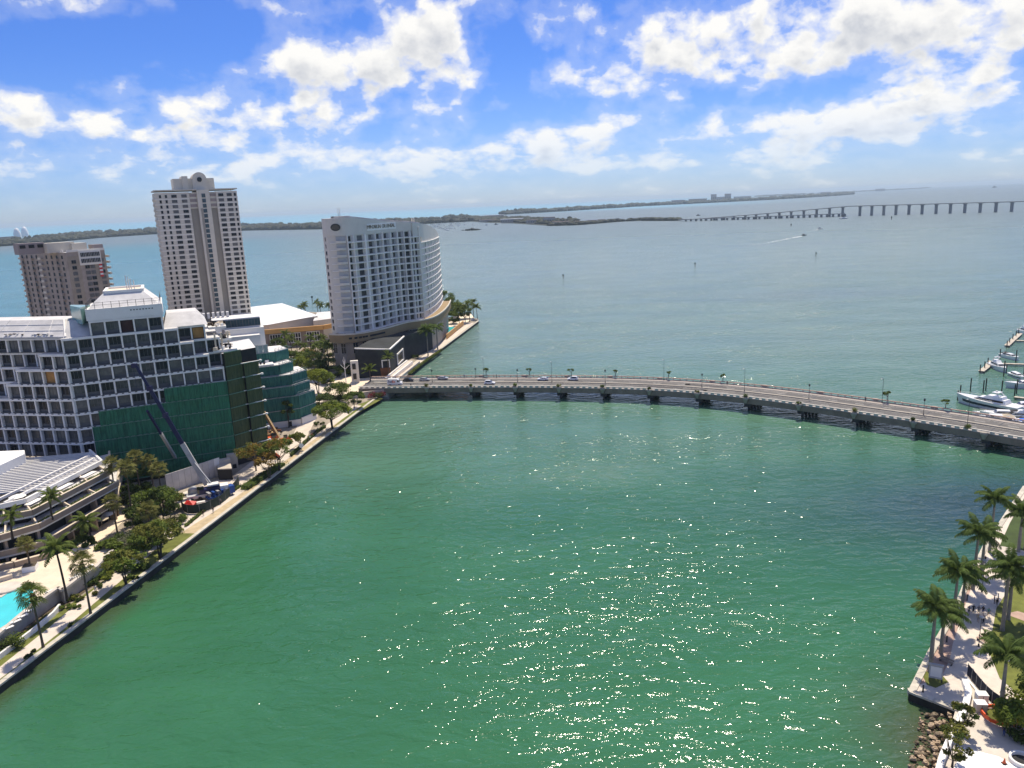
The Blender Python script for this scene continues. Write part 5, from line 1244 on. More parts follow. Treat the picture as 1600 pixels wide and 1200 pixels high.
# approach road on the island
w = MB(); a0, _ = bpt(0, 2.2, DZ); 
rd = thing('approach_embankment', 'sunlit raised approach where the bridge meets the island', 'embankment')
p0, y0 = bpt(s_of(604), 0, 0); p1, _ = bpt(s_of(604), BWD, 0)
emb = [p0+Vector((-.5,.6,0)), p1+Vector((-.5,-.6,0)), at(560,592,DZ-.4), at(545,603,DZ-.4)]
w.prism([(p.x,p.y) for p in (p0, p1, IS(30,205), IS(34,190))], GZ-.3, lambda p: DZ-.05 if p[0] > -60 else GZ+.3, 0, 1); w.build('bank', ['pale_concrete', 'deck_cream'], rd)
for s in pier_s:                                                    # expansion joints and patched surfacing over every pier
    m2 = MB()
    for o0, o1 in ((2.2,8.9),(10.1,16.2)):
        a, _ = bpt(s, o0, DZ+.036); b, _ = bpt(s, o1, DZ+.036); m2.beam(a, b, .35, .008)
    m2.build('expansion_joint', 'pole_dark', br)
rp_ = random.Random(2)
for k in range(16):
    s = rp_.uniform(8, BL_-70); o0 = rp_.choice((2.6,5.7,10.4,13.3)); m2 = MB(); bstrip(m2, o0, o0+rp_.uniform(1.4,2.6), DZ+.031, DZ+.035, 0, s, s+rp_.uniform(4,16), 6, False); m2.build('road_patch', rp_.choice(('asphalt_new','asphalt_worn')), br)
# ------------------------------------------------------------------ lamp posts
def lamp(s, off, h, label, arms=1, px_lab=None):
    p, y_ = bpt(s, off, DZ+.2); t = thing('street_lamp', label, 'lamp post', p, y_)
    m2 = MB(); m2.lathe([(.22,0),(.2,.5),(.11,.6)], n=8); m2.tube((0,0,.5), (0,0,h), .085, .055, 6); m2.build('pole', 'pole_dark' if arms else 'steel', t)
    m2 = MB()
    if arms == 2:
        m2.tube((-.0,0,h-.2), (0,0,h+.5), .05, None, 5); m2.lathe([(.1,0),(.3,.15),(.34,.5),(.22,.8),(.05,.95)], (0,0,h), 8)
        m2.build('lantern', 'pole_dark', t)
    else:
        m2.path([(0,0,h-.3),(0,-.7,h+.25),(0,-1.9,h+.4)], .05, 5); m2.box((0,-2.2,h+.38), (.3,.9,.16)); m2.build('lamp_arm', 'steel', t)
for px_, off, h, arm, lab in ((742,18.4,8.6,1,'thin lamp post behind the first far planter of the bridge'), (729,18.4,3.4,2,'short dark lantern near the island end of the far rail'), (802,9.5,4.8,2,'dark lantern on the median, first from the island'), (856,9.5,8.8,1,'tall thin lamp between two white cars on the bridge'), (940,9.5,4.8,2,'dark lantern on the median by the fourth far planter'),
    (1022,18.4,8.6,1,'tall thin lamp beyond the fifth far planter'), (1086,9.5,4.8,2,'dark lantern on the median past the middle of the bridge'), (1150,9.5,8.8,1,'tall lamp over the empty middle lanes'), (1248,9.5,4.8,2,'dark lantern on the median of the empty right stretch'), (1349,18.4,8.6,1,'tall lamp beside the bushy tree near the right end'), (1428,9.5,4.8,2,'last dark lantern before the marina'), (1509,1.2,9.5,1,'tall lamp on the near walk at the right end of the bridge'), (667,9.5,4.8,2,'dark lantern on the median by the parked delivery van')):
    lamp(s_of(px_) + (0), off, h, lab, arm)
# ------------------------------------------------------------------ cars
def wheel_parts(t, xs, yw, r):
    for x in xs:
        for sy in (-1, 1):
            wt = MB(); wt.T = Matrix.Translation((x, sy*yw, r)) @ Matrix.Rotation(PI/2, 4, 'X'); wt.lathe([(r*.6,-.1),(r,-.1),(r,.1),(r*.6,.1)], n=12); o = wt.build('wheel', 'tyre', t)
            wt = MB(); wt.T = Matrix.Translation((x, sy*(yw+.02), r)) @ Matrix.Rotation(PI/2, 4, 'X'); wt.lathe([(.02,-.1),(r*.58,-.1),(r*.58,.1),(.02,.1)], n=10); wt.build('rim', 'chrome', o)
def car(loc, yaw, paint, label, kind='sedan'):
    t = thing('car', label, 'car', loc, yaw)
    L_, W_ = 4.6, 1.8; hw = W_/2
    suv = kind == 'suv'; hr = 1.75 if suv else 1.45
    lower = [(-2.3,.45),(-2.28,.85),(-2.15,1.0),(-1.3,1.02),(1.0,1.0),(2.0,.86),(2.28,.70),(2.3,.40)]
    top = [(-2.1,1.02),(-1.75 if suv else -1.35,hr-.06),(-.9,hr),(.25,hr-.02),(1.15,1.0)]
    def extr(prof, w0, w1=None, m=0, mb=None):
        w1 = w1 or w0; n = len(prof); vs = [(x,-w0 if z < 1.05 else -w1,z) for x, z in prof]+[(x,w0 if z < 1.05 else w1,z) for x, z in prof]
        mb.add(vs, [(i,(i+1)%n,n+(i+1)%n,n+i)[::-1] for i in range(n)]+[tuple(range(n)), tuple(reversed(range(n,2*n)))], m)
    mb = MB(); extr(lower+[(1.75,.28),(-1.75,.28)], hw, None, 0, mb); extr(top, hw-.08, hw-.28, 0, mb); mb.build('body', paint, t)
    g = MB()
    for s_ in (-1, 1):
        y0_, y1_ = s_*(hw-.065), s_*(hw-.262)
        g.add([(-1.55,y0_,1.07),(.85,y0_,1.07),(.2,y1_,hr-.1),(-1.2 if not suv else -1.6,y1_,hr-.1)], [(0,1,2,3) if s_ < 0 else (3,2,1,0)])
    g.add([(1.13,-hw+.16,1.04),(1.13,hw-.16,1.04),(.34,hw-.36,hr-.07),(.34,-hw+.36,hr-.07)], [(0,1,2,3)]); g.add([(-2.11,-hw+.16,1.06),(-2.11,hw-.16,1.06),(-1.78 if suv else -1.42,hw-.36,hr-.1),(-1.78 if suv else -1.42,-hw+.36,hr-.1)], [(3,2,1,0)])
    part_stuff(g.build('glazing', 'car_glass', t))
    for s_ in (-1, 1):
        m2 = MB(); m2.box((2.24,s_*.62,.72), (.12,.36,.16)); m2.build('headlight', 'lamp_clear', t); m2 = MB(); m2.box((-2.27,s_*.66,.84), (.08,.3,.16)); m2.build('tail_light', 'lamp_red', t)
    wheel_parts(t, (-1.4, 1.4), hw-.08, .33); return t
def on_bridge(px_, off): p, y_ = bpt(s_of(px_), off, DZ+.035); return p, y_
p, y_ = on_bridge(651, 13.6); car(p, y_, 'car_silver', 'silver car behind the delivery van on the far lanes')
p, y_ = on_bridge(760, 6.6); car(p, y_, 'car_white', 'white hatchback alone on the near lanes of the bridge', 'suv')
p, y_ = on_bridge(839, 13.8); car(p, y_+PI, 'car_white', 'white car, second from right on the far lanes')
p, y_ = on_bridge(886, 14.6); car(p, y_+PI, 'car_white', 'white sport utility car, rightmost car on the bridge', 'suv')
p, y_ = on_bridge(626, 13.0); car(p, y_, 'car_black', 'black car just behind the white delivery van')
p, y_ = on_bridge(678, 16.0); car(p, y_, 'car_silver', 'grey car half hidden by the far rail planter')
# delivery van with lettering
p, y_ = on_bridge(611, 6.2)
vn = thing('delivery_van', 'white high roofed delivery van with purple and orange lettering', 'van', p, y_)
mb = MB(); prof = [(-3.1,.45),(-3.1,2.75),(-2.9,2.85),(1.2,2.85),(1.75,2.55),(2.35,1.55),(3.05,1.25),(3.15,.45)]; n = len(prof); hw = 1.02
mb.add([(x,-hw,z) for x, z in prof]+[(x,hw,z) for x, z in prof], [(i,(i+1)%n,n+(i+1)%n,n+i) for i in range(n)]+[tuple(reversed(range(n))), tuple(range(n,2*n))]); mb.build('body', 'car_white', vn)
m2 = MB()
for s_ in (-1, 1): m2.add([(1.25,s_*1.03,1.6),(2.25,s_*1.03,1.6),(1.8,s_*1.03,2.4),(1.25,s_*1.03,2.4)], [(0,1,2,3) if s_ < 0 else (3,2,1,0)])
m2.add([(2.39,-.88,1.58),(2.39,.88,1.58),(1.83,.85,2.48),(1.83,-.85,2.48)], [(0,1,2,3)]); part_stuff(m2.build('glazing', 'car_glass', vn))
wheel_parts(vn, (-2.0, 2.0), .95, .38)
for txt, x, m_ in (('Fed', -2.75, 'parcel_purple'), ('Ex', -.93, 'parcel_orange')):
    o = put('lettering', text_mesh(txt, 1.35, m_, .012, 'LEFT'), vn, (x, -1.035, 1.75)); o.rotation_euler = (PI/2, 0, 0)
for s_ in (-1, 1): m2 = MB(); m2.box((3.12,s_*.75,1.0), (.1,.34,.24)); m2.build('headlight', 'lamp_clear', vn)
# ================================================================== planting
def frond_mesh(e0, droop, L_, nl, ll, m, wid=.16, seed=0):
    """arching feather frond along +X: midrib with pairs of leaflets"""
    r = random.Random(seed); mb = MB(); pts = []; p = Vector((0,0,0)); e = e0; n = 9
    for i in range(n+1):
        pts.append(p.copy()); p = p+Vector((math.cos(e),0,math.sin(e)))*(L_/n); e -= droop/n*(.5+i/n)
    mb.path(pts, [.05*(1-.8*i/n)+.012 for i in range(n+1)], 3, 0, False)
    for k in range(nl):
        f = .14+.85*k/(nl-1); g = f*n; i = min(n-1, int(g)); q = pts[i].lerp(pts[i+1], g-i); d = (pts[i+1]-pts[i]).normalized(); up = Vector((-d.z,0,d.x))
        l_ = ll*math.sin(PI*min(1,(.22+.74*f)))**.6*r.uniform(.85,1.12)
        for s in (-1, 1):
            a = r.uniform(.95,1.25); hang = r.uniform(.35,.85)
            o = (d*math.cos(a)+Vector((0,s,0))*math.sin(a)-up*hang*.7).normalized()
            tip = q+o*l_+Vector((0,0,-.22*l_)); mid = q+o*l_*.55; wv = d*(wid*(.5+.5*(1-f)))
            mb.add([q-wv*.4, q+wv*.4, mid+wv, mid-wv], [(0,1,2,3)]); mb.add([mid-wv, mid+wv, tip+wv*.15, tip-wv*.15], [(0,1,2,3)])
    return mb.mesh('frond', [m])
def fan_mesh(e0, rad, pet, m, seed):
    r = random.Random(seed); mb = MB(); d = Vector((math.cos(e0),0,math.sin(e0))); up = Vector((-math.sin(e0),0,math.cos(e0)))
    c = d*pet; mb.path([Vector((0,0,0)), c*.6+Vector((0,0,.04)), c], [.04,.03,.025], 3, 0, False)
    n = 13
    for i in range(n):
        a = -1.9+3.8*i/(n-1); a2 = a+.22; rr = rad*(1-.16*abs(a)/1.9)*r.uniform(.9,1.08)
        def pt(an, q, dr): return c+(d*math.cos(an)+Vector((0,1,0))*math.sin(an))*q+up*(.12*q)+Vector((0,0,-dr))
        mb.add([c, pt(a-.13, rr*.62, .03), pt(a, rr*1.0, rr*r.uniform(.22,.5)), pt(a+.13, rr*.62, .03)], [(0,1,2,3)])
    return mb.mesh('fan_leaf', [m])
FR = {'royal': [frond_mesh(e, dr, 4.5, 30, 1.05, 'royal_leaf', .15, i) for i, (e, dr) in enumerate(((1.25,1.5),(.95,1.7),(.65,1.75),(.35,1.6),(.05,1.3),(.8,2.1)))],
      'coco': [frond_mesh(e, dr, 4.2, 22, .9, 'palm_leaf', .19, 10+i) for i, (e, dr) in enumerate(((1.2,1.6),(.8,1.9),(.5,1.9),(.1,1.6),(-.25,1.1)))],
      'date': [frond_mesh(e, dr, 3.5, 22, .6, 'palm_leaf', .15, 20+i) for i, (e, dr) in enumerate(((1.3,.9),(.95,1.1),(.6,1.1),(.25,1.0),(-.1,.7)))],
      'fan': [fan_mesh(e, 1.3, 1.3, 'fan_leaf', 30+i) for i, e in enumerate((1.25,.85,.5,.15,-.3,-.7))],
      'fand': [fan_mesh(e, 1.3, 1.25, 'palm_leaf', 40+i) for i, e in enumerate((1.25,.85,.5,.15,-.3,-.7))]}
rpm = random.Random(77)
TR = {}
def trunk_mesh(h, r0, r1, m, bulge=0.0, lean=0.0):
    key = (round(h*2), r0, m, bulge, lean)
    if key in TR: return TR[key]
    mb = MB(); n = 8; pts = []; rd_ = []
    for i in range(n+1):
        f = i/n; pts.append((lean*h*.18*f*f, 0, h*f)); rd_.append((r0*(1-f)+r1*f)*(1+bulge*math.sin(PI*min(1,f*1.15)))*(1.35 if i == 0 else 1))
    mb.path(pts, rd_, 8, 0); TR[key] = mb.mesh('trunk', [m]); return TR[key]
def palm(kind, base, h, label, group=None, s=1.0, simple=False, lean=0.0):
    t = thing('palm_tree', label, 'palm tree', base, rpm.random()*6.28, group)
    if kind == 'royal':
        put('trunk', trunk_mesh(h, .30, .22, 'trunk_grey', .18), t); top = h
        m2 = MB(); m2.path([(0,0,h-.1),(0,0,h+.7),(0,0,h+1.7)], [.20,.21,.09], 7); m2.build('crownshaft', 'crownshaft', t); top = h+1.55; nf = 18
    elif kind in ('fan', 'fand'):
        put('trunk', trunk_mesh(h, .24, .16, 'trunk_brown', 0, lean), t); top = h; nf = 26
        m2 = MB(); m2.path([(0,0,h-2.0*s),(0,0,h-.9*s),(0,0,h)], [.20,.55*s,.32*s], 7); m2.build('dead_skirt', 'dead_frond', t)
    else:
        put('trunk', trunk_mesh(h, .24, .17, 'trunk_dark' if kind == 'coco' else 'trunk_brown', 0, lean), t); top = h; nf = 17 if kind == 'coco' else 30
    fr_ = FR[kind]; off = Vector((lean*h*.18, 0, top-.05))
    if simple:
        mb = MB()
        for i in range(min(nf, 20)):
            me = rpm.choice(fr_); a = i*2.399+rpm.uniform(-.2,.2); mt = Matrix.Translation(off) @ Matrix.Rotation(a, 4, 'Z') @ Matrix.Scale(s, 4)
            mb.add([mt @ v.co for v in me.vertices], [tuple(p.vertices) for p in me.polygons])
        mb.build('crown', fr_[0].materials[0].name if False else {'royal':'royal_leaf','coco':'palm_leaf','date':'palm_leaf','fan':'fan_leaf','fand':'palm_leaf'}[kind], t)
    else:
        nm = 'fan_leaf' if kind in ('fan','fand') else 'frond'
        for i in range(nf):
            k = min(len(fr_)-1, int(i/nf*len(fr_))); a = i*2.399+rpm.uniform(-.25,.25)
            put(nm, fr_[k], t, off, a, s*rpm.uniform(.88,1.1))
    return t
def leaf_crown(clumps, nq, size, mats, seed, flat=.7):
    """crown of leaf sprays: each clump is a cloud of small leaf faces"""
    r = random.Random(seed); mb = MB(); nq = int(nq*1.9); size *= 1.12
    for (c, rad, mi) in clumps:
        for k in range(nq):
            u = r.uniform(-1,1); a = r.uniform(0, 2*PI); q = math.sqrt(1-u*u); rr = rad*(r.random()**.38)
            p = Vector((c[0]+q*math.cos(a)*rr, c[1]+q*math.sin(a)*rr, c[2]+u*rr*flat)); s = size*r.uniform(.6,1.35)
            n_ = Vector((q*math.cos(a)*.5+r.uniform(-.7,.7), q*math.sin(a)*.5+r.uniform(-.7,.7), .55+r.uniform(-.4,.8))).normalized()
            x = n_.cross(Vector((r.uniform(-1,1), r.uniform(-1,1), r.uniform(-1,1)))).normalized(); y = n_.cross(x)
            mb.add([p-x*s*.6, p-y*s*.3+x*.1*s, p+x*s*.7, p+y*s*.32], [(0,1,2,3)], mi)
    return mb
def broad(base, h, cr, label, m='leaf_mid', m2='leaf_olive', shape='umbrella', n=22, nq=62, size=.5, trunk='trunk_dark', seed=None, multi=1, group=None, crown_h=.45, cat='tree'):
    seed = seed if seed is not None else rpm.randrange(9999); r = random.Random(seed)
    t = thing('shade_tree' if cat == 'tree' else 'shrub', label, cat, base, 0, group)
    clumps = []; ch = h*crown_h
    for k in range(n):
        a = r.uniform(0, 2*PI); q = r.random()**.5
        if shape == 'umbrella': z = h-ch*.35-ch*.55*q*q*r.uniform(.4,1.1)+r.uniform(-.1,.1)*ch; rc = cr*r.uniform(.18,.30)
        else: z = h-ch*.5+ch*.42*math.sqrt(max(0,1-q*q))*r.choice((-1,1,1)); rc = cr*r.uniform(.24,.38)
        clumps.append(((math.cos(a)*q*cr*.84, math.sin(a)*q*cr*.84, z), rc, 0 if r.random() < .7 else 1))
    if trunk:
        mb = MB(); zf = h*(1-crown_h)*.62
        for j in range(multi):
            aj = r.uniform(0,6.28); bx = Vector((math.cos(aj)*.12*multi, math.sin(aj)*.12*multi, 0)); fk = Vector((math.cos(aj)*.07*h*(multi>1), math.sin(aj)*.07*h*(multi>1), zf))
            mb.path([bx+Vector((0,0,-.1)), bx+Vector((0,0,.3)), fk], [.05*h**.8*.9, .035*h**.8, .026*h**.8], 6)
            for (c, rc, _) in clumps[j::multi][:max(6, int(n*.5/multi))]:
                c = Vector(c); md = fk.lerp(c, .5)+Vector((r.uniform(-.3,.3), r.uniform(-.3,.3), -.06*h)); mb.path([fk, md, c], [.018*h**.8, .011*h**.8, .004*h**.8], 4, 0, False)
        mb.build('trunk', trunk, t)
    leaf_crown(clumps, nq, size, None, seed).build('crown', [m, m2], t)
    return t
def shrub(base, rx, ry, h, label, m='leaf_mid', m2='leaf_olive', n=9, nq=50, size=.32, group=None, rz=0.0, name='shrub', cat='shrub'):
    r = random.Random(rpm.randrange(9999)); t = thing(name, label, cat, base, rz, group); cl = []
    for k in range(n): cl.append(((r.uniform(-.8,.8)*rx, r.uniform(-.8,.8)*ry, h*r.uniform(.35,.62)), h*r.uniform(.35,.5), 0 if r.random() < .7 else 1))
    leaf_crown(cl, nq, size, None, r.random(), .85).build('foliage', [m, m2], t)
    st = MB(); 
    for k in range(3): st.tube((r.uniform(-.4,.4)*rx, r.uniform(-.4,.4)*ry, -.05), (r.uniform(-.5,.5)*rx, r.uniform(-.5,.5)*ry, h*.5), .05, .02, 4)
    part_stuff(st.build('stem', 'trunk_dark', t)); return t
def hedge(pts, wd, h, label, m='leaf_mid', m2='leaf_dark', size=.26, dens=13, z=GZ, cat='hedge'):
    r = random.Random(rpm.randrange(9999)); P = [Vector((p[0], p[1], 0)) for p in pts]; P, ln = resample(P, step=max(.8, wd*.55)); base = Vector((P[0].x, P[0].y, z))
    t = thing('hedge', label, cat, base); cl = [((p.x-base.x+r.uniform(-.1,.1), p.y-base.y+r.uniform(-.1,.1), h*.52), max(wd*.62, h*.5)*r.uniform(.85,1.1), 0 if r.random() < .75 else 1) for p in P]
    leaf_crown(cl, int(dens*max(1.0, wd*1.8)), size, None, r.random(), h/max(wd, .4)*.85 if h < wd else 1.0).build('foliage', [m, m2], t)
    cb = MB()
    for i in range(len(P)-1): cb.beam(P[i]-base+Vector((0,0,z+h*.33)), P[i+1]-base+Vector((0,0,z+h*.33)), wd*.75, h*.66)
    cb.build('inner_mass', 'leaf_dark', t); return t
def hz(xb, yb, yt, z):
    """height of a vertical whose foot is seen at (xb, yb) on level z and top at yt"""
    B = at(xb, yb, z); lo, hi = 0, 60
    for _ in range(40):
        m_ = (lo+hi)/2
        if pxof((B.x, B.y, z+m_))[1] > yt: lo = m_
        else: hi = m_
    return lo
# ------------------------------------------------------------------ royal palms in the park (foot seen at x,y ; crown centre at y)
for x, y, yc, lab in ((1453,1050,948,'royal palm by the notice board at the quay corner'), (1470,1021,958,'royal palm close behind the quay corner palm'), (1488,985,893,'royal palm casting its crown shadow over the walk, nearer one'), (1503,952,898,'royal palm just beyond the strolling group'), (1520,921,832,'royal palm with trunk rising over the quay paving middle'), (1533,898,836,'royal palm half hidden behind its taller neighbour on the quay'),
    (1546,863,780,'tallest royal palm standing against the open water'), (1591,862,800,'royal palm at the corner of the dark lawn'), (1602,858,806,'royal palm at the frame edge beside the dark lawn'), (1566,985,884,'thick royal palm leaning over the walk from the lawn'), (1575,968,900,'royal palm on the lawn beside the thick one'), (1562,1122,1022,'royal palm inside the orange barrier ring'), (1612,1000,880,'royal palm at the right frame edge on the lawn')):
    h = hz(x, y, yc, GZ); palm('royal', at(x, y, GZ), max(5, h-1.5), lab)
# ------------------------------------------------------------------ palms along the island shore
G = 'palms on the island shore'
for kind, x, y, yc, lab, s in (('fand',68,1013,928,'fan palm beside the swimming pool, nearest of all to the seawall',1.25), ('fan',142,960,880,'pale crowned fan palm below the pool deck corner',1.2), ('coco',105,936,858,'shaggy dark coconut palm on the pool deck',1.0), ('coco',148,862,812,'dark drooping coconut palm by the cafe terrace',1.0), ('fan',184,836,784,'fan palm close to the right end of the tiers',1.15), ('fan',48,888,850,'young palm in the white planter box',.95),
    ('fan',185,806,726,'fan palm at left of the tall clump behind the tiers',1.2), ('fan',209,820,732,'tall fan palm second from left in the clump behind the tiers',1.2), ('fan',222,786,716,'pale fan palm at the back of the clump before the green netting',1.15), ('fan',244,784,722,'broad fan palm at right of the clump before the green netting',1.2), ('fan',256,796,734,'fan palm rightmost of the clump before the green netting',1.1), ('fand',180,716,664,'lone thin fan palm in front of the green netting',1.0), ('fan',236,838,797,'bright low fan palm between shrubs left of the crane yard',1.15),
    ('coco',82,812,776,'palm rising out of the planted tiers',.75), ('coco',20,842,806,'bushy palm on the left end of the planted tier',.7)):
    z = PD if (x, y) in ((105,936),(48,888)) else (11.3-.7 if (x, y) in ((82,812),(20,842)) else GZ)
    palm(kind, at(x, y, z), max(1.5, hz(x, y, yc, z)), lab, G, s, False, .6 if kind == 'coco' else .15)
for kind, x, y, yc, lab, s in (('date',580,607,578,'feathery date palm standing before the white delivery van',1.15), ('date',608,590,556,'date palm in front of the rust coloured panel',1.0), ('royal',536,572,538,'tall palm left of the white stair tower',.9), ('royal',522,570,541,'palm in the dark group at the podium corner, second from the stair tower',.9), ('royal',550,570,542,'palm next to the white stair tower',.9), ('royal',508,566,540,'palm in the middle of the dark group at the podium',.85), ('coco',494,560,540,'palm before the tall windows of the orange banded hall, right one',.9), ('coco',477,556,540,'palm before the tall windows of the orange banded hall, middle one',.9), ('coco',456,552,526,'tall palm beside the netted block and the white hall',1.0), ('coco',465,556,536,'lower palm beside the netted block and the white hall',.9), ('fan',556,596,581,'small bright fan palm by the white forked pole',.8),
    ('royal',669,556,518,'dark palm before the tall hotel window, left one',1.25), ('royal',684,546,512,'dark palm before the hotel podium, right one',1.2), ('coco',734,503,474,'palm near the tip of the point',1.1), ('coco',746,499,480,'outermost palm on the tip of the point',1.1), ('coco',727,505,480,'palm third from the tip of the point',1.0), ('coco',718,509,484,'palm above the small hotel pool',1.0), ('coco',740,497,472,'slim palm behind the tip of the point',1.0)):
    palm(kind, at(x, y, GZ), max(2, hz(x, y, yc, GZ)-(1.2 if kind == 'royal' else 0)), lab, G, s, True, .4 if kind == 'coco' else 0)
for i, (x, y, h, r_, k, lab) in enumerate(((452,572,8,4.5,'leaf_dark','dark tree at the back of the netted block, first in the grove'),(466,570,7,4.5,'leaf_mid','green tree in the grove below the tall hall windows'),(486,572,7.5,5,'leaf_dark','dark tree at the heart of the hotel grove'),(496,584,6.5,4.5,'leaf_dark','dark tree at the edge of the hotel drive'),(514,580,6.5,4.5,'leaf_dark','dark tree under the tall palms by the podium'),(544,585,5,3.8,'leaf_dark','low dark tree right under the stair tower palms'),(470,600,5.5,3.6,'leaf_olive','olive tree close to the upper site road'),(512,600,4.5,4.0,'leaf_mid','low green tree by the forecourt hedge'),(436,548,7,5,'leaf_dark','dark tree hard against the white hall'),(520,560,8,5,'leaf_dark','dark tree against the podium wall'),(537,563,8,4.5,'leaf_dark','dark tree between podium wall and stair tower'),(500,556,7.5,5,'leaf_dark','dark tree in front of the orange banded corner'))):
    broad(at(x, y, GZ), h, r_, lab, k, 'leaf_mid', 'ball', n=20, crown_h=.85, size=.55)
for x, y, yc, lab in ((447,556,522,'palm beside the white hall wall, farthest left of the grove'),(486,552,526,'palm before the tall hall window, left of the pair'),(505,552,528,'palm at the orange banded corner'),(514,574,536,'palm rising from the middle of the podium grove'),(529,574,533,'tallest palm of the podium grove'),(543,574,534,'palm leaning towards the stair tower')): palm('coco', at(x, y, GZ), max(3, hz(x, y, yc, GZ)), lab, G, 1.0, True, .3)
for i, (x, y) in enumerate(((472,489),(478,488),(497,486),(501,487),(515,489))): palm('coco', at(x, y+4, GZ), 7+i % 3, 'small palm on the far shore between the white hall and the hotel', 'palms on the far shore', 1.0, True, .3)
# ------------------------------------------------------------------ shade trees
broad(at(250,872,GZ), 9.5, 5.6, 'spreading olive green tree on the sandy bend beside the seawall', 'leaf_olive', 'leaf_mid', n=30, multi=3)
broad(at(198,912,GZ), 8.0, 5.0, 'thin crowned forked tree by the path below the pool corner', 'leaf_olive', 'leaf_mid', n=24, nq=45, multi=2)
broad(at(256,815,GZ), 9.0, 5.2, 'dense dark rounded tree left of the crane yard', 'leaf_dark', 'leaf_mid', 'ball', n=30, crown_h=.75)
broad(at(228,862,GZ), 5.0, 3.4, 'low green tree behind the forked olive trees', 'leaf_mid', 'leaf_dark', 'ball', n=18, crown_h=.8)
broad(at(400,736,GZ), 9.5, 6.2, 'half bare yellowing tree in front of the olive netting', 'leaf_olive', 'leaf_rust', n=24, nq=34, multi=2, trunk='trunk_brown')
broad(at(421,748,GZ), 8.0, 4.4, 'rusty leaved slender tree between two larger ones', 'leaf_rust', 'leaf_olive', n=16, nq=34, multi=2, trunk='trunk_brown')
broad(at(436,736,GZ), 10.5, 6.2, 'rust and green spreading tree by the promenade', 'leaf_mid', 'leaf_rust', n=30, nq=50, multi=2)
broad(at(470,702,GZ), 6.0, 3.8, 'smaller green tree overhanging the promenade strollers', 'leaf_mid', 'leaf_olive', n=16, multi=1)
broad(at(498,618,GZ), 12.5, 6.8, 'big bright umbrella shaped tree near the bridge end', 'leaf_bright', 'leaf_mid', n=40, nq=75, multi=2)
broad(at(520,670,GZ), 10.5, 7.2, 'broad dark umbrella tree leaning over the lower promenade', 'leaf_mid', 'leaf_bright', n=38, nq=70, multi=3)
broad(at(554,638,GZ), 7.5, 4.6, 'round green tree on the lawn by the bridge end', 'leaf_mid', 'leaf_dark', n=20, nq=60, multi=1)
broad(at(530,630,GZ), 8.0, 6.0, 'bushy green tree between the two umbrella trees', 'leaf_mid', 'leaf_dark', 'ball', n=30, crown_h=.8)
broad(at(506,636,GZ), 5.0, 4.5, 'low dark shrubby tree under the umbrella tree', 'leaf_dark', 'leaf_mid', 'ball', n=20, crown_h=.85)
broad(at(474,586,GZ), 9.0, 5.2, 'yellow green tree beside the teal netting', 'leaf_bright', 'leaf_mid', 'ball', n=26, crown_h=.8)
broad(at(452,668,GZ), 10.0, 2.6, 'thin dark tree against the teal netting', 'leaf_dark', 'leaf_mid', 'ball', n=12, crown_h=.55)
broad(at(480,566,GZ), 7.0, 4.6, 'orange flowering tree among the palms by the hall', 'leaf_rust', 'leaf_mid', 'ball', n=16, crown_h=.8)
broad(at(502,574,GZ), 7.0, 5.0, 'dark rounded tree below the hotel podium palms', 'leaf_dark', 'leaf_mid', 'ball', n=20, crown_h=.85)
broad(at(530,590,GZ), 5.5, 4.0, 'low dark tree left of the forked white pole', 'leaf_dark', 'leaf_mid', 'ball', n=16, crown_h=.85)
broad(at(455,580,GZ), 6.5, 4.4, 'dark bushy tree behind the teal netted block', 'leaf_dark', 'leaf_mid', 'ball', n=18, crown_h=.85)
broad(at(440,560,GZ), 7.5, 5.0, 'dark tree between the netted block and the white hall', 'leaf_dark', 'leaf_mid', 'ball', n=18, crown_h=.85)
for x, y, h, r_, lab in ((696,495,19,7.5,'tall feathery tree just right of the hotel'), (706,497,15,6.5,'second tall tree right of the hotel'), (715,500,12,6,'broad dark tree above the hotel pool'), (726,499,9,5,'lower dark tree towards the tip of the point'), (708,507,8,5,'bushy tree beside the small hotel pool')): broad(at(x, y, GZ), h, r_, lab, 'leaf_mid', 'leaf_dark', 'ball', n=28, crown_h=.8, size=.6)
broad(at(186,722,GZ), 7.0, 5.5, 'low dark tree below the lone palm at the netting', 'leaf_dark', 'leaf_mid', 'ball', n=22, crown_h=.9)
broad(at(1585,1150,GZ), 5.2, 3.0, 'leafy bright tree at the fence in the right corner', 'leaf_bright', 'leaf_mid', 'ball', n=22, crown_h=.75, trunk='trunk_brown', size=.36)
broad(at(1618,1128,GZ), 6.5, 4.2, 'leafy tree hanging in from the right frame edge', 'leaf_bright', 'leaf_dark', 'ball', n=26, crown_h=.75, size=.36)
broad(at(1500,1150,GZ), 5.2, 1.9, 'scrawny young tree by the white wall, farther one', 'leaf_olive', 'leaf_dark', 'ball', n=16, nq=40, crown_h=.75, size=.32, trunk='trunk_brown')
broad(at(1488,1198,GZ), 6.2, 2.2, 'scrawny young tree over the rocks, nearer one', 'leaf_olive', 'leaf_dark', 'ball', n=18, nq=40, crown_h=.75, size=.32, trunk='trunk_brown')
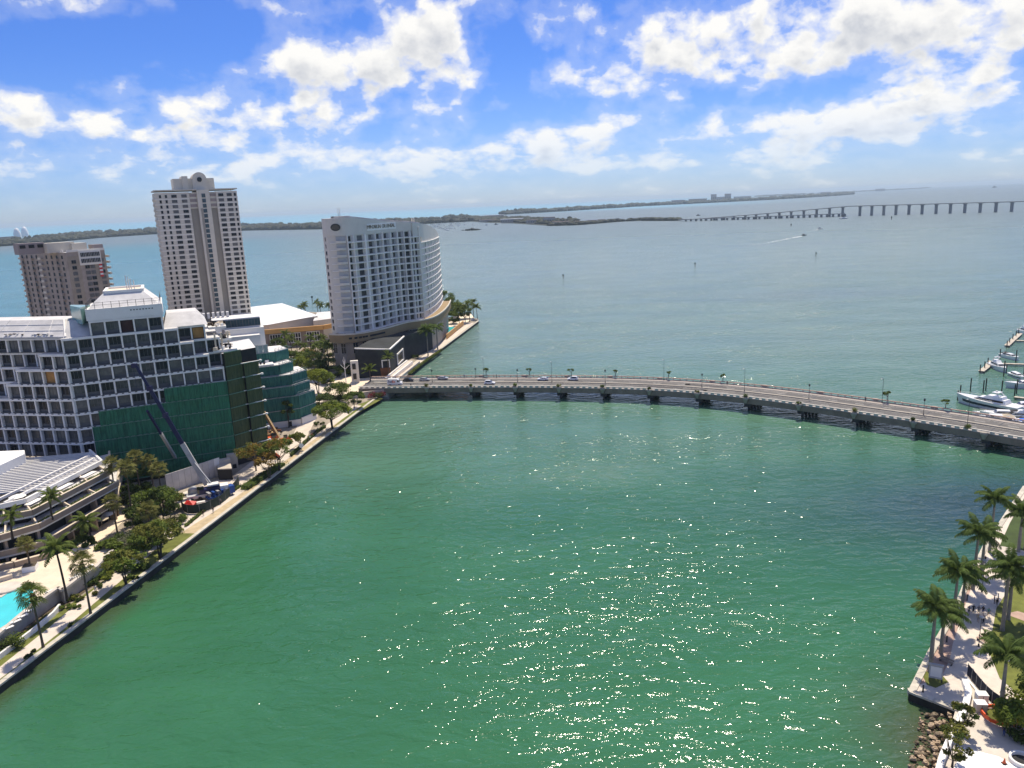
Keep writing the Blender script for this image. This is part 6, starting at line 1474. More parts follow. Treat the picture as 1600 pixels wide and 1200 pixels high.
# ------------------------------------------------------------------ shrubs and hedges
for x, y, rx, ry, h, m, lab in ((188,852,4.2,3.2,2.6,'leaf_silver','silvery grey clipped shrub near the cafe terrace'), (275,818,2.6,2.0,2.6,'leaf_mid','rounded green shrub at the left tip of the crane yard'), (24,1012,1.8,1.6,3.0,'leaf_mid','dark bush against the pool deck wall'), (212,890,2.5,2.0,1.8,'leaf_mid','bush between the two forked trees'), (162,905,2.0,1.8,1.6,'leaf_bright','bright bush at the pool deck corner'), (150,916,2.4,1.6,1.2,'leaf_dark','low dark bush below the pool deck wall'), (222,888,2.6,1.8,1.5,'leaf_dark','dark bush by the seawall below the sandy bend'), (30,862,4.5,2.0,2.2,'leaf_silver','silvery bush row behind the pool'), (64,858,3.2,1.8,2.4,'leaf_silver','silvery bush under the planter box palm'), (112,850,3.0,2.5,3.0,'leaf_dark','dark bushes at the foot of the tiers'), (205,846,4.0,2.6,3.2,'leaf_dark','dark bushes beside the terrace end'), (262,790,3.0,2.4,3.5,'leaf_olive','olive bush before the white hoarding'),
    (555,630,3.0,2.2,1.5,'leaf_dark','dark bush at the edge of the bridge lawn'), (576,618,3.4,1.8,1.6,'leaf_dark','bush next to the red bougainvillea'), (538,612,4.2,1.8,1.4,'leaf_mid','low hedge like bush before the forecourt'), (614,578,3.0,2.0,1.8,'leaf_mid','round bush by the hotel ramp'), (648,560,2.2,2.0,2.0,'leaf_dark','dark bush beside the hotel steps'), (482,640,2.0,1.6,1.4,'leaf_dark','dark bush at the bend of the site road'), (500,664,2.6,1.6,1.2,'leaf_dark','bush below the broad umbrella tree'), (1545,1000,1.3,1.0,1.4,'leaf_dark','dark bush by the salmon bench'), (1595,1160,2.0,1.6,2.0,'leaf_dark','dark bush behind the three dark clad people')):
    z = PD if y in (862,858) and x < 70 else GZ
    shrub(at(x, y, z), rx, ry, h, lab, m, 'leaf_dark' if m != 'leaf_silver' else 'leaf_silver', n=max(7, int(rx*ry*1.6)), nq=55)
t = shrub(at(590,622,GZ), 3.4, 2.2, 3.2, 'dark red bougainvillea at the bridge abutment', 'flower_red', 'leaf_dark', n=14, nq=60); shrub(at(8,884,PD), 3.5, 1.2, 1.2, 'red flowering bed behind the pool', 'flower_red', 'leaf_dark', n=8)
hedge([IS(5.8,66), IS(6.6,76), IS(6.2,86), IS(6.0,94)], 1.0, .9, 'low hedge along the crane yard fence end', 'leaf_mid')
hedge(pl((383,765),(402,752),(420,741),(440,728)), 3.4, 1.6, 'thick dark hedge between the site road and the promenade', 'leaf_mid', 'leaf_dark', dens=14)
hedge(pl((455,713),(478,692),(496,676),(508,668)), 1.1, 1.3, 'dark hedge along the promenade above the strollers', 'leaf_dark', 'leaf_mid')
hedge([IS(7.9,-30), IS(7.4,5), IS(7.9,16), IS(8.6,21.5)], 1.0, .9, 'yellow green hedge in the bed under the pool wall', 'leaf_bright', 'leaf_mid')
hedge([IS(9.5,34), IS(10.2,44), IS(11.5,52)], 2.6, 1.6, 'dark green bank of shrubs below the pool deck corner', 'leaf_dark', 'leaf_mid')
hedge(pl((640,585),(664,566),(690,548)), 1.6, 1.3, 'clipped hedge between hotel path and ramp', 'leaf_olive', 'leaf_mid')
for k, (a, b, lab) in enumerate((((0,2),None,''),)): pass
for k in (1, 2):
    ln = TL_[k]; z = tiersT[k][0]-.70
    for i, (f0_, f1_) in ((0, (.15, .95)), (1, (.05, .9)), (2, (.02, .36)), (2, (.40, .68)), (2, (.72, .97))):
        a, b = ln[i].lerp(ln[i+1], f0_), ln[i].lerp(ln[i+1], f1_); d = (b-a); d.z = 0; d.normalize(); n_ = Vector((-d.y,d.x,0))
        names = {0: 'leftmost stretch', 1: 'stretch left of the bend', 2: ''}; pos = names[i] or {.02: 'stretch just right of the bend', .40: 'middle stretch', .72: 'stretch at the right end'}[f0_]
        hedge([a+n_*.95, b+n_*.95], 1.3, .9, 'planter greenery on the %s tier, %s' % ('upper' if k == 1 else 'middle', pos), 'leaf_mid' if k == 2 else 'leaf_olive', 'leaf_bright' if k == 2 else 'leaf_mid', z=z, dens=12, cat='planter')
# ------------------------------------------------------------------ little trees in the bridge planters
order = ['first', 'second', 'third', 'fourth', 'fifth', 'sixth', 'seventh', 'eighth', 'ninth', 'tenth', 'eleventh', 'twelfth']
for i, (px_, h, r_) in enumerate(((745,3.4,1.7),(813,3.2,1.5),(880,3.2,1.5),(950,2.9,1.4),(1028,3.0,1.6),(1106,3.2,1.4),(1355,3.6,1.8),(1447,3.2,1.9))):
    p, y_ = bpt(s_of(px_), BWD+.9, DZ+.9); broad(p, h, r_, 'windblown little tree in the %s planter on the far rail of the bridge' % order[i], 'leaf_mid', 'leaf_dark', n=10, nq=45, size=.26, trunk='trunk_brown', crown_h=.4, multi=2)
for i, s in enumerate(pier_s[:11]):
    p, y_ = bpt(s, -.9, DZ+.85); h = (1.6,1.2,1.7,1.4,1.5,1.0,1.0,1.3,1.2,1.7,1.4)[i]
    shrub(p, .7, .7, h, 'clump in the %s planter along the near rail of the bridge' % order[i], 'leaf_dark' if i % 3 else 'leaf_olive', 'leaf_mid', n=5, nq=40, size=.24)
p, y_ = bpt(s_of(1512), -.9, DZ+.85); shrub(p, 1.4, .7, 1.7, 'twin bushes in the near rail planter by the tall right lamp', 'leaf_dark', 'leaf_mid', n=6, nq=40, size=.24)

# ------------------------------------------------------------------ denser planting along the island promenade
for x, y, h, r_, k, lab in ((232,806,6.5,4.2,'leaf_dark','dark tree squeezed between the fan palms and the crane yard'),(214,826,6.0,3.8,'leaf_dark','dark leafy tree at the foot of the tall palm clump'),(202,792,6.0,3.6,'leaf_dark','dark tree in the shade of the terrace end'),(270,796,5.0,3.2,'leaf_olive','olive tree hugging the left end of the hoarding'),(240,850,5.5,3.6,'leaf_mid','green tree filling the gap behind the spreading olive tree'),(172,876,4.6,3.2,'leaf_mid','green tree over the step in the pool deck wall'),(132,868,4.5,2.8,'leaf_dark','small dark tree at the cafe terrace edge'),(226,770,7.0,4.0,'leaf_dark','dark tree deep between palms and netting')):
    broad(at(x, y, GZ), h, r_, lab, k, 'leaf_mid', 'ball', n=20, crown_h=.8)
for x, y, rx, ry, h, m, lab in ((128,935,3.0,1.6,1.1,'leaf_olive','low olive bush on the bank below the pool corner'),(112,950,2.4,1.4,1.0,'leaf_mid','low green bush on the bank beside the low white wall'),(178,893,2.6,1.6,1.2,'leaf_mid','green bush on the inner edge of the bending path'),(208,905,1.8,1.2,1.0,'leaf_dark','dark bush tight against the seawall cap'),(46,1032,1.5,.5,.6,'leaf_dark','low spiky planting beside the seawall, nearer the camera'),(104,990,1.5,.5,.6,'leaf_dark','low spiky planting beside the seawall, past the pool palm'),(262,840,2.4,1.6,1.2,'leaf_olive','olive bush on the sandy bend'),(290,812,1.8,1.2,1.6,'leaf_mid','round bush where the yard fence begins')):
    b_ = IS(1.7, 9.0, GZ) if x == 46 else (IS(1.7, 19.5, GZ) if x == 104 else at(x, y, GZ))
    shrub(b_, rx if x not in (46,104) else .6, ry if x not in (46,104) else 1.6, h, lab, m, 'leaf_dark', n=max(6, int(rx*ry*2)), nq=60)
# ================================================================== people
def person_mesh(pose):
    s = 1.0; st = .16 if pose == 'walk' else .0
    P = {'pel': (0,0,.95), 'chest': (0,.0,1.28), 'neck': (0,.01,1.50), 'head': (0,-.01,1.62), 'top': (0,0,1.74),
         'hl': (-.10,0,.90), 'kl': (-.11,-.06-st,.50), 'al': (-.11,st*1.0,.08) if pose == 'walk' else (-.11,0,.08), 'tl': (-.12,-.14+st,.04),
         'hr': (.10,0,.90), 'kr': (.11,st-.04,.50), 'ar': (.11,-st*1.2,.08), 'tr': (.12,-.16-st,.04),
         'sl': (-.20,0,1.42), 'el': (-.26,.05+st*.5,1.14), 'wl': (-.27,-.06+st*.5,.90), 'ml': (-.27,-.10+st*.5,.80),
         'sr': (.20,0,1.42), 'er': (.26,.04-st*.5,1.14), 'wr': (.27,-.10-st*.5,.92), 'mr': (.27,-.15-st*.5,.83)}
    if pose == 'hold': P.update(er=(.25,-.06,1.14), wr=(.14,-.30,1.20), mr=(.10,-.36,1.26))
    R = dict(pel=.15, chest=.165, neck=.062, head=.105, top=.075, hl=.10, kl=.065, al=.045, tl=.045, hr=.10, kr=.065, ar=.045, tr=.045, sl=.07, el=.046, wl=.034, ml=.036, sr=.07, er=.046, wr=.034, mr=.036)
    E = [('pel','chest'),('chest','neck'),('neck','head'),('head','top'),('pel','hl'),('hl','kl'),('kl','al'),('al','tl'),('pel','hr'),('hr','kr'),('kr','ar'),('ar','tr'),('chest','sl'),('sl','el'),('el','wl'),('wl','ml'),('chest','sr'),('sr','er'),('er','wr'),('wr','mr')]
    K = list(P); me = bpy.data.meshes.new('body'); me.from_pydata([P[k] for k in K], [(K.index(a), K.index(b)) for a, b in E], [])
    o = bpy.data.objects.new('body', me); COL.objects.link(o); md = o.modifiers.new('skin', 'SKIN'); 
    for k, v in zip(K, me.skin_vertices[0].data): v.radius = (R[k], R[k]*(.72 if k in ('pel','chest') else 1)); v.use_root = k == 'pel'
    o.modifiers.new('sub', 'SUBSURF').levels = 1
    dg = bpy.context.evaluated_depsgraph_get(); out = bpy.data.meshes.new_from_object(o.evaluated_get(dg)); bpy.data.objects.remove(o); return out
POSE = {k: person_mesh(k) for k in ('stand', 'walk', 'hold')}
pmesh = {}
def person(loc, yaw, top, bottom, label, pose='walk', group=None, shorts=False):
    key = (top, bottom, pose, shorts)
    if key not in pmesh:
        me = POSE[pose].copy(); me.materials.clear()
        for q in ('skin', top, bottom, 'hair', 'cloth_black'): me.materials.append(M[q])
        for p in me.polygons:
            c = p.center; arm = abs(c.x) > .215
            if c.z > 1.66 or (c.z > 1.58 and c.y > .03): k = 3
            elif c.z > 1.47: k = 0
            elif arm: k = 1 if c.z > 1.22 else 0
            elif c.z > .95: k = 1
            elif c.z < .09: k = 4
            elif shorts and c.z < .52: k = 0
            else: k = 2
            p.material_index = k; p.use_smooth = True
        pmesh[key] = me
    t = thing('person', label, 'person', loc, yaw, group); put('body', pmesh[key], t); return t
G = 'people strolling in the park'
for x, y, yw, tp_, bt, lab, ps, sh in ((1513.5,960,2.6,'cloth_grey','cloth_black','person in grey at the left of the strolling row','walk',True), (1520.5,958,2.9,'cloth_black','cloth_black','person all in black, second in the strolling row','walk',False), (1528.5,959.5,2.7,'cloth_grey','cloth_khaki','person in the middle of the strolling row','walk',True), (1535.5,960,2.5,'cloth_black','cloth_blue','person in a dark top beside the middle stroller','walk',True), (1544,963,2.8,'cloth_teal','cloth_khaki','person in a teal top, rightmost of the strolling row','walk',True),
    (1528,972,-.5,'cloth_khaki','cloth_grey','person in beige following the row','walk',True), (1536,975,-.3,'cloth_black','cloth_black','person in dark clothes following beside the beige one','walk',False), (1557,948,0,'cloth_black','cloth_grey','person in black near the lawn edge, closest to the palms','stand',False), (1559,940,1,'cloth_white','cloth_black','person in white waiting near the lawn edge','stand',False), (1553,943,1,'cloth_blue','cloth_black','person in blue half hidden by palm fronds','stand',False),
    (1553,850,.4,'cloth_black','cloth_black','lone dark figure on the quay below the tallest palm','walk',False), (1556,860,.6,'cloth_grey','cloth_khaki','person in grey beyond the trunk, walking the quay','walk',True), (1539,880,.3,'cloth_black','cloth_blue','person beside the trunk near the seawall bend','stand',False), (1568,1150,0,'cloth_black','cloth_blue','person in black at left of the three by the orange ring','stand',False), (1577.5,1151,.3,'cloth_black','cloth_black','dark clad person in the middle of the three by the orange ring','hold',False), (1585,1152,-.4,'cloth_grey','cloth_black','person in grey at right of the three by the orange ring','stand',True)):
    person(at(x, y, GZ+.04), yw, tp_, bt, lab, ps, G, sh)
G = 'people on the island promenade'
for x, y, yw, tp_, bt, lab, ps in ((150,926,.3,'cloth_white','cloth_blue','cyclist like stroller in white below the pool deck','walk'), (332,789,.4,'cloth_white','cloth_black','person in white passing the crane yard fence, right one','walk'), (333.5,801,.2,'cloth_black','cloth_grey','dark person close to the white one by the crane yard fence','walk'), (345,788,.2,'cloth_grey','cloth_black','person in grey ahead along the crane yard fence','walk'), (318,806,.3,'cloth_black','cloth_black','dark person at the curve of the crane yard fence','walk'), (481,691,.3,'cloth_black','cloth_black','dark stroller first of the promenade group','walk'), (484.5,688,.4,'cloth_white','cloth_black','white topped stroller in the promenade group','walk'), (488,684,.2,'cloth_red','cloth_black','red topped stroller in the promenade group','walk'), (493,680,.3,'cloth_black','cloth_grey','stroller in black ahead of the red one','walk'), (497,675,.3,'cloth_teal','cloth_black','teal topped stroller leading the promenade group','walk'),
    (480.5,618,.2,'cloth_red','cloth_black','worker in red on the road beside the teal netting','stand'), (484.5,619,.2,'cloth_black','cloth_khaki','worker in black on the road beside the teal netting','stand'), (387,682,.4,'hivis','cloth_black','worker in a yellow vest under the entrance canopy','stand'), (431,726,0,'cloth_white','cloth_grey','person in white under the rusty leaved tree','stand')):
    person(at(x, y, GZ+.03), yw, tp_, bt, lab, ps, G)
person(at(112.5,896,PD+.02), .2, 'cloth_black', 'cloth_black', 'dark figure alone on the pool deck', 'walk')
p, y_ = bpt(s_of(763), 17.6, DZ+.17); person(p, y_+PI/2, 'cloth_black', 'cloth_black', 'pedestrian by the far rail of the bridge, near the island', 'walk'); p, y_ = bpt(s_of(711), 17.8, DZ+.17); person(p, y_, 'cloth_blue', 'cloth_black', 'pedestrian leaning at the far rail near the first planter', 'stand')
p, y_ = bpt(s_of(1114), 17.6, DZ+.17); person(p, y_, 'cloth_black', 'cloth_black', 'pedestrian by the far rail past mid bridge', 'walk'); p, y_ = bpt(s_of(1323), 17.7, DZ+.17); person(p, y_, 'cloth_grey', 'cloth_black', 'pedestrian by the far rail on the right half', 'walk'); p, y_ = bpt(s_of(641), 1.1, DZ+.17); person(p, y_, 'cloth_black', 'cloth_black', 'pedestrian on the near walk beside the delivery van', 'walk')
# ================================================================== park furniture
def at_park(x, y, z=GZ+.03): return at(x, y, z)
nb = thing('notice_board', 'pale grey notice board on two legs at the quay corner', 'notice board', at_park(1461,1065), -.45)
m2 = MB(); m2.box((0,0,1.75), (1.9,.22,2.3)); m2.build('panel', 'crane_grey', nb); m2 = MB(); m2.box((0,-.13,1.8), (1.55,.05,1.75)); m2.build('sheet', 'clean_white', nb); m2 = MB(); m2.box((0,0,2.98), (2.1,.5,.14)); m2.build('hood', 'steel', nb)
for s_ in (-1, 1): m2 = MB(); m2.box((s_*.85,0,.3), (.14,.14,.62)); m2.build('leg', 'pole_dark', nb)
for i, (x, y, lab) in enumerate(((1479,1003,'dark bollard on salmon paving beside the bench'), (1442,1081,'dark bollard on the quay corner, nearest to the water'), (1511,938,'dark bollard on the quay near the strolling row'), (1533,905,'dark bollard on the quay beyond the second palm'), (1551,868,'dark bollard where the quay meets the dark lawn'))):
    t = thing('bollard', lab, 'bollard', at_park(x, y), 0, 'bollards along the quay'); m2 = MB(); m2.lathe([(.15,0),(.16,.1),(.12,.14),(.12,1.0),(.14,1.05),(.10,1.18),(.02,1.22)], n=10); m2.build('post', 'pole_dark', t)
def bench(x, y, yaw, label, m='salmon_paving'):
    t = thing('bench', label, 'bench', at_park(x, y), yaw)
    for k in range(4): m2 = MB(); m2.box((0,-.22+.15*k,.46), (2.2,.12,.06)); m2.build('slat', m, t)
    for k in range(2): m2 = MB(); m2.box((0,.30,.66+.16*k), (2.2,.05,.12)); m2.build('back_slat', m, t)
    for s_ in (-1, 1): m2 = MB(); m2.box((s_*.9,0,.22), (.08,.5,.44)); m2.build('leg', 'pole_dark', t)
bench(1478,1036,-1.0,'slatted bench on the salmon paving behind the notice board','terrace_taupe'); bench(1535,1004,-1.3,'salmon bench at the edge of the lawn near the lamp')
fs = thing('fishing_rod_rack', 'pair of thin white rods leaning out over the quay edge', 'rod')
for a, b in (((1445,1030),(1431,1024)), ((1445,1047),(1432,1042))): p, q = at(*a, 1.9), at(*b, 2.6); m2 = MB(); m2.tube(p, q, .04, .03, 4); m2.build('rod', 'clean_white', fs)
def park_lamp(x, y, h, lab): 
    t = thing('street_lamp', lab, 'lamp post', at_park(x, y)); m2 = MB(); m2.lathe([(.16,0),(.15,.4),(.07,.5)], n=8); m2.tube((0,0,.4), (0,0,h), .06, .045, 6); m2.build('pole', 'pole_dark', t); m2 = MB(); m2.lathe([(.1,0),(.42,.05),(.42,.16),(.08,.3)], (0,0,h), 10); m2.build('lamp_head', 'steel', t)
park_lamp(1529,1010,5.4,'slim park lamp with flat head beside the walk'); park_lamp(1569,1079,5.2,'slim park lamp between fence and lawn'); park_lamp(1534,925,6.5,'thin lamp among the palms near the seawall bend')
# mesh fence along the works
fn = thing('mesh_fence', 'dark navy mesh fence curving around the works area', 'fence'); fp = pl((1511,1056),(1524,1072),(1538,1089),(1552,1102),(1568,1112),(1586,1120),(1612,1128), z=GZ); FP_, fl = resample(fp, n=9)
for i in range(9): a, b = FP_[i], FP_[i+1]; m2 = MB(); m2.beam(a+Vector((0,0,1.15)), b+Vector((0,0,1.15)), .05, 2.0); m2.build('mesh_panel', 'navy_mesh', fn)
for p in FP_: m2 = MB(); m2.tube(p+Vector((0,0,-.02)), p+Vector((0,0,2.3)), .045, None, 6); m2.build('post', 'steel', fn)
m2 = MB(); a = 0
for i in range(9): m2.beam(FP_[i]+Vector((-.5,-.35,.14)), FP_[i+1]+Vector((-.5,-.35,.14)), .35, .26)
m2.build('kerb', 'clean_white', fn)
wl = thing('low_wall', 'low white wall running from the works towards the rocks', 'wall'); P = pl((1507,1068),(1513,1086),(1509,1104),(1499,1130), z=GZ)
for i in range(3): m2 = MB(); m2.beam(P[i]+Vector((0,0,.4)), P[i+1]+Vector((0,0,.4)), .9, .85); m2.build('wall_block', 'roof_white', wl)
wl = thing('low_wall', 'white retaining wall above the rocks in the near corner', 'wall'); P = pl((1501,1128),(1486,1156),(1472,1188),(1462,1225), z=GZ)
for i in range(3): m2 = MB(); m2.beam(P[i]+Vector((0,0,.35)), P[i+1]+Vector((0,0,.35)), .8, 1.1); m2.build('wall_block', 'clean_white', wl)
for x, y, lab, m_ in ((1533,1095,'white utility box by the fence, farther one','clean_white'), (1531,1109,'cream utility box by the fence, nearer one','pale_concrete')):
    t = thing('utility_box', lab, 'box', at_park(x, y), -.15); m2 = MB(); m2.box((0,0,.62), (1.5,1.2,1.2)); m2.build('cabinet', m_, t); m2 = MB(); m2.box((0,0,1.27), (1.6,1.3,.1)); m2.build('lid', 'roof_white', t); m2 = MB(); m2.box((0,-.61,.62), (.05,.03,1.0)); m2.build('door_gap', 'pole_dark', t)
rg = thing('barrier_ring', 'orange mesh barrier ring round the base of a palm', 'barrier'); c = at_park(1562,1121); r_ = random.Random(4)
for k in range(14):
    a0_, a1_ = 2*PI*k/14, 2*PI*(k+1)/14; ra, rb_ = 2.25*r_.uniform(.93,1.06), 2.25*r_.uniform(.93,1.06); m2 = MB()
    m2.beam(c+Vector((ra*math.cos(a0_), ra*math.sin(a0_), .42)), c+Vector((rb_*math.cos(a1_), rb_*math.sin(a1_), .42+r_.uniform(-.08,.08))), .22, .5); m2.build('mesh_panel', 'orange_plastic', rg)
m2 = MB(); m2.lathe([(2.0,0),(2.0,.05)], (c.x,c.y,GZ+.035), 18); m2.build('soil', 'lawn', rg)
t = thing('well_ring', 'round pale concrete well ring with dark hollow', 'well', at_park(1597,1190)); m2 = MB(); n = 20
for (r0, z0, r1, z1) in ((1.6,0,1.6,.55), (1.6,.55,1.3,.55), (1.3,.55,1.3,.05)):
    m2.add([(r0*math.cos(2*PI*i/n), r0*math.sin(2*PI*i/n), z0) for i in range(n)]+[(r1*math.cos(2*PI*i/n), r1*math.sin(2*PI*i/n), z1) for i in range(n)], [(i,(i+1)%n,n+(i+1)%n,n+i) for i in range(n)])
m2.build('rim', 'clean_white', t); m2 = MB(); m2.lathe([(1.29,.02),(1.29,.06)], n=20); m2.build('pit', 'dark_void', t)
for x, y, lab in ((1569,1193,'orange traffic cone on the pale slab'),): 
    t = thing('traffic_cone', lab, 'cone', at_park(x, y)); m2 = MB(); m2.lathe([(.24,.06),(.05,.8)], n=10); m2.build('cone', 'machine_orange', t); m2 = MB(); m2.box((0,0,.03), (.6,.6,.06)); m2.build('base', 'tyre', t)
t = thing('white_sacks', 'two white sacks lying against the mesh fence', 'sack', at_park(1592,1117)); m2 = MB(); m2.ell((-.4,0,.35), (.55,.4,.38), 8, 5, 0, .12); m2.build('sack', 'clean_white', t); m2 = MB(); m2.ell((.5,.1,.3), (.5,.38,.32), 8, 5, 0, .12); m2.build('sack', 'clean_white', t)
t = thing('planter_bench', 'salmon round seat at the far end of the walk', 'seat', at_park(1527,890)); m2 = MB(); m2.lathe([(1.2,0),(1.2,.45),(.5,.46)], n=14); m2.build('seat', 'salmon_paving', t)
# quay piers under the corner
t = thing('quay_footing', 'row of square footings under the quay corner', 'footing')
for x, y in ((1426,1092),(1453,1102),(1482,1112)): q = at(x, y, 0); m2 = MB(); m2.box((q.x+.3,q.y+.8,.1), (1.2,1.2,1.6), -.3); m2.build('footing', 'pale_concrete', t)
# rocks
G = 'boulders on the shore below the quay'; rr = random.Random(31); rock_me = []
for k in range(7):
    m2 = MB(); m2.ell((0,0,.2), (rr.uniform(.45,.75), rr.uniform(.35,.55), rr.uniform(.25,.42)), 7, 4, 0, .28, rr); me = m2.mesh('boulder', ['rock' if k < 5 else 'rock_wet'])
    for p in me.polygons: p.use_smooth = False
    rock_me.append(me)
nr = 0
while nr < 110:
    y = rr.uniform(1116, 1225); f = (y-1116)/109; x = rr.uniform(1450-22*f+rr.uniform(-14,0), 1487-20*f)
    p = at(x, y, .15+.9*rr.random()*max(0, (x-(1446-22*f))/40)); o = put('boulder', rr.choice(rock_me), None, p, rr.random()*6.28, rr.uniform(.4,1.05)); tag(o, 'tan boulder on the rubble shore below the quay corner', 'rock', G); nr += 1
m2 = MB()
for k in range(500):
    y = rr.uniform(1114, 1225); f = (y-1116)/109; x = rr.uniform(1440-30*f, 1490-20*f); q = at(x, y, rr.uniform(-.08,.12)); m2.ell((q.x,q.y,q.z), (rr.uniform(.1,.3), rr.uniform(.1,.25), rr.uniform(.08,.18)), 5, 3, 0, .25, rr)
tag(m2.build('rubble', 'rock_wet'), 'loose wet rubble between the boulders', 'rubble', None, 'stuff')
# submerged rubble shelf shows through the shallows at both banks
# ================================================================== crane, hoarding and yard
hd = thing('site_hoarding', 'long white hoarding behind the crane yard', 'hoarding'); a, b = at(262,771,GZ), at(346,742,GZ); k = 9
for i in range(k): m2 = MB(); m2.beam(a.lerp(b,i/k)+Vector((0,0,2.8)), a.lerp(b,(i+.97)/k)+Vector((0,0,2.8)), .25, 5.6); m2.build('panel', 'crane_grey' if i < 8 else 'clean_white', hd)
for x, y, h, w_, lab in ((354,741,4.6,3.2,'pale concrete block at the right end of the hoarding'),(365,732,4.6,3.0,'second pale block beyond the hoarding'),(382,722,4.4,3.6,'pale block with shadowed base by the olive netting')):
    t = thing('barrier_block', lab, 'block', at(x, y, GZ), .45); m2 = MB(); m2.box((0,1,h/2), (w_,2.0,h)); m2.build('block', 'pale_concrete', t); m2 = MB(); m2.box((.4,-.03,.7), (1.1,.1,1.3)); m2.build('hatch', 'dark_void', t)
sh = thing('site_shed', 'flat timber decked shed roof beside the netting foot', 'shed'); q = [at(338,725,5), at(360,724,5), at(362,732,5), at(340,733,5)]; m2 = MB(); m2.prism([(p.x,p.y) for p in q], GZ, 4.8, 0); m2.build('wall', 'dark_void', sh); m2 = MB(); m2.prism([(p.x+.1,p.y-.1) for p in q], 4.82, 5.1, 0); m2.build('roof', 'dock_wood', sh)
cr = thing('mobile_crane', 'mobile crane with long dark blue boom over grey base section', 'crane'); cb = at(326,778,GZ); yv = yawA
tip = atd(213,572,207); foot = at(323,758,3.6); mid = atd(290,697,(foot-Vector((0,0,CAM_H))).dot(_F)*.64+207*.36); foot = Vector((foot.x, foot.y, 3.8)); mid = foot.lerp(tip, .36)
m2 = MB(); m2.beam(foot, mid, 1.15, 1.3); m2.build('boom_base', 'crane_grey', cr)
for i, (f0_, f1_, w_) in enumerate(((.36,.60,.95),(.60,.82,.78),(.82,1.0,.62))): m2 = MB(); m2.beam(foot.lerp(tip,f0_-.01), foot.lerp(tip,f1_), w_, w_*1.15); m2.build('boom_section', 'crane_blue', cr)
for f in (.6,.82): p = foot.lerp(tip, f); m2 = MB(); m2.box(p, (1.25,1.1,1.3)); m2.build('boom_collar', 'crane_blue', cr)
m2 = MB(); m2.box(tip+Vector((-.4,-.2,.2)), (1.4,.8,1.1)); m2.tube(tip+Vector((-.7,-.3,.2)), tip+Vector((-.7,-.3,-6)), .05, None, 4); m2.build('boom_head', 'crane_blue', cr)
m2 = MB(); p = foot.lerp(tip, .22); m2.tube(cb+Vector((2.2,.4,2.2)), p, .28, .2, 8); m2.build('lift_ram', 'steel', cr)
yc_ = .42
def lc(x, y, z): c_, s_ = math.cos(yc_), math.sin(yc_); return Vector((cb.x+x*c_-y*s_, cb.y+x*s_+y*c_, GZ+z))
m2 = MB(); m2.box(lc(0,0,1.25), (11.0,2.7,.9), yc_); m2.build('chassis', 'crane_grey', cr); m2 = MB(); m2.box(lc(.4,.2,2.3), (5.2,2.6,1.3), yc_); m2.box(lc(2.2,.2,3.1), (2.2,2.3,.9), yc_); m2.build('turntable', 'crane_blue', cr)
m2 = MB(); m2.box(lc(-1.8,-.3,2.8), (1.8,1.1,1.7), yc_); m2.build('operator_cab', 'car_glass', cr); m2 = MB(); m2.box(lc(4.4,0,2.4), (2.2,2.6,1.7), yc_); m2.build('driver_cab', 'clean_white', cr); m2 = MB(); m2.box(lc(5.52,0,2.75), (.06,2.2,.8), yc_); m2.build('windscreen', 'car_glass', cr)
m2 = MB(); m2.box(lc(1.6,.2,3.75), (3.0,2.2,.4), yc_); m2.build('counterweight', 'clean_white', cr)
for i in range(5):
    for s_ in (-1, 1):
        p = lc(-4.4+2.2*i, s_*1.3, .62); m2 = MB(); m2.T = Matrix.Translation(p) @ Matrix.Rotation(yc_, 4, 'Z') @ Matrix.Rotation(PI/2, 4, 'X'); m2.lathe([(.3,-.22),(.62,-.22),(.62,.22),(.3,.22)], n=12); m2.build('wheel', 'tyre', cr)
m2 = MB(); p = lc(-3.6,1.2,2.2); m2.T = Matrix.Translation(p) @ Matrix.Rotation(yc_, 4, 'Z') @ Matrix.Rotation(PI/2, 4, 'X'); m2.lathe([(.7,-.5),(1.5,-.5),(1.5,-.3),(.9,-.3),(.9,.3),(1.5,.3),(1.5,.5),(.7,.5)], n=16); m2.build('cable_drum', 'steel', cr)
for sx in (-4.8, 3.2):
    m2 = MB(); m2.box(lc(sx,0,.85), (.5,6.6,.35), yc_); m2.build('outrigger', 'crane_grey', cr)
b2 = thing('boom_lift', 'second thinner crane boom leaning before the green netting', 'crane'); f_ = at(283,736,GZ); t_ = atd(230,642,208); f2_ = Vector((f_.x, f_.y, 3.2)); m_ = f2_.lerp(t_, .62)
m2 = MB(); m2.beam(f2_, f2_.lerp(t_,.15), .5, .5); m2.build('boom_foot', 'net_seam', b2); m2 = MB(); m2.beam(f2_.lerp(t_,.14), m_, .75, .8); m2.build('boom_base', 'crane_grey', b2); m2 = MB(); m2.beam(m_, t_, .55, .6); m2.build('boom_section', 'crane_blue', b2)
m2 = MB(); m2.box((f_.x,f_.y,2.3), (7,2.4,1.5), .3); m2.build('chassis', 'clean_white', b2)
for i in range(3): m2 = MB(); m2.T = Matrix.Translation((f_.x-2+2*i, f_.y-1.3+.6*i, GZ+.5)) @ Matrix.Rotation(PI/2+.0, 4, 'X'); m2.lathe([(.2,-.2),(.5,-.2),(.5,.2),(.2,.2)], n=10); m2.build('wheel', 'tyre', b2)
tk = thing('flatbed_truck', 'blue truck loaded with frames inside the crane yard', 'truck', at(345,777,GZ), .75)
m2 = MB(); m2.box((0,0,.9), (7.6,2.3,.4)); m2.build('chassis', 'truck_blue', tk); m2 = MB(); m2.box((3.0,0,1.9), (1.6,2.2,1.7)); m2.build('cab', 'truck_blue', tk); m2 = MB(); m2.box((3.82,0,2.2), (.06,1.9,.7)); m2.build('windscreen', 'car_glass', tk)
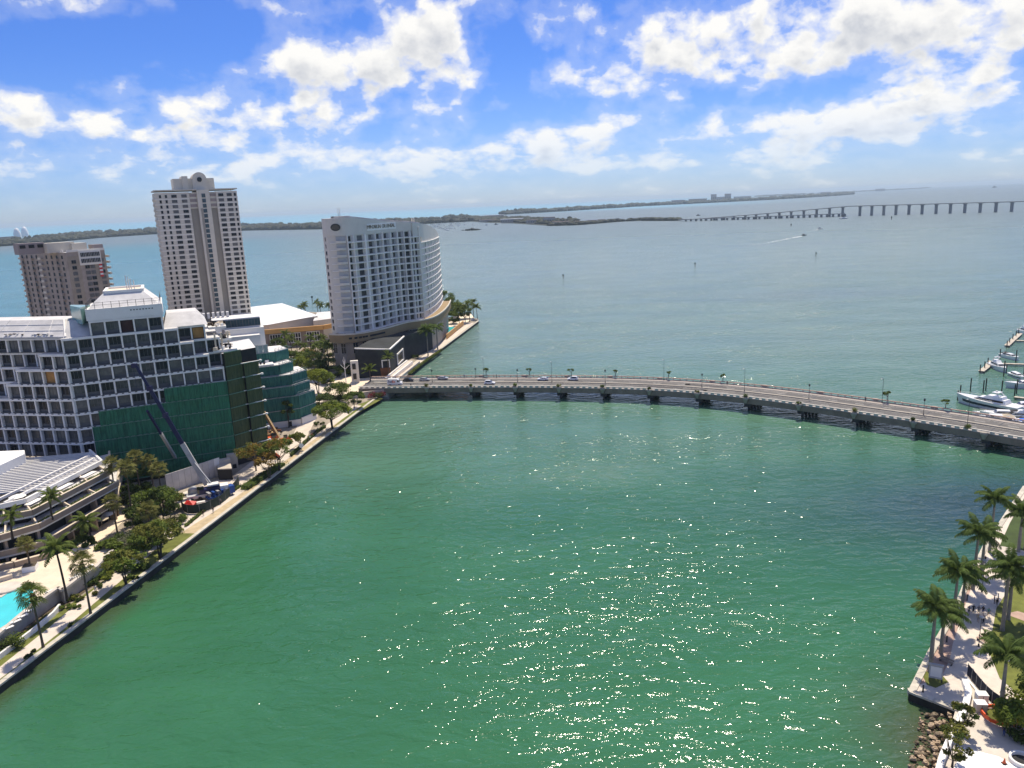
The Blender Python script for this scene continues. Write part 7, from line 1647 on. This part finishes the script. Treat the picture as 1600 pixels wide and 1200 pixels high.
for k in range(5): m2 = MB(); m2.box((-3.2+k*1.2,0,1.7), (.16,2.2,1.2)); m2.box((-3.2+k*1.2,0,2.3), (.7,2.2,.12)); m2.build('load_frame', 'truck_blue' if k % 2 else 'steel', tk)
wheel_parts(tk, (-2.6, -1.6, 2.6), 1.0, .48)
t = thing('red_tarpaulin', 'bright red sheet heaped at the left tip of the crane yard', 'tarpaulin', at(297,790,GZ)); m2 = MB(); m2.add([(-1.6,-.8,.5),(1.3,-1.0,.4),(1.6,.8,.9),(-1.2,1.0,1.2),(0,0,1.5)], [(0,1,4),(1,2,4),(2,3,4),(3,0,4)]); m2.add([(-1.6,-.8,0),(1.3,-1.0,0),(1.6,.8,0),(-1.2,1.0,0),(-1.6,-.8,.5),(1.3,-1.0,.4),(1.6,.8,.9),(-1.2,1.0,1.2)], [(0,1,5,4),(1,2,6,5),(2,3,7,6),(3,0,4,7)]); o = m2.build('sheet', 'red_plastic', t)
m2 = MB(); m2.box((2.6,1.0,.35), (2.2,.9,.7), .4); m2.build('crate', 'clean_white', t)
t = thing('steel_trench_plates', 'dark stacked steel beams below the white hoarding', 'beams'); 
for i in range(5): m2 = MB(); p = at(292+i*7, 778-i*1.0, GZ); m2.beam(p+Vector((-3,0,.4+.22*i)), p+Vector((3,1.4,.4+.22*i)), .5, .3); m2.build('beam', 'pole_dark' if i % 2 else 'crane_grey', t)
yf = thing('yard_fence', 'dark green mesh fence curving round the crane yard', 'fence'); yp = pl((284,792),(289,801),(303,803),(322,799),(343,789),(358,777),(370,763),(374,756), z=GZ); YP, yl = resample(catmull(yp, 4), n=20)
for i in range(20): m2 = MB(); m2.beam(YP[i]+Vector((0,0,1.3)), YP[i+1]+Vector((0,0,1.3)), .06, 2.4); m2.build('mesh_panel', 'green_mesh_fence', yf)
for p in YP[::2]: m2 = MB(); m2.tube(p, p+Vector((0,0,2.6)), .05, None, 5); m2.build('post', 'steel', yf)
sheet('yard_floor', pl((286,792),(300,801),(322,797),(343,787),(358,775),(372,757),(345,748),(268,776)), GZ+.028, 'path_concrete', 'pale sandy floor of the crane yard')
# orange boom machine by the canopy
ex = thing('material_handler', 'orange and tan material handler with raised bent arm', 'excavator', at(424,694,GZ), .6)
m2 = MB(); m2.box((0,0,.5), (4.6,.8,.9)); m2.box((0,2.2,.5), (4.6,.8,.9)); part_stuff(m2.build('track', 'tyre', ex)); m2 = MB(); m2.box((0,1.1,1.7), (4.4,2.8,1.4)); m2.build('house', 'machine_orange', ex); m2 = MB(); m2.box((1.2,.3,2.8), (1.6,1.2,1.5)); m2.build('cab', 'car_glass', ex)
ex_i = ex.location; ya_ = .6
def le(x, y, px_, py_, zz): return None
k0 = at(436,684,3.0); k1 = Vector((k0.x-5.0, k0.y+2.5, 11.8)); k2 = Vector((k0.x-8.0, k0.y+4.0, 12.3)); k3 = Vector((k0.x-6.5, k0.y+3.5, 7.2))
mi_ = Matrix.Translation(ex.location) @ Matrix.Rotation(.6, 4, 'Z'); mi_ = mi_.inverted()
k0, k1, k2, k3 = [mi_ @ q for q in (k0, k1, k2, k3)]
m2 = MB(); m2.beam(k0, k1, .7, .9); m2.build('boom', 'machine_tan', ex); m2 = MB(); m2.beam(k1, k2, .7, 1.0); m2.beam(k2, k3, .55, .7); m2.build('stick', 'machine_orange', ex); m2 = MB(); m2.ell(tuple(k3+Vector((0,0,-.6))), (.9,.7,.8), 6, 4); m2.build('grab', 'machine_orange', ex)
for x, y, lab in ((446,690,'small orange loader behind the rusty trees'), (426,716,'orange site dumper under the half bare trees')):
    t = thing('site_loader', lab, 'loader', at(x, y, GZ), .5); m2 = MB(); m2.box((0,0,.95), (3.0,1.5,.8)); m2.build('body', 'machine_orange', t); m2 = MB(); m2.box((.2,0,1.8), (1.2,1.2,1.0)); m2.build('cab', 'car_glass', t); m2 = MB(); m2.add([(1.6,-.9,.2),(1.6,.9,.2),(2.4,.9,.3),(2.4,-.9,.3),(1.6,-.9,1.1),(1.6,.9,1.1)], [(0,1,2,3),(0,4,5,1),(0,3,4),(1,5,2)]); m2.build('bucket', 'machine_orange', t); wheel_parts(t, (-.9,.9), .8, .42)
t = thing('site_debris', 'heap of dark debris and planks under the entrance canopy', 'debris'); m2 = MB(); r_ = random.Random(6)
for k in range(60): p = at(r_.uniform(392,440), r_.uniform(672,688), GZ); m2.box((p.x,p.y,GZ+r_.uniform(.2,1.6)), (r_.uniform(.4,3),r_.uniform(.2,.8),r_.uniform(.2,.8)), r_.random()*3, r_.randrange(4))
o = m2.build('debris', ['trunk_brown','machine_tan','dark_void','rust_panel'], t); part_stuff(o)
t = thing('round_sign', 'round white sign on a post beside the promenade trees', 'sign', at(472,708,GZ), .2); m2 = MB(); m2.tube((0,0,0),(0,0,2.0),.06,None,6); m2.build('post', 'steel', t); m2 = MB(); m2.T = Matrix.Translation((0,-.1,2.6)) @ Matrix.Rotation(PI/2,4,'X'); m2.lathe([(.75,-.04),(.75,.04)], n=16); m2.build('disc', 'clean_white', t)
t = thing('forked_pole', 'white pole with forked arms in front of the hotel drive', 'pole', at(541,600,GZ)); m2 = MB(); m2.tube((0,0,0),(0,0,12.5),.22,.12,6); m2.build('pole', 'clean_white', t)
for a_, z, l_ in ((.5,8.0,2.6),(2.5,8.2,2.4),(1.2,9.8,1.6),(2.0,9.8,1.6)): m2 = MB(); m2.tube((0,0,z-1.2),(math.cos(a_)*l_,0,z+abs(math.sin(a_))*1.6),.14,.08,5); m2.build('arm', 'clean_white', t)
# planter box, loungers, parasols, tables
t = thing('planter_box', 'square white planter box holding a young palm', 'planter', at(48,890,PD), .3); m2 = MB(); m2.prism([(-1.3,-1.3),(1.3,-1.3),(1.3,1.3),(-1.3,1.3)], 0, 1.2, 0, 1); m2.build('box', ['roof_white','soil'], t)
lnm = MB(); lnm.box((0,0,.34), (1.9,.68,.1)); lnm.box((-.7,0,.48), (.5,.66,.1), 0, 0); lo = lnm.mesh('seat', ['clean_white']); lnm = MB()
for sx in (-.8,.8): lnm.box((sx,0,.15), (.08,.6,.3))
ll = lnm.mesh('leg_frame', ['steel'])
for i, (x, y, lab) in enumerate(((13,983.5,'white lounger by the pool edge, nearest the left frame'),(25,973.5,'white lounger second along the pool edge'),(36,965,'white lounger midway along the pool edge'),(47,956,'white lounger right of the middle along the pool edge'),(78,926,'white lounger at the tip of the pool deck'),(116,904,'white lounger by the parapet behind the dark figure'),(124,899,'white lounger beside another along the parapet'),(132,893,'white lounger third along the parapet'),(140,887,'white lounger at the far end of the parapet'))):
    t = thing('sun_lounger', lab, 'lounger', at(x, y, PD+.02), .9+.1*(i%3), 'sun loungers round the pool'); put('seat', lo, t); put('leg_frame', ll, t)
def parasol(x, y, z, lab, m_, r=1.9):
    t = thing('parasol', lab, 'parasol', at(x, y, z), x*.3); m2 = MB(); m2.tube((0,0,0),(0,0,2.6),.05,None,6); m2.build('pole', 'steel', t); m2 = MB(); n = 8; m2.add([(r*math.cos(2*PI*i/n), r*math.sin(2*PI*i/n), 2.3) for i in range(n)]+[(0,0,2.95)], [(i,(i+1)%n,n) for i in range(n)]); m2.build('canopy', m_, t)
for q in ((118,836,GZ+.08,'cream parasol on the cafe terrace, left one','canvas_tan'),(132,828,GZ+.08,'pale parasol in the middle of the cafe terrace','clean_white'),(170,816,GZ+.08,'white parasol near the path end of the cafe terrace','clean_white'),(160,824,GZ+.08,'cream parasol right of the middle on the cafe terrace','canvas_tan'),(30,790,13.8-.7,'white shade on the upper tier, left of the bend','clean_white')): parasol(*q, 1.9)
aw = thing('terrace_awning', 'white sheet awnings lying over the upper tier', 'awning')
for f0_, f1_ in ((.06,.22),(.24,.34),(.42,.60),(.74,.92)):
    a, b = TL_[1][2].lerp(TL_[1][3], f0_), TL_[1][2].lerp(TL_[1][3], f1_); d = (b-a); d.z = 0; d.normalize(); n_ = Vector((-d.y,d.x,0)); m2 = MB(); m2.beam(a+n_*2.6+Vector((0,0,.5)), b+n_*2.6+Vector((0,0,.5)), 1.6, .12); m2.build('sheet', 'clean_white', aw)
# cars by the forecourt
car(at(604,583,GZ+.04), .4, 'car_black', 'dark car parked by the round hedge near the ramp'); car(at(476,612,GZ+.04), 1.2, 'car_white', 'white car parked at the netted block corner', 'suv'); car(at(541,605,GZ+.04), .2, 'car_black', 'dark car parked beneath the forked pole')
# ================================================================== marina at right
def pile(x, y, h, lab, grp='mooring piles in the marina'):
    p = at(x, y, 0); h *= .72; o = thing('mooring_pile', lab, 'pile', p, 0, grp); m2 = MB(); m2.tube((0,0,-2),(0,0,h),.22,None,7); m2.build('post','pile_wood',o); m2 = MB(); m2.lathe([(.26,0),(.02,.25)], (0,0,h), 7); m2.build('cap','pole_dark',o)
def dock(pts, w_, lab):
    t = thing('dock', lab, 'dock'); P = [at(x, y, .9) for x, y in pts]
    for i in range(len(P)-1):
        Q, ln = resample([P[i], P[i+1]], step=1.6)
        for j in range(len(Q)-1): m2 = MB(); m2.beam(Q[j].lerp(Q[j+1],.02), Q[j].lerp(Q[j+1],.97), w_, .22); m2.build('plank_section', 'dock_wood', t)
        m2 = MB(); m2.beam(P[i]+Vector((0,0,-.3)), P[i+1]+Vector((0,0,-.3)), w_*.8, .35); m2.build('beam', 'pile_wood', t)
dock(((1573,540),(1584,530),(1594,521)), 2.2, 'pale finger dock farthest out, angled up to the right'); dock(((1588,532),(1650,534)), 1.8, 'pale pier joining the farthest dock from the right')
dock(((1533,580),(1541,574),(1549,564)), 2.2, 'short dock beside the bow on white cruiser'); dock(((1566,568),(1600,569),(1650,571)), 1.8, 'pale pier running right from the white cruiser')
dock(((1585,620),(1650,628)), 1.8, 'pale pier behind the long navy striped yacht')
for x, y, h, lab in ((1573,543,4.5,'pile at the outer end of the farthest dock'),(1577,538,4.5,'pile second from the end of the farthest dock'),(1582,533,4.8,'pile midway on the farthest dock'),(1587,528,4.8,'pile past midway on the farthest dock'),(1591,524,5,'pile near the top of the farthest dock'),(1531,583,5,'pile at the outer tip of the short dock'),(1543,572,5,'pile at the top of the short dock'),(1538,578,5,'pile midway on the short dock'),(1562,560,6,'pile behind the white cruiser'),(1587,566,7.5,'tall pile right of the white cruiser'),(1568,588,9,'tall pile between the cruiser and the yacht'),(1572,583,5,'pile at the cruiser pier corner'),(1496,625,5,'pile off the bow of the long yacht'),(1500,618,5.5,'pile just behind the bow of the long yacht'),(1516,611,7,'pile above the foredeck of the long yacht'),(1536,613,6.5,'pile amidships of the long yacht, left'),(1540,610,6.5,'pile amidships of the long yacht, right'),(1565,612,6,'pile by the yacht radar arch'),(1585,618,6,'pile at the yacht stern'),(1588,615,7.5,'tall pile right of the yacht stern'),(1599,590,6,'pile at the right frame edge of the marina')): pile(x, y, h, lab)
def yacht(loc, yaw, L_, lab, stripe=None, fly=True, cover=None, s_up=1.0):
    """motor yacht: flared hull, raked deckhouse, windows, optional flybridge; bow along +X"""
    t = thing('motor_yacht', lab, 'yacht', loc, yaw); W_ = L_*.27; Hh = L_*.115; n = 10; hull = MB(); st = []
    for i in range(n+1):
        f = i/n; x = -L_/2+L_*f; w_ = W_/2*(1-max(0,(f-.55)/.45)**2.2); zt = Hh*(1+.45*f*f); xo = x+(L_*.06*max(0,(f-.7)/.3))
        st.append([(x,0,-.4),(x-.0,-w_*.78,.0),(xo,-w_,zt),(xo,w_,zt),(x,w_*.78,0)])
    vs = [v for r in st for v in r]
    hull.add(vs, [(i*5+j, i*5+(j+1)%5, (i+1)*5+(j+1)%5, (i+1)*5+j) for i in range(n) for j in range(5)]); hull.add(st[0], [(0,1,2,3,4)]); hull.build('hull', 'boat_white', t)
    if stripe:
        sb_ = MB()
        for s in (-1, 1):
            for i in range(1, n-1):
                a, b = st[i], st[i+1]
                def on(r, k): 
                    lo_, hi_ = Vector(r[1] if s < 0 else r[4]), Vector(r[2] if s < 0 else r[3]); v = lo_.lerp(hi_, k); v.y += s*.03; return v
                q = [on(a,.30), on(b,.34), on(b,.62), on(a,.60)]; sb_.add(q, [(0,1,2,3) if s < 0 else (3,2,1,0)])
        sb_.build('stripe', stripe, t)
    z0 = Hh*1.08
    hs = MB(); prof = [(-.30,0),(-.27,.115),(.04,.125),(.16,.05),(.26,0)]
    for k in range(len(prof)-1): pass
    def house(x0, x1, w_, za, zb, rake, m_): 
        m2 = MB(); m2.add([(x0,-w_,za),(x1,-w_*.86,za),(x1,w_*.86,za),(x0,w_,za),(x0+rake*.2,-w_*.86,zb),(x1-rake,-w_*.7,zb),(x1-rake,w_*.7,zb),(x0+rake*.2,w_*.86,zb)], [(3,2,1,0),(4,5,6,7),(0,1,5,4),(1,2,6,5),(2,3,7,6),(3,0,4,7)]); return m2.build(m_[0], m_[1], t)
    hh = L_*.085*s_up
    house(-L_*.30, L_*.26, W_*.40, z0-.05, z0+hh, L_*.12, ('deckhouse','boat_white'))
    gl = MB(); zl, zh = z0+hh*.30, z0+hh*.82
    for s in (-1, 1): gl.add([(-L_*.26,s*(W_*.385),zl),(L_*.20,s*(W_*.345),zl),(L_*.13,s*(W_*.318),zh),(-L_*.26,s*(W_*.365),zh)], [(0,1,2,3) if s < 0 else (3,2,1,0)])
    gl.add([(L_*.228,-W_*.30,zl),(L_*.228,W_*.30,zl),(L_*.168,W_*.27,zh),(L_*.168,-W_*.27,zh)], [(0,1,2,3)]); part_stuff(gl.build('window_band', 'boat_glass', t))
    if fly:
        house(-L_*.24, L_*.08, W_*.32, z0+hh+.01, z0+hh*1.75, L_*.07, ('flybridge','boat_white')); m2 = MB()
        for s in (-1, 1): m2.beam((-L_*.20,s*W_*.28,z0+hh*1.7), (-L_*.12,s*W_*.24,z0+hh*2.7), .35, .22)
        m2.box((-L_*.11,0,z0+hh*2.75), (L_*.10,W_*.56,.16)); m2.build('radar_arch', 'boat_white', t); m2 = MB(); m2.ell((-L_*.10,0,z0+hh*2.95), (.45,.45,.3), 8, 5); m2.build('radar_dome', 'boat_white', t)
    rl_ = MB(); pts = []
    for i in range(4, n+1): pts.append(Vector((st[i][3][0]-.1, st[i][3][1]*.94, st[i][3][2])))
    for a, b in zip(pts[:-1], pts[1:]):
        for s in (1, -1): rl_.tube((a.x,a.y*s,a.z+.65), (b.x,b.y*s,b.z+.65), .035, None, 4); rl_.tube((a.x,a.y*s,a.z), (a.x,a.y*s,a.z+.65), .03, None, 4)
    part_stuff(rl_.build('bow_rail', 'steel', t))
    m2 = MB(); m2.box((-L_*.40,0,Hh*.62), (L_*.16,W_*.8,.12)); m2.build('aft_deck', 'dock_wood', t)
    if cover: m2 = MB(); m2.add([(-L_*.42,-W_*.42,z0+hh*.5),(-L_*.1,-W_*.42,z0+hh*.9),(-L_*.1,W_*.42,z0+hh*.9),(-L_*.42,W_*.42,z0+hh*.5),(-L_*.26,0,z0+hh*1.5)], [(0,1,4),(1,2,4),(2,3,4),(3,0,4)]); m2.build('cover', cover, t)
    return t
yb = at(1497,634,0); ye = at(1588,648,0); dy = (yb-ye); 
yacht((at(1508,633,.0)+at(1592,645,0))/2+Vector((0,1.5,0)), math.atan2(at(1500,630,0).y-at(1584,646,0).y, at(1500,630,0).x-at(1584,646,0).x), 21, 'long white yacht with navy hull stripe and dark windows', 'boat_navy', True, None, .72)
yacht(at(1559,577,0), -1.75, 14, 'white motor cruiser moored bow on at the middle dock', None, True)
yacht(at(1577,560,0), -1.5, 11, 'dark covered boat behind the white cruiser', None, False, 'canvas_black')
yacht(at(1556,660,0), 2.75, 13, 'tan decked motor boat, leftmost of the packed row', None, False, 'canvas_tan'); yacht(at(1568,653,0), 2.75, 13, 'white sport boat with black cover behind the tan decked one', 'boat_navy', False, 'canvas_black')
yacht(at(1582,668,0), 2.75, 14, 'white boat with bright blue tarpaulin near the bridge rail', None, False, 'canvas_blue'); yacht(at(1592,655,0), 2.8, 12, 'white cruiser behind the blue tarpaulin boat', 'boat_navy', True); yacht(at(1606,642,0), 2.8, 15, 'dark topped cruiser at the right frame edge', 'boat_navy', True, 'canvas_black'); yacht(at(1602,672,0), 2.75, 13, 'white boat at the right edge beside the blue tarpaulin', None, False)
yacht(at(1606,606,0), 2.9, 15, 'white cruiser beyond the long yacht at the frame edge', None, True, None, .8)
yacht(at(1588,590,0), -1.7, 10, 'small open boat between the cruiser pier and the long yacht', 'boat_navy', False)
yacht(at(1545,650,0), 2.7, 9, 'small white runabout tucked behind the bridge rail by the yacht', None, False)
yacht(at(1578,662,0), 2.75, 11, 'slim white boat wedged between the tan decked and blue covered boats', None, False, 'canvas_black')
yacht(at(1604,522,0), -1.7, 14, 'white cruiser at the farthest dock on the frame edge', None, True)

# ------------------------------------------------------------------ sea air
hb = MB(); hb.box((0, 0, 60.5), (74000, 74000, 129)); hm = bpy.data.materials.new('sea_haze'); hm.use_nodes = True; t_ = hm.node_tree
for n_ in list(t_.nodes):
    if n_.type == 'BSDF_PRINCIPLED': t_.nodes.remove(n_)
pv = N(t_, 'ShaderNodeVolumePrincipled'); pv.inputs['Color'].default_value = (0.68, 0.87, 1.0, 1); pv.inputs['Density'].default_value = 5e-5; pv.inputs['Anisotropy'].default_value = 0.2
L(t_, pv.outputs[0], t_.nodes['Material Output'].inputs['Volume']); M['sea_haze'] = hm
o = hb.build('haze', 'sea_haze'); o['kind'] = 'stuff'; o['label'] = 'thin pale sea haze over the bay'
